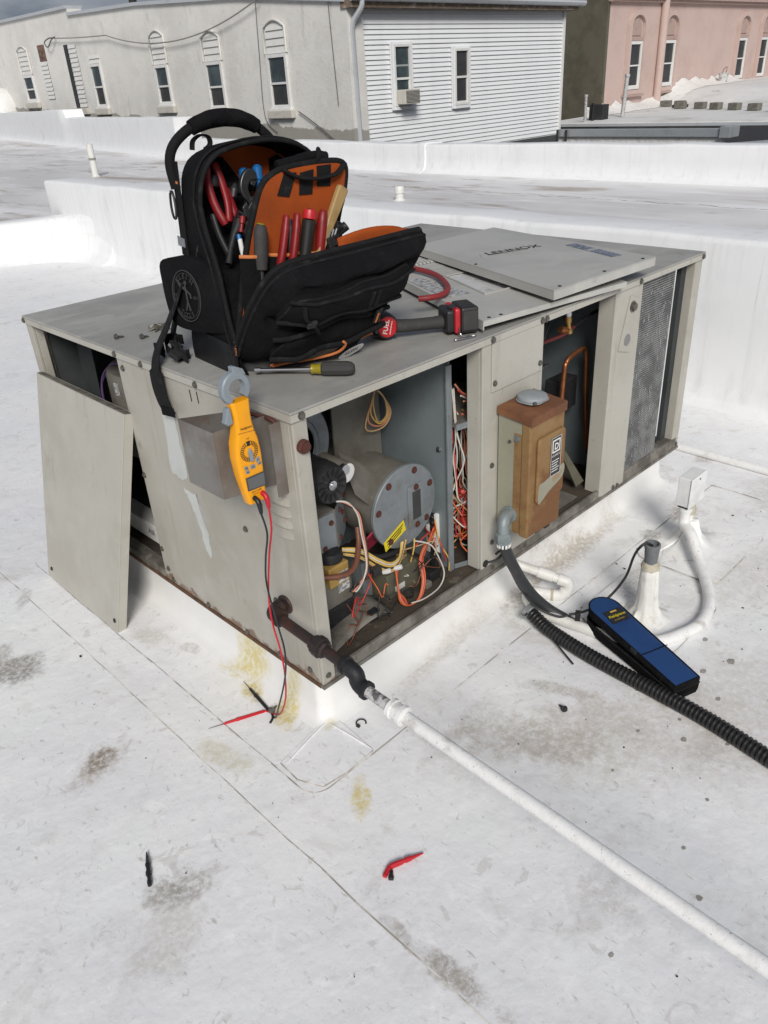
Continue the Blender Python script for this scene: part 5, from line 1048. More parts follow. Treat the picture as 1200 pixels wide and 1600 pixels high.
# dial
g = G(); n = 28
for k in range(n):
    a = 2*PI*k/n
    if 1.2 < a < 1.95: continue
    rd = V((math.cos(a), 0, math.sin(a))); td = V((-math.sin(a), 0, math.cos(a))); g.ob(fc(-.0955, .6965) + rd*.0185, rd*.0028, td*.0008, V((0, .0003, 0)))
for r_ in (.0145, .0222):
    ring_ = [fc(-.0955, .6965) + V((math.cos(2*PI*k/40), 0, math.sin(2*PI*k/40)))*r_ for k in range(41)]; g.tube(ring_, .00045, 4)
g.slab([fc(-.1005, .7195), fc(-.0905, .7195), fc(-.0925, .7080), fc(-.0985, .7080)], (0, -.0004, 0)); g.text('OFF', fc(-.0985, .7238), (1, 0, -.02), (0, 0, 1), .0042, .01, .0002)
dl = obj('dial_markings', g, 'black_ink', bo)
g = G(); g.lathe((-.0955, YF-.0005, .6965), NA, [(0, .0125), (.001, .0122), (.0015, .004)], 24); obj('dial_hub', g, 'meter_yellow', bo, smooth=30)
g = G(); c_ = V((-.0955, YF-.006, .6925)); dd = V((.10, 0, -1)).normalized(); tt = V((1, 0, .10)).normalized()
g.slab([c_ - dd*.013 + tt*.001, c_ - dd*.004 + tt*.0055, c_ + dd*.018 + tt*.0042, c_ + dd*.020 - tt*.0005, c_ + dd*.018 - tt*.0046, c_ - dd*.004 - tt*.0055], (0, .006, 0)); kn = obj('dial_knob', g, 'meter_grey', mt, bev=.0015)
for (x, z, w_, h_, rot) in ((-.1100, .6625, .0052, .0040, .3), (-.1080, .6525, .0052, .0038, .2), (-.0930, .6600, .0062, .0050, 0), (-.0785, .6720, .0055, .0048, -.35), (-.0755, .6620, .0052, .0034, -.3)):
    a = V((math.cos(rot), 0, -math.sin(rot)*.5)); b = V((0, 0, 1)); g = G(); g.ob(fc(x, z, .001), a*w_, b*h_, V((0, .0012, 0))); bt_ = obj('button', g, 'meter_grey', mt, bev=.0015)
    g = G(); g.ob(fc(x, z, .0026), a*w_*.45, b*.0007, V((0, .0002, 0))); obj('button_mark', g, 'black_ink', bt_)
g = G(); g.slab([fc(-.1155, .6405), fc(-.0660, .6400), fc(-.0665, .6060), fc(-.1145, .6085)], (0, -.0012, 0)); ds = obj('display', g, 'meter_dark', mt, bev=.0008)
g = G(); g.slab([fc(-.1125, .6375, .002), fc(-.0690, .6370, .002), fc(-.0695, .6090, .002), fc(-.1115, .6115, .002)], (0, -.0003, 0)); obj('screen', g, 'lcd', ds)
g = G(); g.text('FIELD CLAMP', fc(-.106, .6005), (1, 0, 0), (0, 0, 1), .0045, .012, .0002); g.text('1000V CAT III', fc(-.104, .5955), (1, 0, 0), (0, 0, 1), .003, .005, .0002); obj('small_print', g, 'black_ink', bo)
def lead(m, jx, jz, path, name, label, plug):
    t = thing(name, label, 'test lead', (path[-1][0], path[-1][1], ZR))
    j = V((jx, YF-.001, jz)); g = G()
    g.tube([j + V((0, .004, .006)), j + V((0, -.010, .002)), j + V((.001, -.013, -.008)), j + V((.002, -.013, -.026)), j + V((.002, -.013, -.032))], [.0058, .0058, .0062, .0045, .0028], 10); obj('plug', g, m, t, smooth=50)
    g = G(); g.tube(cr([tuple(j + V((.002, -.013, -.031)))] + path, 8), .0023, 8); obj('cable', g, m, t, smooth=60)
    return t
tb = lead('lead_black', -.1006, .582, [(-.094, .012, .50), (-.090, .040, .42), (-.088, .055, .34), (-.098, .020, .25), (-.105, -.004, .19), (-.104, .006, .12), (-.095, .045, .03), (-.085, .10, -.08), (-.072, .14, -.145), (-.066, .158, -.160), (-.082, .152, -.162)], 'test_lead', 'black test lead hanging from the clamp meter to the roof', None)
trd = lead('lead_red', -.0789, .586, [(-.076, .020, .50), (-.076, .045, .42), (-.078, .070, .30), (-.082, .066, .22), (-.085, .045, .15), (-.083, .045, .07), (-.078, .065, -.02), (-.070, .105, -.10), (-.060, .145, -.146), (-.060, .175, -.160), (-.066, .198, -.1615)], 'test_lead', 'red test lead hanging from the clamp meter to the roof', None)
def probe(par, a, b, m):
    a, b = V(a), V(b); d = (b-a).normalized(); L_ = (b-a).length
    g = G(); g.lathe(a, d, [(0, .0025), (.005, .0048), (L_*.45, .0055), (L_*.5, .0066), (L_*.53, .0048), (L_*.70, .0042), (L_*.74, .0025)], 10); obj('probe', g, m, par, smooth=30)
    g = G(); g.tube([a+d*L_*.73, b], [.0014, .0006], 6); obj('tip', g, 'dark_steel', par)
probe(trd, (-.066, .198, -.1615), (-.213, .262, -.163), 'lead_red')
probe(tb, (-.060, .190, -.158), (-.035, .345, -.160), 'lead_black')
g = G(); g.tube(cr([(-.060, .188, -.158), (-.062, .172, -.160), (-.070, .160, -.1615), (-.086, .150, -.1620)], 5), .0035, 8); obj('strain_relief', g, 'lead_black', tb, smooth=60)
# ================================================================== TOOL BACKPACK
BO = V((.08, .31, .765)); BU = V((math.cos(-.1), math.sin(-.1), 0)); BV = V((math.sin(.1), math.cos(.1), 0))
BW = (V((0, 0, 1)) + .1*BU + .1*BV).normalized()
def bp(u_, v_, w_): return BO + BU*u_ + BV*v_ + BW*w_
bag = thing('tool_backpack', 'open black tool backpack with orange lining standing on the unit', 'backpack', (.27, .4, .76))
def interp(tab, x):
    for i in range(len(tab)-1):
        if x <= tab[i+1][0]: t_ = (x-tab[i][0])/(tab[i+1][0]-tab[i][0]); return tab[i][1]+(tab[i+1][1]-tab[i][1])*max(0, t_)
    return tab[-1][1]
VF = [(-.01, -.045), (.063, -.03), (.10, -.012), (.23, .02), (.315, .062), (.37, .078), (.47, .066), (.52, .075)]
# perimeter of the body in (u, w): up the left, over the arch, down the right
per = [(.012, -.004), (.0, .03), (-.004, .12), (-.004, .22), (-.003, .32), (.0, .39), (.012, .435), (.04, .468), (.09, .484), (.17, .492), (.24, .484), (.295, .462), (.335, .42), (.352, .36), (.358, .28), (.36, .18), (.36, .08), (.352, .02), (.34, -.004)]
per = [(p.x, p.y) for p in cr([(a, b, 0) for a, b in per], 3)]
def body_ring(vf, off=0.0, vback=None):
    out = []
    for a, b in per:
        c = V((.18, .22)); d = V((a, b)) - c; s_ = 1 - off/max(d.length, .01)
        q = c + d*s_; v_ = interp(VF, b) + vf if vback is None else vback - .012*((a-.18)/.18)**2
        out.append(bp(q.x, v_, max(q.y, -.004)))
    return out
rings = [body_ring(.012, .008), body_ring(.0, .001), body_ring(.004, -.002), body_ring(.05, -.004), body_ring(0, -.002, .14), body_ring(0, .0, .185), body_ring(0, .012, .20), body_ring(0, .05, .207), body_ring(0, .14, .21)]
g = G(); g.loft([r[::-1] for r in rings], False, False)
body = obj('main_shell', g, 'fabric', bag, smooth=70); md = body.modifiers.new('solid', 'SOLIDIFY'); md.thickness = .006; md.offset = 1
clothify(body, .006, .05)
g = G(); r_ = body_ring(0, .02, .178); g.poly(r_); bl_ = obj('back_panel', g, 'fabric', body)
g = G(); rr = [bp(.18+(a-.18)*.93, .174, .22+(b-.22)*.95) for a, b in per if b > .33]; rr += [bp(.34, .172, .335), bp(.02, .172, .335)]; g.poly(rr[::-1]); obj('orange_lining', g, 'orange_cloth', bag)
g = G(); g.slab([bp(.01, .166, .372), bp(.35, .166, .372), bp(.35, .166, .400), bp(.01, .166, .400)], BV*.004); obj('elastic_band', g, 'webbing', bag)
g = G(); g.slab([bp(.01, .150, .05), bp(.35, .150, .05), bp(.35, .150, .345), bp(.25, .150, .33), bp(.10, .150, .315), bp(.01, .150, .345)], BV*.006); obj('inner_pocket', g, 'fabric', bag)
g = G(); g.slab([bp(.02, .02, .0), bp(.34, .02, .0), bp(.34, .17, .0), bp(.02, .17, .0)], BW*.22); obj('inner_block', g, 'fabric', bag)
# binding and zipper along the mouth
mouth = [bp(*((lambda q: (q.x, interp(VF, b)-.001, q.y))(V((a, b))))) for a, b in per if b > .05]
g = G(); g.tube(mouth, .0055, 8); obj('mouth_zipper', g, 'webbing', bag, smooth=60)
g = G(); m2 = [bp(a*1.0 - (.006 if a < .18 else -.006), interp(VF, b)+.020, b + (.006 if b > .4 else 0)) for a, b in per if b > .05]; g.tube(m2, .003, 6); obj('piping', g, 'webbing', bag, smooth=60)
# front of the base below the mouth
rows = []
for j in range(5):
    w_ = -.004 + .075*j/4; rows.append([bp(.012+.345*i/10, -.045 + .015*j/4 - .012*math.sin(PI*i/10) + (.05*(abs(i-5)/5)**6), w_) for i in range(11)])
g = G(); g.loft(rows, False, False); obj('base_front', g, 'fabric_slick', bag, smooth=60)
g = G(); rows = []
for j in range(4):
    w_ = -.004 + .07*j/3
    rows.append([bp(-.008 - .003*math.sin(PI*j/3), v_, w_ + .03*(1-(v_+.03)/.24)*(j/3)*0 + (.045*(v_ < .2)*(v_)*j/3)) for v_ in (-.04, .0, .05, .10, .15, .195)])
g.loft(rows, False, False); obj('base_boot', g, 'fabric_slick', bag, smooth=60)
# side pocket flap with the printed emblem
out = [(.245, .232), (.15, .252), (.055, .240), (.015, .17), (.005, .10), (.05, .085), (.14, .078), (.205, .085), (.235, .12), (.25, .18)]
SPU = lambda v_: -.010 - .036*max(0, min(1, (v_-.03)/.19))
P_ = [bp(SPU(v_), v_, w_) for v_, w_ in [(p.x, p.y) for p in cr([(a, b, 0) for a, b in out], 4, True)]]
SPN = (bp(SPU(.03), .03, 0)-bp(SPU(.22), .22, 0)).normalized().cross(BW).normalized(); SPN = SPN if SPN.dot(BU) < 0 else -SPN
c_ = sum(P_, V((0, 0, 0)))/len(P_) + SPN*.006
g = G(); n = len(P_); inner = [p.lerp(c_, .30) + SPN*.004 for p in P_]; back = [p + BU*(.008 + .5*max(0, (p-bp(0, .03, 0)).dot(BV))*.55) for p in P_]
g.loft([back, P_, inner, [p.lerp(c_, .85) for p in P_]], True, True); sp_ = obj('side_pocket', g, 'fabric', bag, smooth=60)
EX = (bp(SPU(.03), .03, 0)-bp(SPU(.22), .22, 0)).normalized()
EC = bp(SPU(.135), .135, .163) + SPN*.0095
def el(a, b, k=0.0): return EC + EX*a + BW*b + SPN*k
def em(a, r, k=0.0): return el(r*.054*math.cos(a), r*.060*math.sin(a), k)
for rr_, tr in ((1.0, .0016), (.90, .0008)):
    g = G(); g.tube([em(2*PI*k/48, rr_) for k in range(49)], tr, 5); obj('emblem_ring', g, 'print_grey', sp_, smooth=60)
def arc_text(txt, a_mid, r, size, flip=False):
    g = G(); n = len(txt); step = 2.0*size/.06/r*.40
    for i, ch in enumerate(txt):
        a = a_mid + (i-(n-1)/2)*(-step if not flip else step); p = em(a, r, .0012)
        rad = (em(a, r+.1, .0012)-p).normalized(); up_ = rad if not flip else -rad; xd = up_.cross(SPN)
        g.text(ch, p - xd*size*.32, xd, up_, size, .012, .0006)
    return g
obj('emblem_lettering', arc_text('KLEIN', PI/2, .68, .017), 'print_grey', sp_)
obj('emblem_lettering', arc_text('TOOLS', -PI/2, .86, .017, True), 'print_grey', sp_)
g = G(); g.text('SINCE', el(-.054, -.004, .001), EX, BW, .0105, .008, .0006); g.text('1857', el(.026, -.004, .001), EX, BW, .0105, .008, .0006); obj('emblem_lettering', g, 'print_grey', sp_)
g = G()  # line figure at work in the middle of the emblem, only strokes
for pts in ([(.0, .026), (.002, .008), (.004, -.012), (-.004, -.034)], [(.004, -.012), (.012, -.034)], [(.001, .014), (-.018, .020), (-.026, .030)], [(.001, .014), (.016, .006), (.020, -.004)], [(-.030, .034), (.020, .004)]):
    g.tube([el(a, b, .001) for a, b in pts], .0022, 5)
g.lathe(el(.001, .031, .001), SPN, [(0, .006), (.001, .005)], 10); obj('emblem_figure', g, 'print_grey', sp_)
# daisy tabs, reflective tag, buckle and ring on the side
g = G(); g.slab([bp(-.008, .205, .292), bp(-.008, .168, .288), bp(-.008, .168, .268), bp(-.008, .205, .270)], -BU*.002); obj('reflective_tag', g, 'zinc', bag)
g = G(); g.tube(cr([bp(-.012, .208, .39), bp(-.012, .212, .36), bp(-.012, .205, .335), bp(-.012, .192, .335), bp(-.012, .188, .36), bp(-.012, .195, .39)], 4, True), .003, 6); obj('ring', g, 'black_plastic', bag, smooth=60)
g = G(); g.ob(bp(-.012, .19, .43), BV*.004, BW*.025, BU*.002); obj('zip_pull', g, 'steel', bag, bev=.001)
g = G(); g.slab([bp(-.010, .165, .417), bp(-.010, .187, .419), bp(-.010, .187, .413), bp(-.010, .165, .411)], -BU*.001); obj('orange_tab', g, 'orange_trim', bag)
g = G(); g.slab([bp(-.006, .16, .25), bp(-.006, .19, .25), bp(-.006, .19, .46), bp(-.006, .16, .46)], -BU*.003); obj('side_webbing', g, 'webbing', bag)
# grab handle and hang loop
hp = cr([bp(-.006, .185, .40), bp(-.014, .185, .455), bp(.0, .18, .495), bp(.045, .175, .527), bp(.10, .17, .542), bp(.16, .17, .541), bp(.215, .17, .522), bp(.26, .175, .488), bp(.285, .18, .455)], 6)
nh = len(hp); g = G(); g.tube(hp, [.012]*nh, 10); obj('handle', g, 'webbing', bag, smooth=60)
i0, i1 = int(nh*.38), int(nh*.78)
g = G(); m_ = i1-i0; g.tube(hp[i0:i1], [.014 + .0065*math.sin(PI*k/(m_-1))**.4 + (.003 if k in (0, m_-1) else 0) for k in range(m_)], 14); gp = obj('handle_grip', g, 'fabric', bag, smooth=60); clothify(gp, .004, .03)
lp_ = cr([bp(.055, .195, .478), bp(.062, .20, .497), bp(.082, .20, .507), bp(.10, .20, .502), bp(.103, .20, .488), bp(.09, .20, .480)], 5)
g = G(); g.loft([[p - BV*.010, p + BV*.010] for p in lp_], False, False); lo = obj('hang_loop', g, 'webbing', bag, smooth=60); md = lo.modifiers.new('solid', 'SOLIDIFY'); md.thickness = .004
# shoulder strap falling over the edge of the unit
sp1 = cr([(.085, .495, .955), (.066, .514, .902), (.046, .54, .845), (.018, .546, .803), (-.002, .532, .784), (-.012, .529, .760), (-.0145, .531, .729), (-.0145, .529, .692), (-.0145, .517, .660), (-.0145, .500, .642)], 6)
def ribbon(pts, wdir, w0, m, name, th=.003, par=None):
    rows = []
    for i, p in enumerate(pts):
        t_ = i/(len(pts)-1); wd_ = V(wdir(t_) if callable(wdir) else wdir).normalized(); w_ = w0(t_) if callable(w0) else w0
        rows.append([p - wd_*w_, p - wd_*w_*.3, p + wd_*w_*.3, p + wd_*w_])
    g = G(); g.loft(rows, False, False); o = obj(name, g, m, par or bag, smooth=70); md = o.modifiers.new('solid', 'SOLIDIFY'); md.thickness = th; md.offset = 0; return o
st = ribbon(sp1, lambda t_: (.5-.5*t_, 1, -.12) if t_ < .6 else (.0, 1, -.10), .030, 'webbing', 'shoulder_strap', .004)
e = sp1[-1]; g = G(); g.slab([e + V((-.003, .032, .012)), e + V((-.003, -.032, .020)), e + V((-.003, -.034, -.004)), e + V((-.003, .031, -.012))], (-.002, 0, 0)); obj('strap_end', g, 'fabric', st)
ribbon(cr([(.10, .53, .90), (.085, .56, .85), (.075, .575, .80), (.07, .57, .775), (.05, .545, .768)], 5), (.3, 1, 0), .018, 'webbing', 'shoulder_strap', .004)
for pts in ([(.09, .575, .80), (.06, .575, .805), (.04, .55, .79), (.05, .52, .772), (.08, .51, .772)], [(.09, .55, .80), (.06, .53, .81), (.045, .50, .79), (.055, .48, .768)], [(.06, .60, .775), (.04, .605, .782), (.03, .59, .785), (.045, .575, .770)]):
    ribbon(cr(pts, 5), (.2, .4, 1), .012, 'webbing', 'loose_strap', .004)
g = G(); g.ob((.04, .50, .785), (.018, .004, .004), (-.004, .012, .006), (0, 0, .005)); obj('buckle', g, 'black_plastic', bag, bev=.002)
g = G(); g.ob((.055, .525, .80), (.012, .004, -.002), (-.003, .012, .008), (0, -.003, .004)); obj('buckle', g, 'black_plastic', bag, bev=.002)

# ---- front half hinged open
LS, LN = (-.628, .778), (-.778, -.628)
def lid(u_, s_, n_=0.0): return bp(u_, s_*LS[0] + n_*LN[0], .03 + s_*LS[1] + n_*LN[1])
outl = [(.0, .0), (-.010, .07), (-.010, .16), (.0, .235), (.018, .280), (.055, .303), (.15, .311), (.28, .318), (.405, .325), (.422, .316), (.418, .25), (.385, .14), (.36, .05), (.34, .0)]
outl = [(p.x, p.y) for p in cr([(a, b, 0) for a, b in outl], 3)]
cu, cs = .20, .15
def lid_depth(u_, s_): return min(.078, .022 + .75*max(0, s_))*min(1, .55+.45*max(0, u_)/.09)*(1 if u_ < .25 else max(.45, 1-.9*(u_-.25)**1.0*2.2))
def lid_ring(k, nfun):
    out = []
    for a, b in outl:
        q = (cu+(a-cu)*k, cs+(b-cs)*k); out.append(lid(q[0], q[1], nfun(q[0], q[1])))
    return out
def bulge(u_, s_):
    h = lid_depth(u_, s_)
    h -= .020*math.exp(-((s_-.175-.03*(.2-u_))/.014)**2) + .012*math.exp(-((s_-.285)/.010)**2)   # gaps between pockets
    h += .010*math.exp(-((s_-.11)/.05)**2) + .008*math.exp(-((s_-.235)/.03)**2)
    h += .006*math.sin(u_*38 + s_*20)*math.sin(s_*31+u_*9)
    return h
g = G(); rg = [lid_ring(1, lambda a, b: 0), lid_ring(1.012, lambda a, b: min(.012, lid_depth(a, b)*.3)), lid_ring(1.01, lambda a, b: min(.03, lid_depth(a, b)*.5)), lid_ring(.985, lambda a, b: lid_depth(a, b)*.75), lid_ring(.945, lambda a, b: lid_depth(a, b)*.93)]
for k in (.88, .80, .70, .60, .48, .36, .24, .12, .03): rg.append(lid_ring(k, bulge))
g.loft([r[::-1] for r in rg], True, True); g.f.pop(-2)
ld = obj('front_half', g, 'fabric', bag, smooth=75); clothify(ld, .010, .045)
# inner face of the front half: orange with a puffed flap at the top right
rows = []
for j in range(6):
    s_ = .04 + .25*j/5; rows.append([lid(.02+.36*i/10, s_, .026 + .02*math.sin(PI*i/10)*math.sin(PI*j/5)) for i in range(11)])
g = G(); g.loft(rows, False, False); obj('orange_liner', g, 'orange_cloth', ld, smooth=70)
rows = []
for j in range(4):
    rows.append([lid(.20+.225*i/10, .300 + .030*(j/3)*math.sin(PI*min(1, .12+i/10*.95))**.7, -.006 - .020*(j/3)) for i in range(11)])
g = G(); g.loft(rows, False, False); ofl = obj('orange_flap', g, 'orange_cloth', ld, smooth=70); md = ofl.modifiers.new('solid', 'SOLIDIFY'); md.thickness = .003
g = G(); g.tube([lid(a, b, .004) for a, b in outl], .0075, 8); obj('rim_zipper', g, 'webbing', ld, smooth=60)
g = G(); g.tube([lid(cu+(a-cu)*1.012, cs+(b-cs)*1.012, .022) for a, b in outl if b > .04], .004, 6); obj('piping', g, 'webbing', ld, smooth=60)
def puff(name, pts, h, m='fabric'):
    q = [(p.x, p.y) for p in cr([(a, b, 0) for a, b in pts], 4, True)]; cx = sum(a for a, b in q)/len(q); cy = sum(b for a, b in q)/len(q); rgs = []
    for k, hh in ((1.0, -.012), (1.0, h*.55), (.955, h*.9), (.85, h), (.6, h*1.06), (.3, h*1.05), (.05, h)):
        rgs.append([lid(cx+(a-cx)*k, cy+(b-cy)*k, bulge(cx+(a-cx)*k, cy+(b-cy)*k) + hh) for a, b in q])
    g = G(); g.loft([r[::-1] for r in rgs]); o = obj(name, g, m, ld, smooth=65); clothify(o, .007, .035)
    g = G(); rr2 = [lid(cx+(a-cx)*.99, cy+(b-cy)*.99, bulge(a, b) + h*.62) for a, b in q]; g.tube(rr2 + [rr2[0]], .0032, 6); obj('pocket_piping', g, 'webbing', o, smooth=60); return o
puff('upper_pocket', [(.035, .185), (.03, .225), (.05, .268), (.15, .276), (.28, .284), (.36, .285), (.372, .25), (.350, .205), (.22, .190), (.12, .180)], .020)
puff('lower_pocket', [(.045, .070), (.040, .115), (.065, .150), (.14, .160), (.24, .168), (.315, .170), (.325, .12), (.30, .08), (.23, .062), (.12, .055)], .016)
def lid_line(s_fun, u0_, u1_, r, m, name, ex_=.004, n=18):
    g = G(); g.tube([lid(u_, s_fun(u_), bulge(u_, s_fun(u_))*.97 + ex_ + .017) for u_ in [u0_+(u1_-u0_)*k/n for k in range(n+1)]], r, 6); return obj(name, g, m, ld, smooth=60)
lid_line(lambda u_: .268+.015*u_, .03, .385, .0045, 'webbing', 'pocket_zipper')
lid_line(lambda u_: .196-.05*(u_-.2)*0 + .02*math.sin(u_*8), .02, .37, .006, 'webbing', 'pocket_zipper')
lid_line(lambda u_: .150+.02*math.sin(u_*8), .02, .36, .006, 'webbing', 'pocket_rim')
lid_line(lambda u_: .085+.22*(u_-.03)*(1-(u_-.03)*1.6), .03, .35, .0075, 'webbing', 'lower_flap')
# lower loop pocket with orange piping and oval badge
loopp = [(.055, .045), (.10, .040), (.16, .055), (.205, .085), (.215, .115), (.205, .128)]
g = G(); g.tube(cr([lid(u_, s_, bulge(u_, s_)+.026) for u_, s_ in loopp], 5), .0035, 6); obj('orange_piping', g, 'orange_trim', ld, smooth=60)
lid_line(lambda u_: .030+.17*max(0, u_-.24), .06, .36, .003, 'orange_trim', 'orange_piping', .007)
g = G(); g.poly([lid(u_, s_, bulge(u_, s_)+.023) for u_, s_ in [(.06, .05), (.10, .046), (.155, .06), (.197, .088), (.205, .11), (.15, .105), (.10, .095)]]); obj('pocket_mouth', g, 'galv_dusty', ld)
g = G(); cb = [(.262 + .034*math.cos(2*PI*k/20), .062 + .016*math.sin(2*PI*k/20) + .012*math.cos(2*PI*k/20)) for k in range(20)]; g.slab([lid(u_, s_, bulge(.262, .062)+.030) for u_, s_ in cb], BW*-.001); bdg = obj('oval_badge', g, 'print_white', ld)
g = G(); g.text('KLEIN', lid(.243, .054, bulge(.262, .062)+.0315), (lid(.28, .068)-lid(.24, .054)), (lid(.24, .09)-lid(.24, .05)), .014, .01, .0006); obj('badge_lettering', g, 'black_ink', bdg)
# zipper pulls, buckle tab, web loops
def pull(u_, s_, m='black_plastic', L_=.034, tag_=False):
    n0 = bulge(u_, s_)+.028; a, b = lid(u_, s_, n0), lid(u_+.002, s_-L_, n0+.004); d = (b-a).normalized(); x_ = BU
    g = G(); g.ob((a+b)/2, x_*.005, d*L_*.5, d.cross(x_)*.0025); o = obj('zip_pull', g, m, ld, bev=.0015)
    if tag_:
        g = G(); g.ob((a+b)/2 + d.cross(x_)*-.0035*0 + (lid(u_, s_, n0+.005)-lid(u_, s_, n0)), x_*.0022, d*L_*.35, d.cross(x_)*.0006); obj('pull_tag', g, 'orange_trim', o)
for u_, s_ in ((.245, .268), (.262, .270)): pull(u_, s_, 'webbing', .050)
pull(.300, .185, 'black_plastic', .040, True); pull(.312, .185, 'black_plastic', .036)
g = G(); g.ob(bp(-.012, -.036, .06), BV*.005, BW*.040, BU*.002); zp = obj('zip_pull', g, 'webbing', bag, bev=.0015)
g = G(); g.text('KLEIN', bp(-.0145, -.0385, .082), -BW, -BV, .012, .01, .0006); obj('pull_tag', g, 'orange_trim', zp)
g = G(); g.tube(cr([lid(.05, .275, .10), lid(.055, .25, .115), lid(.075, .235, .118), lid(.095, .21, .118), (lid(.105, .195, .118))], 5), .008, 6, True, .4); obj('compression_strap', g, 'webbing', ld, smooth=60)
g = G(); g.ob(lid(.072, .236, .121), BU*.011, (lid(0, .01)-lid(0, 0)).normalized()*.009, (lid(0, 0, .01)-lid(0, 0)).normalized()*.004); obj('buckle', g, 'black_plastic', ld, bev=.002)
for u_, s_ in ((.275, .035), (.335, .055)):
    g = G(); c0_ = lid(u_, s_, bulge(u_, s_)+.004); g.tube(cr([c0_, c0_ + V((.004, -.006, -.004)), c0_ + V((.002, -.010, -.010)), c0_ + V((-.004, -.007, -.010)), c0_ + V((-.004, -.002, -.004))], 4, True), .0022, 6); obj('lash_loop', g, 'black_plastic', ld, smooth=60)

# ---- orange divider with tool pockets
dv = [(.010, .04), (.035, .15), (.060, .267), (.085, .345), (.107, .398), (.135, .422), (.177, .434), (.24, .438), (.296, .437), (.335, .432), (.352, .415), (.345, .36), (.325, .30), (.315, .20), (.31, .04)]
dvs = [(p.x, p.y) for p in cr([(a, b, 0) for a, b in dv], 3)]
vd = lambda w_: .005 - .07*max(0, w_-.05)
g = G(); g.slab([bp(a, vd(b), b) for a, b in dvs], BV*.010); dd_ = obj('divider', g, 'fabric', bag, smooth=30)
g = G(); g.poly([bp(.19+(a-.19)*.97, vd(b)-.0012, .23+(b-.23)*.98) for a, b in dvs]); obj('orange_face', g, 'orange_cloth', dd_)
g = G(); g.tube([bp(a, vd(b)+.004, b) for a, b in dvs], .0078, 8); obj('binding', g, 'webbing', dd_, smooth=60)
for a, b, c, d in (((.170, .425), (.148, .378), (.180, .371), (.203, .422)), ((.214, .42), (.209, .372), (.246, .370), (.252, .424)), ((.262, .43), (.262, .385), (.30, .382), (.303, .43))):
    g = G(); g.slab([bp(q[0], vd(q[1])-.002, q[1]) for q in (a, b, c, d)], BV*-.0025); obj('loop_tab', g, 'webbing', dd_)
g = G(); g.tube(cr([bp(.165, vd(.43)-.006, .432), bp(.20, vd(.43)-.014, .412), bp(.25, vd(.43)-.016, .404), bp(.31, vd(.43)-.012, .408), bp(.34, vd(.43)-.004, .425)], 6), .008, 8, True, .6); obj('carry_web', g, 'webbing', dd_, smooth=60)
g = G(); g.tube(cr([bp(.16, -.01, .440), bp(.21, -.012, .447), bp(.26, -.012, .452), bp(.30, -.010, .447)], 5), .011, 8); cw = obj('carry_roll', g, 'fabric', dd_, smooth=60); clothify(cw, .005, .02)
g = G(); g.tube(cr([bp(.262, -.01, .430), bp(.268, -.024, .447), bp(.275, -.016, .462), bp(.285, -.008, .455)], 5), .009, 8, True, .6); obj('web_loop', g, 'webbing', dd_, smooth=60)
# pockets low on the divider
g = G(); rows = []
for j in range(3):
    rows.append([bp(.03+.275*i/14, vd(.15)-.014 - .020*abs(math.sin(i/14*PI*3.5)) - .004*j, (.05, .16, .262-.03*i/14)[j]) for i in range(15)])
g.loft(rows, False, False); pk_ = obj('tool_pockets', g, 'fabric', dd_, smooth=60)
g = G(); g.tube(rows[2], .0042, 6); obj('orange_trim', g, 'orange_trim', pk_, smooth=60)

# ================================================================== TOOLS IN THE BACKPACK
def tool(name, label, base): return thing(name, label, 'hand tool', tuple(base))
def handle(t, a, b, prof, m, name='handle', seg=12):
    a, b = V(a), V(b); d = (b-a); L_ = d.length; d.normalize(); g = G(); g.lathe(a, d, [(h*L_, r) for h, r in prof], seg); return obj(name, g, m, t, smooth=35)
t = tool('screwdriver', 'thick charcoal screwdriver handle in the left pocket of the orange divider', bp(.078, -.045, .2)); h = handle(t, bp(.074, -.036, .18), bp(.083, -.043, .327), [(0, .004), (.3, .006), (.32, .014), (.5, .0165), (.85, .0165), (.95, .014), (1, .008)], 'dark_rubber')
handle(t, bp(.0829, -.0429, .3265), bp(.0833, -.0433, .329), [(0, .010), (.5, .009), (1, .006)], 'amber', 'end_cap')
t = tool('pliers', 'red handled pliers standing in the middle of the orange divider', bp(.13, -.045, .2))
for a, b in (((.115, -.040, .20), (.150, -.050, .337)), ((.150, -.040, .20), (.181, -.048, .337))): 
    p0_, p1_ = bp(*a), bp(*b); g = G(); g.tube(cr([p0_, p0_.lerp(p1_, .35) - BV*.006, p0_.lerp(p1_, .75) - BV*.004, p1_], 5), [.010]*4 + [.013]*8 + [.011]*3 + [.008], 10, True, .75); obj('grip', g, 'red_grip', t, smooth=50)
handle(t, bp(.125, -.036, .10), bp(.135, -.036, .21), [(0, .006), (.5, .014), (1, .013)], 'dark_steel', 'jaw')
t = tool('screwdriver', 'black screwdriver with a red ring near its end in the orange divider', bp(.20, -.045, .2)); handle(t, bp(.190, -.040, .20), bp(.2175, -.048, .335), [(0, .010), (.3, .014), (.8, .0155), (.86, .0165), (.87, .015)], 'black_plastic')
handle(t, bp(.2145, -.0472, .320), bp(.2185, -.0483, .341), [(0, .0168), (.5, .0172), (.9, .0155), (.95, .010), (1, .009)], 'red_plastic', 'ring'); handle(t, bp(.2183, -.0482, .3395), bp(.2188, -.0485, .3425), [(0, .010), (1, .006)], 'black_plastic', 'end_cap')
t = tool('screwdriver', 'dark red translucent screwdriver between the black one and the wooden handle', bp(.24, -.045, .2)); handle(t, bp(.236, -.040, .20), bp(.258, -.046, .335), [(0, .008), (.2, .012), (.8, .013), (.95, .011), (1, .006)], 'red_grip')
t = tool('file_handle', 'worn tan wooden handle leaning at the right of the orange divider', bp(.26, -.045, .2)); g = G(); a, b = bp(.236, -.044, .235), bp(.319, -.050, .383); d = (b-a).normalized(); x_ = d.cross(BV).normalized()
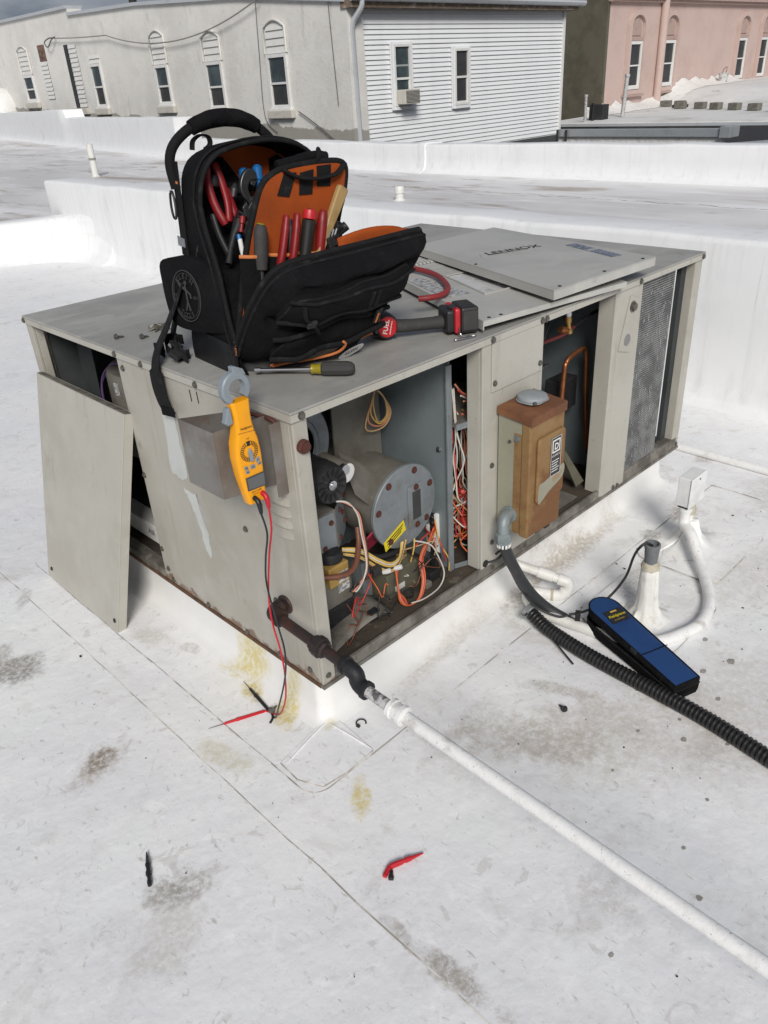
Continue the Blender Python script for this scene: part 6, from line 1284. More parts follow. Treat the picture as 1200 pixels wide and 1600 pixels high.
g.loft([[a + d*h - x_*w_ - BV*.008, a + d*h + x_*w_ - BV*.008, a + d*h + x_*w_*1.1 + BV*.006, a + d*h - x_*w_*1.1 + BV*.006] for h, w_ in ((0, .008), (.05, .010), (.12, .0135), (.165, .0145), (.172, .012))]); obj('handle', g, 'wood', t, smooth=30, bev=.003)
for i, (u_, w_, dd2) in enumerate(((.318, .292, (.5, -.5, .5)), (.300, .297, (.2, -.6, .7)), (.282, .277, (.1, -.5, .8)))):
    t = tool('socket', ['black socket at the right end of the orange divider, nearest the far edge', 'black socket in the middle of three beside the wooden handle', 'small black socket directly under the wooden handle'][i], bp(u_, -.05, w_)); d = V(dd2).normalized(); p = bp(u_, -.055, w_)
    g = G(); g.lathe(p - d*.03, d, [(0, .010), (.028, .0115), (.030, .011), (.030, .007), (.015, .006)], 12); obj('body', g, 'black_plastic', t, smooth=35)
# inside the main shell
def grip(t, pts, r, m, n=5, flat=.75): g = G(); q = cr(pts, n); g.tube(q, [r*(.75 if i in (0, len(q)-1) else 1) for i in range(len(q))], 10, True, flat); return obj('grip', g, m, t, smooth=50)
t = tool('pliers', 'red handled pliers hanging at the left inside the backpack', bp(.06, .12, .33)); grip(t, [bp(.052, .13, .448), bp(.048, .125, .41), bp(.055, .115, .36), bp(.070, .10, .315)], .0105, 'red_grip'); grip(t, [bp(.074, .13, .450), bp(.083, .12, .41), bp(.088, .11, .36), bp(.082, .10, .32)], .0105, 'red_grip'); handle(t, bp(.065, .128, .40), bp(.068, .126, .425), [(0, .012), (.5, .015), (1, .010)], 'iron_black', 'pivot')
t = tool('cutters', 'short red handled cutters behind the pliers in the backpack', bp(.10, .12, .33)); grip(t, [bp(.096, .13, .392), bp(.100, .12, .365), bp(.108, .11, .325)], .0105, 'red_grip'); handle(t, bp(.112, .125, .37), bp(.122, .125, .40), [(0, .008), (.6, .011), (1, .004)], 'dark_steel', 'jaw')
t = tool('pump_pliers', 'steel adjustable jaw of pump pliers in the backpack', bp(.14, .1, .34))
jw = [(.150, .432), (.132, .424), (.120, .400), (.124, .375), (.143, .350), (.165, .335), (.172, .345), (.150, .365), (.141, .383), (.143, .398), (.152, .406), (.163, .405), (.167, .420)]
g = G(); g.slab([bp(a, .096, b) for a, b in [(p.x, p.y) for p in cr([(a, b, 0) for a, b in jw], 3, True)]], BV*.012); obj('jaw', g, 'dark_steel', t, bev=.002, smooth=30)
g = G(); g.slab([bp(a, .100, b) for a, b in ((.166, .424), (.150, .412), (.151, .395), (.160, .39), (.170, .405))], BV*.010); obj('lower_jaw', g, 'dark_steel', t, bev=.002)
hexhead(t, bp(.150, .096, .362), -BV, .006, .003, 'dark_steel', 'rivet'); grip(t, [bp(.165, .105, .34), bp(.178, .10, .30), bp(.18, .09, .24)], .010, 'red_grip')
for i, (a, b, lb) in enumerate(((bp(.146, .125, .38), bp(.149, .125, .432), 'blue tool grip just behind the pump pliers jaw'), (bp(.187, .12, .37), bp(.184, .122, .436), 'bright blue tool grip right of the pump pliers in the backpack'))):
    t = tool('blue_handle', lb, a); handle(t, a, b, [(0, .009), (.45, .0095), (.5, .012), (.9, .0125), (1, .006)], 'blue_plastic'); handle(t, a - BW*.05, a + BW*.005, [(0, .004), (1, .005)], 'dark_steel', 'shaft')
t = tool('tube_cutter', 'black and red ratcheting tool slung low inside the backpack', bp(.06, .08, .25)); g = G(); g.tube([bp(.097, .075, .330), bp(.088, .07, .312), bp(.072, .066, .296), bp(.056, .06, .268), bp(.040, .05, .235)], [.013, .015, .009, .007, .009], 10); obj('shank', g, 'iron_black', t, smooth=40)
handle(t, bp(.096, .058, .334), bp(.084, .054, .300), [(0, .006), (.2, .0075), (.45, .0075), (.5, .0045), (.8, .0045), (.82, .007), (1, .006)], 'red_grip', 'red_knob')
handle(t, bp(.104, .062, .330), bp(.084, .062, .342), [(0, .007), (1, .008)], 'steel', 'roller')
t = tool('marker_pen', 'slim white and blue pen clipped inside the backpack', bp(.067, .03, .24)); handle(t, bp(.069, .022, .225), bp(.066, .030, .290), [(0, .003), (.1, .0055), (.6, .0055), (.62, .006), (1, .0055)], 'white_trim', 'barrel'); handle(t, bp(.0658, .031, .288), bp(.0655, .033, .30), [(0, .006), (1, .005)], 'blue_plastic', 'cap')
g = G(); g.slab([bp(.032, .028, .135), bp(.062, .022, .135), bp(.060, .022, .170), bp(.035, .030, .168)], BV*.01); obj('red_pouch', g, 'cloth_red', label='dark red pouch low in the mouth of the backpack', cat='pouch', bev=.003)
t = tool('probe_light', 'short black barrelled tool lying in the mouth of the backpack', bp(.1, .06, .29)); handle(t, bp(.10, .08, .285), bp(.135, .085, .345), [(0, .012), (.5, .014), (.55, .011), (1, .010)], 'black_plastic', 'barrel')

t = tool('screwdriver', 'slim black screwdriver behind the red pliers in the divider', bp(.165, -.03, .2)); handle(t, bp(.162, -.030, .20), bp(.168, -.034, .325), [(0, .008), (.3, .011), (.85, .012), (1, .006)], 'black_plastic')
t = tool('adjustable_wrench', 'dark adjustable wrench leaning deep inside the backpack mouth', bp(.12, .07, .24)); g = G(); g.slab([bp(a, .070, b) for a, b in ((.108, .22), (.120, .22), (.128, .325), (.140, .345), (.132, .362), (.122, .350), (.118, .362), (.106, .352), (.110, .33))], BV*.008); obj('body', g, 'dark_steel', t, bev=.002)
t = tool('wire_stripper', 'black and red stripper grips beside the divider edge in the backpack', bp(.045, .05, .24)); grip(t, [bp(.030, .085, .345), bp(.036, .075, .30), bp(.050, .06, .25)], .009, 'black_plastic'); grip(t, [bp(.118, .060, .30), bp(.112, .055, .27), bp(.095, .045, .225)], .009, 'red_grip')
t = tool('hex_key_set', 'folded black hex key set between the sockets and the screwdrivers', bp(.27, -.05, .26)); g = G(); g.ob(bp(.272, -.052, .262), BU*.014 + BW*.004, BV*.008, BW*.012 - BU*.003); obj('case', g, 'black_plastic', t, bev=.002)
for k in range(3): handle(t, bp(.262+.008*k, -.056, .272), bp(.266+.009*k, -.060, .290), [(0, .002), (1, .002)], 'steel', 'key', 6)
# ================================================================== PIPES AND THINGS ON THE ROOF
# gas pipe: iron run with union and elbows, then a coated white run
gp_ = thing('gas_pipe', 'dark iron gas pipe with fittings leading into a long white coated pipe', 'gas pipe', (-.05, -.5, .13))
def cyl(name, a, b, r, m, par, seg=14): g = G(); g.tube([a, b], r, seg); return obj(name, g, m, par, smooth=40)
px = -.052
cyl('nipple', (.002, .118, .208), (-.04, .112, .210), .0135, 'iron', gp_)
g = G(); g.lathe((-.001, .118, .208), (-1, -.1, 0), [(0, .026), (.003, .027), (.007, .024), (.008, .015)], 20); obj('escutcheon', g, 'iron', gp_, smooth=40)
g = G(); g.tube(cr([(-.022, .115, .209), (-.040, .112, .211), (-.050, .100, .213), (px, .075, .213)], 6), .0195, 14); g.lathe((-.018, .116, .209), (-1, 0, 0), [(0, .022), (.012, .022), (.013, .019)], 14); g.lathe((px, .070, .213), (0, 1, 0), [(0, .0225), (.012, .0225), (.013, .019)], 14); obj('elbow', g, 'iron', gp_, smooth=40)
cyl('pipe', (px, .085, .213), (px, -.185, .196), .0137, 'iron', gp_)
g = G(); g.lathe((px, -.048, .2045), (0, -1, -.06), [(0, .018), (.004, .021), (.012, .021), (.014, .026), (.034, .027), (.036, .022), (.044, .022), (.048, .017)], 8); obj('union', g, 'iron', gp_, smooth=25)
g = G(); g.tube(cr([(px, -.165, .197), (px, -.185, .195), (px+.001, -.197, .187), (px+.001, -.199, .172)], 5), .0195, 14); g.lathe((px, -.158, .198), (0, -1, 0), [(0, .0225), (.010, .0225), (.011, .019)], 14); obj('elbow', g, 'iron_black', gp_, smooth=40)
g = G(); g.tube(cr([(px+.001, -.199, .180), (px+.001, -.200, .170), (px, -.211, .163), (px, -.230, .161)], 5), .0195, 14); g.lathe((px, -.224, .1615), (0, -1, -.03), [(0, .0225), (.010, .0225), (.011, .017)], 14); obj('elbow', g, 'iron_black', gp_, smooth=40)
zl = lambda y: .1615 - .030*(-.225-y)
cyl('pipe', (px, -.225, zl(-.225)), (px, -.33, zl(-.33)), .0137, 'chipped_pipe', gp_)
g = G(); g.lathe((px, -.305, zl(-.305)), (0, -1, -.03), [(0, .020), (.002, .0235), (.012, .0235), (.014, .020), (.030, .020), (.032, .0235), (.044, .0235), (.046, .020)], 16); obj('coupling', g, 'white_pipe', gp_, smooth=35)
g = G(); n = 40; g.tube([V((px + random.uniform(-.0004, .0004), -.34 - 1.6*k/n, zl(-.34 - 1.6*k/n) + random.uniform(-.0004, .0004))) for k in range(n+1)], .0148, 18); obj('coated_pipe', g, 'white_pipe', gp_, smooth=60)
# wooden sleeper under the run, beyond the frame
g = G(); g.box(-.15, .05, -1.72, -1.62, ZR+.004, zl(-1.67)-.0195); obj('pipe_support', g, 'concrete_block', label='block carrying the coated gas pipe beyond the picture edge', cat='support', bev=.01)

# disconnect switch box
dx0, dx1, dy0, dy1, dz0, dz1 = .708, .868, -.112, -.006, .045, .432
dc = thing('disconnect_box', 'rusty electrical disconnect box mounted on the side of the unit', 'switch box', (.79, -.05, .045))
dx0, dx1, dy0, dy1, dz0, dz1 = .709, .871, -.118, -.006, .165, .545
g = G(); g.box(dx0, dx1-.004, dy0+.030, dy1, dz0+.004, dz1); obj('case', g, 'box_grey', dc, bev=.002)
g = G(); g.box(dx0-.0015, dx1, dy0+.0305, dy0+.060, dz0, dz1-.055); g.f = g.f; obj('side_rust_band', G().box(dx0-.0012, dx0+.004, dy0+.0302, dy0+.055, dz0+.002, dz1-.06), 'rusty_box', dc)
g = G(); g.box(dx0-.003, dx1, dy0, dy0+.0298, dz0-.004, dz1-.012); cov = obj('cover', g, 'rusty_box', dc, bev=.004)
g = G(); rr_ = [(x, z) for x, z in rrect(dx0+.026, dx1-.004, dz0+.10, dz1-.075, .014)]
g.slab([(x, dy0-.0005, z) for x, z in rr_], (0, -.010, 0)); po = obj('raised_panel', g, 'rusty_box', cov, bev=.006, seg=3)
g = G(); g.slab([(x, dy0-.0112, z) for x, z in [(p.x, p.y) for p in cr([(dx0+.032, dz0+.104, 0), (dx0+.050, dz0+.106, 0), (dx0+.085, dz0+.125, 0), (dx1-.012, dz0+.150, 0), (dx1-.008, dz0+.19, 0), (dx0+.11, dz0+.178, 0), (dx0+.06, dz0+.165, 0), (dx0+.033, dz0+.16, 0)], 4, True)]], (0, .0006, 0)); obj('worn_patch', g, 'box_grey', po)
# label with the square mark
lx0, lx1, lz0, lz1 = .792, .842, .335, .455; yl = dy0-.0112
g = G(); g.slab([(lx0, yl, lz0), (lx1, yl, lz0), (lx1, yl, lz1), (lx0, yl, lz1)], (0, -.0008, 0)); lb_ = obj('label', g, 'label_black', po)
g = G(); yy = yl-.0012
def frame_rect(g, a, b, c, d, t_, y_):
    g.box(a, b, y_-.0003, y_, c, c+t_); g.box(a, b, y_-.0003, y_, d-t_, d); g.box(a, a+t_, y_-.0003, y_, c+t_, d-t_); g.box(b-t_, b, y_-.0003, y_, c+t_, d-t_)
frame_rect(g, lx0+.006, lx1-.006, .407, .447, .0045, yy); g.text('D', (lx0+.0155, yy, .416), (1, 0, 0), (0, 0, 1), .028, .03, .0003)
g.text('SQUARE D', (lx0+.004, yy, .395), (1, 0, 0), (0, 0, 1), .0085, .012, .0003); frame_rect(g, lx0+.0004, lx1-.0004, lz0+.0004, lz1-.0004, .0012, yy)
for k in range(5): g.box(lx0+.006, lx1-.008-.004*(k % 3), yy-.0002, yy, .380-.008*k, .3825-.008*k)
obj('label_print', g, 'white_ink', lb_)
g = G(); g.slab([(dx0-.005, dy1, dz1+.001), (dx1+.003, dy1, dz1+.001), (dx1+.003, dy0-.002, dz1-.010), (dx0-.005, dy0-.002, dz1-.010)], (0, 0, .008)); g.slab([(dx0-.0052, dy1, dz1-.014), (dx0-.0052, dy0-.003, dz1-.026), (dx0-.0052, dy0-.003, dz1-.003), (dx0-.0052, dy1, dz1+.006)], (-.0015, 0, 0)); g.box(dx0-.005, dx1+.003, dy0-.0045, dy0-.0022, dz1-.030, dz1-.003); tpb = obj('top_cover', g, 'box_top_rust', dc, bev=.001)
g = G(); g.slab([(x, y, dz1+.0095) for x, y in rrect(dx0+.045, dx1-.030, dy0+.022, dy1-.010, .030)], (0, 0, .004)); hub = obj('hub_flange', g, 'cap_grey', tpb, bev=.001)
g = G(); c_ = V(((dx0+dx1)/2+.007, -.056, dz1+.0137)); g.lathe(c_, (0, 0, 1), [(0, .042), (.003, .043), (.010, .041), (.013, .036), (.014, .01)], 28); obj('hub_cap', g, 'cap_grey', hub, smooth=30)
for x, y in ((dx0+.055, dy0+.030), (dx1-.040, dy1-.016)): hexhead(hub, (x, y, dz1+.0137), (0, 0, 1), .005)
hexhead(dc, (dx0-.0015, dy0+.044, dz1-.075), NB, .008, m='zinc'); hexhead(dc, (dx0-.0005, dy0+.07, dz1-.09), NB, .004)
g = G(); g.slab([(dx0+.095, dy0+.006, dz0-.004), (dx0+.125, dy0+.006, dz0-.004), (dx0+.122, dy0+.006, dz0-.016), (dx0+.10, dy0+.006, dz0-.016)], (0, .010, 0)); obj('hasp', g, 'iron', cov)
g = G(); g.lathe((dx1-.003, -.05, .30), (1, 0, 0), [(0, .06), (.012, .058), (.014, .05)], 20); obj('handle_base', g, 'khaki', dc, smooth=40)
g = G(); g.ob((dx1+.030, -.055, .235), V((.024, 0, -.036)), (.0, .010, 0), (.010, 0, .007)); obj('handle', g, 'khaki', dc, bev=.003)
g = G(); g.ob((dx1+.063, -.055, .186), V((.013, 0, -.019)), (.0, .012, 0), (.012, 0, .008)); obj('handle_grip', g, 'black_plastic', dc, bev=.004)

# liquid-tight conduit from the box
fc_ = thing('flexible_conduit', 'black flexible conduit dropping from the disconnect box elbow to the roof', 'conduit', (.8, -.11, ZR))
g = G(); g.tube(cr([(.706, -.055, .225), (.680, -.060, .228), (.662, -.066, .215), (.657, -.070, .185)], 6), .0185, 14); g.lathe((.708, -.055, .225), (-1, -.1, 0), [(0, .025), (.008, .025), (.009, .020)], 14); el = obj('elbow', g, 'zinc_fitting', fc_, smooth=40)
g = G(); g.lathe((.657, -.070, .190), (.03, -.02, -1), [(0, .020), (.004, .0255), (.024, .0265), (.027, .023), (.034, .023)], 8); obj('gland_nut', g, 'zinc_fitting', fc_, smooth=25)
g = G()
for k in range(12):
    a = 2*PI*k/12; d = V((math.cos(a), math.sin(a), 0)); g.ob(V((.659, -.071, .149)) + d*.0195, d*.0015, d.cross(V((0, 0, 1)))*.003, V((0, 0, .006)))
obj('gland_teeth', g, 'white_trim', fc_)
g = G(); g.tube(cr([(.6585, -.071, .152), (.672, -.078, .105), (.695, -.088, .05), (.725, -.098, -.01), (.762, -.115, -.075), (.795, -.15, -.125), (.812, -.20, -.148), (.81, -.235, -.150)], 7), .0175, 16); obj('hose', g, 'grey_conduit', fc_, smooth=60)
# corrugated conduit lying on the roof
cc = thing('corrugated_conduit', 'long black corrugated conduit running across the roof to the right edge', 'conduit', (.69, -.6, ZR))
pth = cr([(.738, -.118, -.118), (.733, -.15, -.128), (.724, -.205, -.140), (.706, -.353, -.1445), (.697, -.522, -.1445), (.686, -.711, -.1445), (.658, -.886, -.1445), (.60, -1.2, -.1445), (.50, -1.7, -.1445)], 10)
dist = [0]
for i in range(1, len(pth)): dist.append(dist[-1] + (pth[i]-pth[i-1]).length)
pts, rad = [], []; step = .0042; k = 0; s_ = 0; i = 0
while s_ < dist[-1]:
    while dist[i+1] < s_: i += 1
    pts.append(pth[i].lerp(pth[i+1], (s_-dist[i])/(dist[i+1]-dist[i]))); rad.append((.0215, .0225, .0215, .0172)[k % 4] if True else 0); k += 1; s_ += step*(.7 if k % 4 else .9)
g = G(); g.tube(pts, rad, 14); obj('corrugations', g, 'black_conduit', cc, smooth=25)
g = G(); g.lathe((.742, -.106, -.114), (-.12, -.95, -.25), [(0, .020), (.003, .024), (.018, .024), (.021, .021)], 14); obj('clamp_ring', g, 'zinc', cc, smooth=30)
g = G(); g.ob((.722, -.112, -.128), (.010, -.004, 0), (.003, .008, 0), (0, 0, .005)); obj('clamp_screw', g, 'zinc', cc, bev=.001)
# condensate trap in white plastic pipe
pv = thing('condensate_trap', 'white plastic condensate drain with elbows beside the unit', 'drain pipe', (.88, -.08, ZR))
cyl('pipe', (.845, .045, -.052), (.918, -.118, -.094), .0150, 'pvc', pv)
g = G(); g.lathe((.885, -.045, -.0745), (.40, -.89, -.23), [(0, .019), (.05, .019), (.052, .016)], 14); obj('coupling', g, 'pvc', pv, smooth=40)
g = G(); g.tube(cr([(.912, -.105, -.091), (.923, -.128, -.098), (.925, -.135, -.115), (.918, -.130, -.140)], 5), .0195, 14); obj('elbow', g, 'pvc', pv, smooth=40)
g = G(); g.tube(cr([(.919, -.131, -.125), (.908, -.120, -.146), (.89, -.09, -.148), (.875, -.06, -.147), (.855, -.04, -.146)], 6), .0185, 14); obj('trap_bend', g, 'boot', pv, smooth=40)
g = G(); g.lathe((.897, -.10, -.1475), (-.5, .85, 0), [(0, .021), (.008, .021), (.009, .018)], 14); obj('dark_band', g, 'putty', pv, smooth=40)
g = G(); g.tube(cr([(.855, -.035, -.146), (.825, -.045, -.140), (.795, -.075, -.133), (.778, -.112, -.132), (.782, -.15, -.139), (.80, -.22, -.146), (.815, -.30, -.148), (.83, -.39, -.149), (.86, -.45, -.149)], 7), .0165, 14); obj('drain_run', g, 'pvc', pv, smooth=50)
g = G(); g.lathe((.775, -.098, -.131), (-.4, -.9, -.05), [(0, .0215), (.016, .0215), (.018, .019)], 14); obj('socket', g, 'pvc', pv, smooth=40)
# vent boot with a cable coming out
vb = thing('cable_boot', 'white flared roof boot with grey pipe stub and black cable', 'roof boot', (1.0, -.37, ZR))
bx_, by_ = 1.003, -.371
g = G(); rows = []
for h, r_ in ((0.0, .075), (.006, .062), (.016, .047), (.04, .035), (.09, .029), (.15, .026), (.185, .024), (.195, .018)):
    rows.append([V((bx_ + (r_ + (.012 if h < .02 else .002)*math.sin(k*2.4+h*20))*math.cos(2*PI*k/24) - .05*h, by_ + (r_ + .004*math.sin(k*1.7))*math.sin(2*PI*k/24), ZR+.012+h)) for k in range(24)])
g.loft([r[:] for r in rows]); obj('boot', g, 'boot', vb, smooth=55)
g = G(); g.lathe((bx_-.0095, by_, ZR+.19), (-.03, 0, 1), [(0, .020), (.006, .028), (.016, .026), (.026, .022), (.03, .018)], 14); pu = obj('sealant', g, 'putty', vb, smooth=50); clothify(pu, .012, .012)
g = G(); g.lathe((bx_-.011, by_, ZR+.21), (-.03, 0, 1), [(0, .018), (.055, .022), (.058, .0235), (.072, .0235), (.073, .019), (.060, .018)], 18); obj('pipe_stub', g, 'pvc_grey', vb, smooth=35)
cb_ = thing('roof_cable', 'thin black cable looping from the grey pipe stub to the drain pipe', 'cable', (.95, -.3, ZR))
g = G(); g.tube(cr([(bx_-.013, by_, ZR+.275), (bx_-.03, by_+.012, ZR+.287), (bx_-.045, by_+.025, ZR+.272), (.985, -.318, .045), (.998, -.295, -.04), (.975, -.272, -.10), (.93, -.255, -.128), (.87, -.25, -.120), (.822, -.245, -.108), (.795, -.225, -.11)], 7), .0042, 8); obj('cable', g, 'black_rubber', cb_, smooth=60)
g = G(); g.ob((.815, -.243, -.117), (.010, .006, 0), (-.004, .007, 0), (0, 0, .014)); obj('cable_clip', g, 'black_plastic', cb_, bev=.002)
g = G(); g.tube(cr([(.79, -.222, -.11), (.77, -.20, -.115), (.74, -.14, -.09), (.72, -.09, -.03), (.712, -.05, .04), (.715, -.02, .075), (.71, -.004, .062)], 7), .0038, 8); obj('cable', g, 'black_rubber', cb_, smooth=60)
wire([(.668, -.004, .052), (.685, -.02, .058), (.705, -.025, .066), (.73, -.02, .075)], .0035, 'black_rubber')
g = G(); g.lathe((.662, -.0005, .050), NA, [(0, .012), (.003, .012), (.004, .004)], 12); obj('grommet', g, 'black_rubber', un, smooth=40)
# junction box on a coated conduit sweep with its own boot
jx0, jy0, jz1 = 1.413, -.283, .126
jb = thing('junction_box', 'white painted junction box on a bent coated conduit', 'junction box', (1.46, -.26, ZR))
g = G(); g.box(jx0, jx0+.105, jy0, jy0+.045, jz1-.108, jz1); obj('box', g, 'jbox_paint', jb, bev=.003)
g = G(); g.box(jx0-.004, jx0+.109, jy0-.0062, jy0-.0005, jz1-.111, jz1+.003); lidj = obj('cover_plate', g, 'jbox_paint', jb, bev=.003)
hexhead(lidj, (jx0+.052, jy0-.0062, jz1-.012), NA, .003, .002)
g = G(); g.box(jx0+.012, jx0+.096, jy0+.004, jy0+.041, jz1-.119, jz1-.1085); obj('hub_shadow_plate', g, 'iron_black', jb)
g = G(); g.lathe((jx0+.028, jy0+.018, jz1-.119), (0, 0, -1), [(0, .022), (.014, .023), (.016, .019), (.026, .019)], 14); obj('conduit_nut', g, 'jbox_paint', jb, smooth=35)
g = G(); q0 = V((jx0+.028, jy0+.018, jz1-.135)); g.tube(cr([q0, q0 + V((.0, -.004, -.05)), (1.405, -.315, -.075), (1.352, -.375, -.125), (1.25, -.455, -.147), (1.15, -.505, -.149), (1.05, -.522, -.149), (.95, -.495, -.149), (.885, -.462, -.149), (.85, -.44, -.149)], 8), .0185, 16); obj('coated_conduit', g, 'white_pipe', jb, smooth=60)
g = G(); g.tube([(jx0+.070, jy0+.022, ZR+.01), (jx0+.070, jy0+.022, jz1-.118)], .0165, 14); obj('riser', g, 'boot', jb, smooth=40)
g = G(); g.lathe((jx0+.070, jy0+.022, jz1-.165), (0, 0, 1), [(0, .016), (.006, .023), (.03, .022), (.045, .017)], 14); pj = obj('sealant', g, 'putty', jb, smooth=50); clothify(pj, .012, .012)
g = G(); rows = []
for h, r_ in ((0, .13), (.004, .105), (.014, .075), (.035, .048), (.07, .03), (.10, .022)): rows.append([V((jx0+.075 + (r_ + (.025 if h < .01 else .006)*math.sin(k*2.9+1))*math.cos(2*PI*k/28), jy0+.01 + (r_*.8 + .008*math.sin(k*2.1))*math.sin(2*PI*k/28), ZR+.0115+h)) for k in range(28)])
g.loft(rows); obj('boot', g, 'flashing', jb, smooth=60)
# white pipe beyond the unit
fpz = thing('far_gas_pipe', 'white coated pipe lying on the roof beyond the far end of the unit', 'pipe', (2.1, -.3, ZR))
g = G(); g.tube([V((2.20 + .07*(-.1-.0)*k/20*5*.5, .25 - 1.9*k/20, ZR+.024)) for k in range(21)], .018, 14); obj('coated_pipe', g, 'white_pipe', fpz, smooth=60)
# meter pouch
pc_ = thing('meter_pouch', 'blue and black zipped meter pouch lying open on the conduit', 'pouch', (.82, -.45, ZR))
ca, cb2 = V((.872, -.262, 0)), V((.742, -.632, 0)); ax_ = (cb2-ca).normalized(); sx_ = V((-ax_.y, ax_.x, 0)); sx_ = sx_ if sx_.x > 0 else -sx_; Lp = (cb2-ca).length
def pouch_ring(shrink, z, tilt=0):
    out = []; hw = .052-shrink; n = 12
    for k in range(n+1): a = PI/2 + PI*k/n; out.append(ca + ax_*(hw + .006 + (hw+.0)*math.cos(a)*1.05) + sx_*hw*math.sin(a))
    for t_ in (.55, .85, 1.0): out.append(ca + ax_*Lp*t_ - sx_*(hw-.006*t_))
    for t_ in (1.0, .85, .55): out.append(ca + ax_*Lp*t_ + sx_*(hw-.006*t_))
    return [p + V((0, 0, z + tilt*(1-(p-ca).dot(ax_)/Lp) + .012*(p-ca).dot(sx_)/hw*0)) for p in out]
zb = ZR+.010
g = G(); g.loft([r[:] for r in (pouch_ring(.006, zb, .0), pouch_ring(.0, zb+.012), pouch_ring(-.001, zb+.030, .006), pouch_ring(.002, zb+.034, .008), pouch_ring(.006, zb+.034, .008), pouch_ring(.008, zb+.014))], True, True); pb1 = obj('lower_shell', g, 'fabric', pc_, smooth=60)
g = G(); g.loft([r[:] for r in (pouch_ring(.005, zb+.034, .026), pouch_ring(.0, zb+.036, .030), pouch_ring(-.001, zb+.048, .034), pouch_ring(.003, zb+.054, .034), pouch_ring(.012, zb+.0545, .034))], True, True); lidp = obj('flap', g, 'fabric', pc_, smooth=60)
g = G(); top_ = pouch_ring(.007, zb+.0555, .034); inn = lambda k, dz: [V((q.x, q.y, zb+.0555+.034*(1-(q-ca-V((0, 0, q.z))).dot(ax_)/Lp)+dz)) for q in [p.lerp(V((ca.x, ca.y, p.z))+ax_*Lp*.5, k) for p in top_]]
g.loft([top_, inn(.2, .004), inn(.45, .006), inn(.85, .006)], True, True); bf = obj('blue_face', g, 'pouch_blue', lidp, smooth=70)
g = G(); g.tube([p for p in pouch_ring(.004, zb+.054, .034)] + [pouch_ring(.004, zb+.054, .034)[0]], .003, 6); obj('binding', g, 'fabric', lidp, smooth=60)
g = G(); g.tube([p for p in pouch_ring(-.001, zb+.033, .008)], .0025, 6); obj('zipper', g, 'webbing', pb1, smooth=60)
lz = zb + .0555 + .026 + .0045
lc = ca + ax_*.105; g = G(); tl = -.034/Lp
def lf(a, b, k): p = ca + ax_*a + sx_*b; return V((p.x, p.y, zb+.0555+.034*(1-a/Lp) + .0078 + k))
g.slab([lf(.078, -.030, 0), lf(.130, -.034, 0), lf(.130, .030, 0), lf(.078, .034, 0)], (0, 0, .0015)); lbp = obj('label', g, 'label_black', bf)
xt = -(lf(0, 1, 0)-lf(0, 0, 0)).normalized()*-1; 
g = G(); g.text('Fieldpiece', lf(.108, -.030, .0018), sx_, -(lf(1, 0, 0)-lf(0, 0, 0)).normalized(), .0148, .012, .0004, shear=.2); obj('lettering', g, 'label_yellow', lbp)
g = G(); g.text('ACCESSORIES', lf(.122, -.022, .0018), sx_, -(lf(1, 0, 0)-lf(0, 0, 0)).normalized(), .006, .004, .0004); g.slab([lf(.082, -.01, .0018), lf(.088, -.01, .0018), lf(.088, .012, .0018), lf(.082, .012, .0018)], (0, 0, .0003)); obj('label_print', g, 'w_yellow', lbp)
g = G(); p = lf(Lp*.60, -.050, -.010); g.ob(p, ax_*.012, sx_*.003, V((0, 0, .006))); obj('zip_pull', g, 'black_plastic', pc_, bev=.001)
p = lf(Lp*.68, 0, .0015); g = G(); g.slab([lf(Lp*.675, -.045, -.0002), lf(Lp*.682, -.045, -.0002), lf(Lp*.682, .045, -.0002), lf(Lp*.675, .045, -.0002)], (0, 0, .0007)); obj('stitch_line', g, 'fabric', bf)

# ---------------------------------------------------------------- small things on the roof
def rod_thing(name, label, cat, pts, r, m, part='body'):
    t = thing(name, label, cat, tuple(V(pts[0]))); g = G(); g.tube(cr(pts, 6), r, 8); obj(part, g, m, t, smooth=50); return t
zt = ZR + .0085
rod_thing('cable_tie', 'black cable tie tail sticking out of the corrugated conduit', 'cable tie', [(.745, -.13, -.13), (.715, -.20, -.142), (.69, -.26, -.152), (.657, -.332, -.158)], .0028, 'black_plastic', 'strap')
t = thing('cable_tie', 'small curled black cable tie on the roof near the kerb corner', 'cable tie', (.085, -.037, zt)); g = G()
cen = V((.079, -.040, zt+.004)); arc = [cen + V((.0135*math.cos(R(a)), .0135*math.sin(R(a)), 0)) for a in range(-60, 200, 18)]; g.tube(arc, .0022, 6); obj('strap', g, 'black_plastic', t, smooth=50); g = G(); g.ob(arc[-1], (.004, .001, 0), (-.001, .005, 0), (0, 0, .003)); obj('head', g, 'black_plastic', t, bev=.001)
loose_screw(.485, -.417, ZR+.004, 1.2, 'black screw lying on the bare roof between the two pipes', None, 1.1, 'screw_black')
loose_screw(-.058, .178, ZR+.0075, .4, 'dark screw under the test lead probes', None, 1.2, 'screw')
def tipcap(name, label, a, b, m, prof):
    t = thing(name, label, 'probe tip', a); a, b = V(a), V(b); d = b-a; L_ = d.length; d.normalize(); g = G(); g.lathe(a, d, [(h*L_, r) for h, r in prof], 10); obj('body', g, m, t, smooth=30); return t
z_ = ZR+.010
t = tipcap('probe_tip', 'black screw-on probe tip lying alone in the foreground', (-.572, -.046, z_-.003), (-.533, .036, z_-.002), 'lead_black', [(0, .0045), (.08, .0055), (.14, .0055), (.15, .0042), (.55, .0048), (.60, .0062), (.64, .0062), (.66, .005), (.85, .003), (1, .0012)])
g = G(); a, b = V((-.560, -.020, z_-.003)), V((-.556, -.012, z_-.003)); g.tube([a, b], .0066, 8); obj('collar', g, 'lead_black', t, smooth=30)
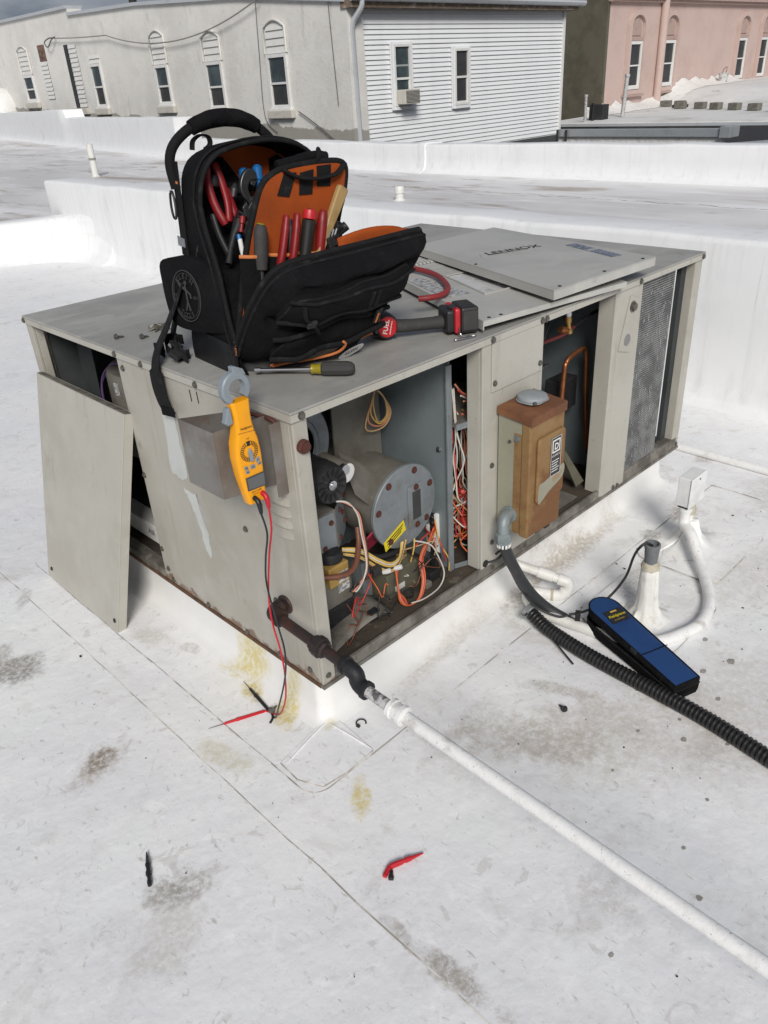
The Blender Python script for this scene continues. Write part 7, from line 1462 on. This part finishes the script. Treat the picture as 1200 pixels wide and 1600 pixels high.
t = tipcap('probe_tip', 'red probe tip lying in the foreground with a small black clip', (-.178, -.405, z_-.001), (-.103, -.436, z_-.001), 'lead_red', [(0, .0065), (.35, .0062), (.36, .0048), (.44, .0048), (.45, .0062), (.62, .0056), (.63, .0045), (.92, .0022), (1, .0012)])
g = G(); g.tube([(-.180, -.404, z_-.001), (-.204, -.413, z_-.002)], .0055, 8); obj('stub', g, 'lead_red', t, smooth=40)
t = tipcap('probe_clip', 'small black clip touching the red probe tip', (-.184, -.415, z_-.001), (-.199, -.428, z_-.002), 'lead_black', [(0, .004), (.5, .0045), (.7, .0065), (1, .006)])
# dry leaf and grit: scattered specks nobody could count
g = G(); rg_ = random.Random(21)
for k in range(240):
    x = rg_.uniform(-.8, 1.9); y = rg_.uniform(-1.2, 1.0)
    if -.2 < x < 2 and -.12 < y: continue
    if rg_.random() > .35 and x < .2: continue
    s_ = rg_.uniform(.0007, .0022) if rg_.random() < .94 else rg_.uniform(.003, .005); a = rg_.uniform(0, 6.3)
    g.ob((x, y, ZR+.005), V((math.cos(a), math.sin(a), 0))*s_, V((-math.sin(a), math.cos(a), .1))*s_*rg_.uniform(.3, .8), V((0, 0, .0012)))
obj('roof_grit', g, 'iron_black', kind='stuff', label='dark grit and crumbs scattered over the white roof', cat='grit')
# peeled flakes of old coating on the right
fl_ = random.Random(8)
def flake(x, y, s_, rot, lb):
    n = 6; pts = [(x + s_*fl_.uniform(.65, 1.1)*math.cos(rot+2*PI*k/n)*1.2, y + s_*fl_.uniform(.5, 1.0)*math.sin(rot+2*PI*k/n), ZR+.0042) for k in range(n)]
    g = G(); g.slab(pts, (0, 0, .0006)); obj('coating_flake', g, 'concrete_flake', roof)
mat('concrete_flake', (.36, .34, .31), .9, 0, [((.24, .225, .2), 30, .4, .65, .8)], [(90, .4, .002)], .2)
for i, (x, y, s_) in enumerate(((.826, -.514, .028), (.765, -.60, .018), (.73, -.575, .008), (.92, -.49, .012), (.69, -.52, .008), (.60, -.70, .010), (.66, -.79, .008), (.46, -.83, .006), (1.02, -.56, .010), (.55, -.60, .006), (.39, -.62, .005), (.30, -.85, .006), (.66, -.66, .006), (.21, -.93, .007), (-.02, -.86, .006), (.88, -.62, .010), (.97, -.66, .014), (.80, -.70, .008))): flake(x, y, s_, i*1.3, '')
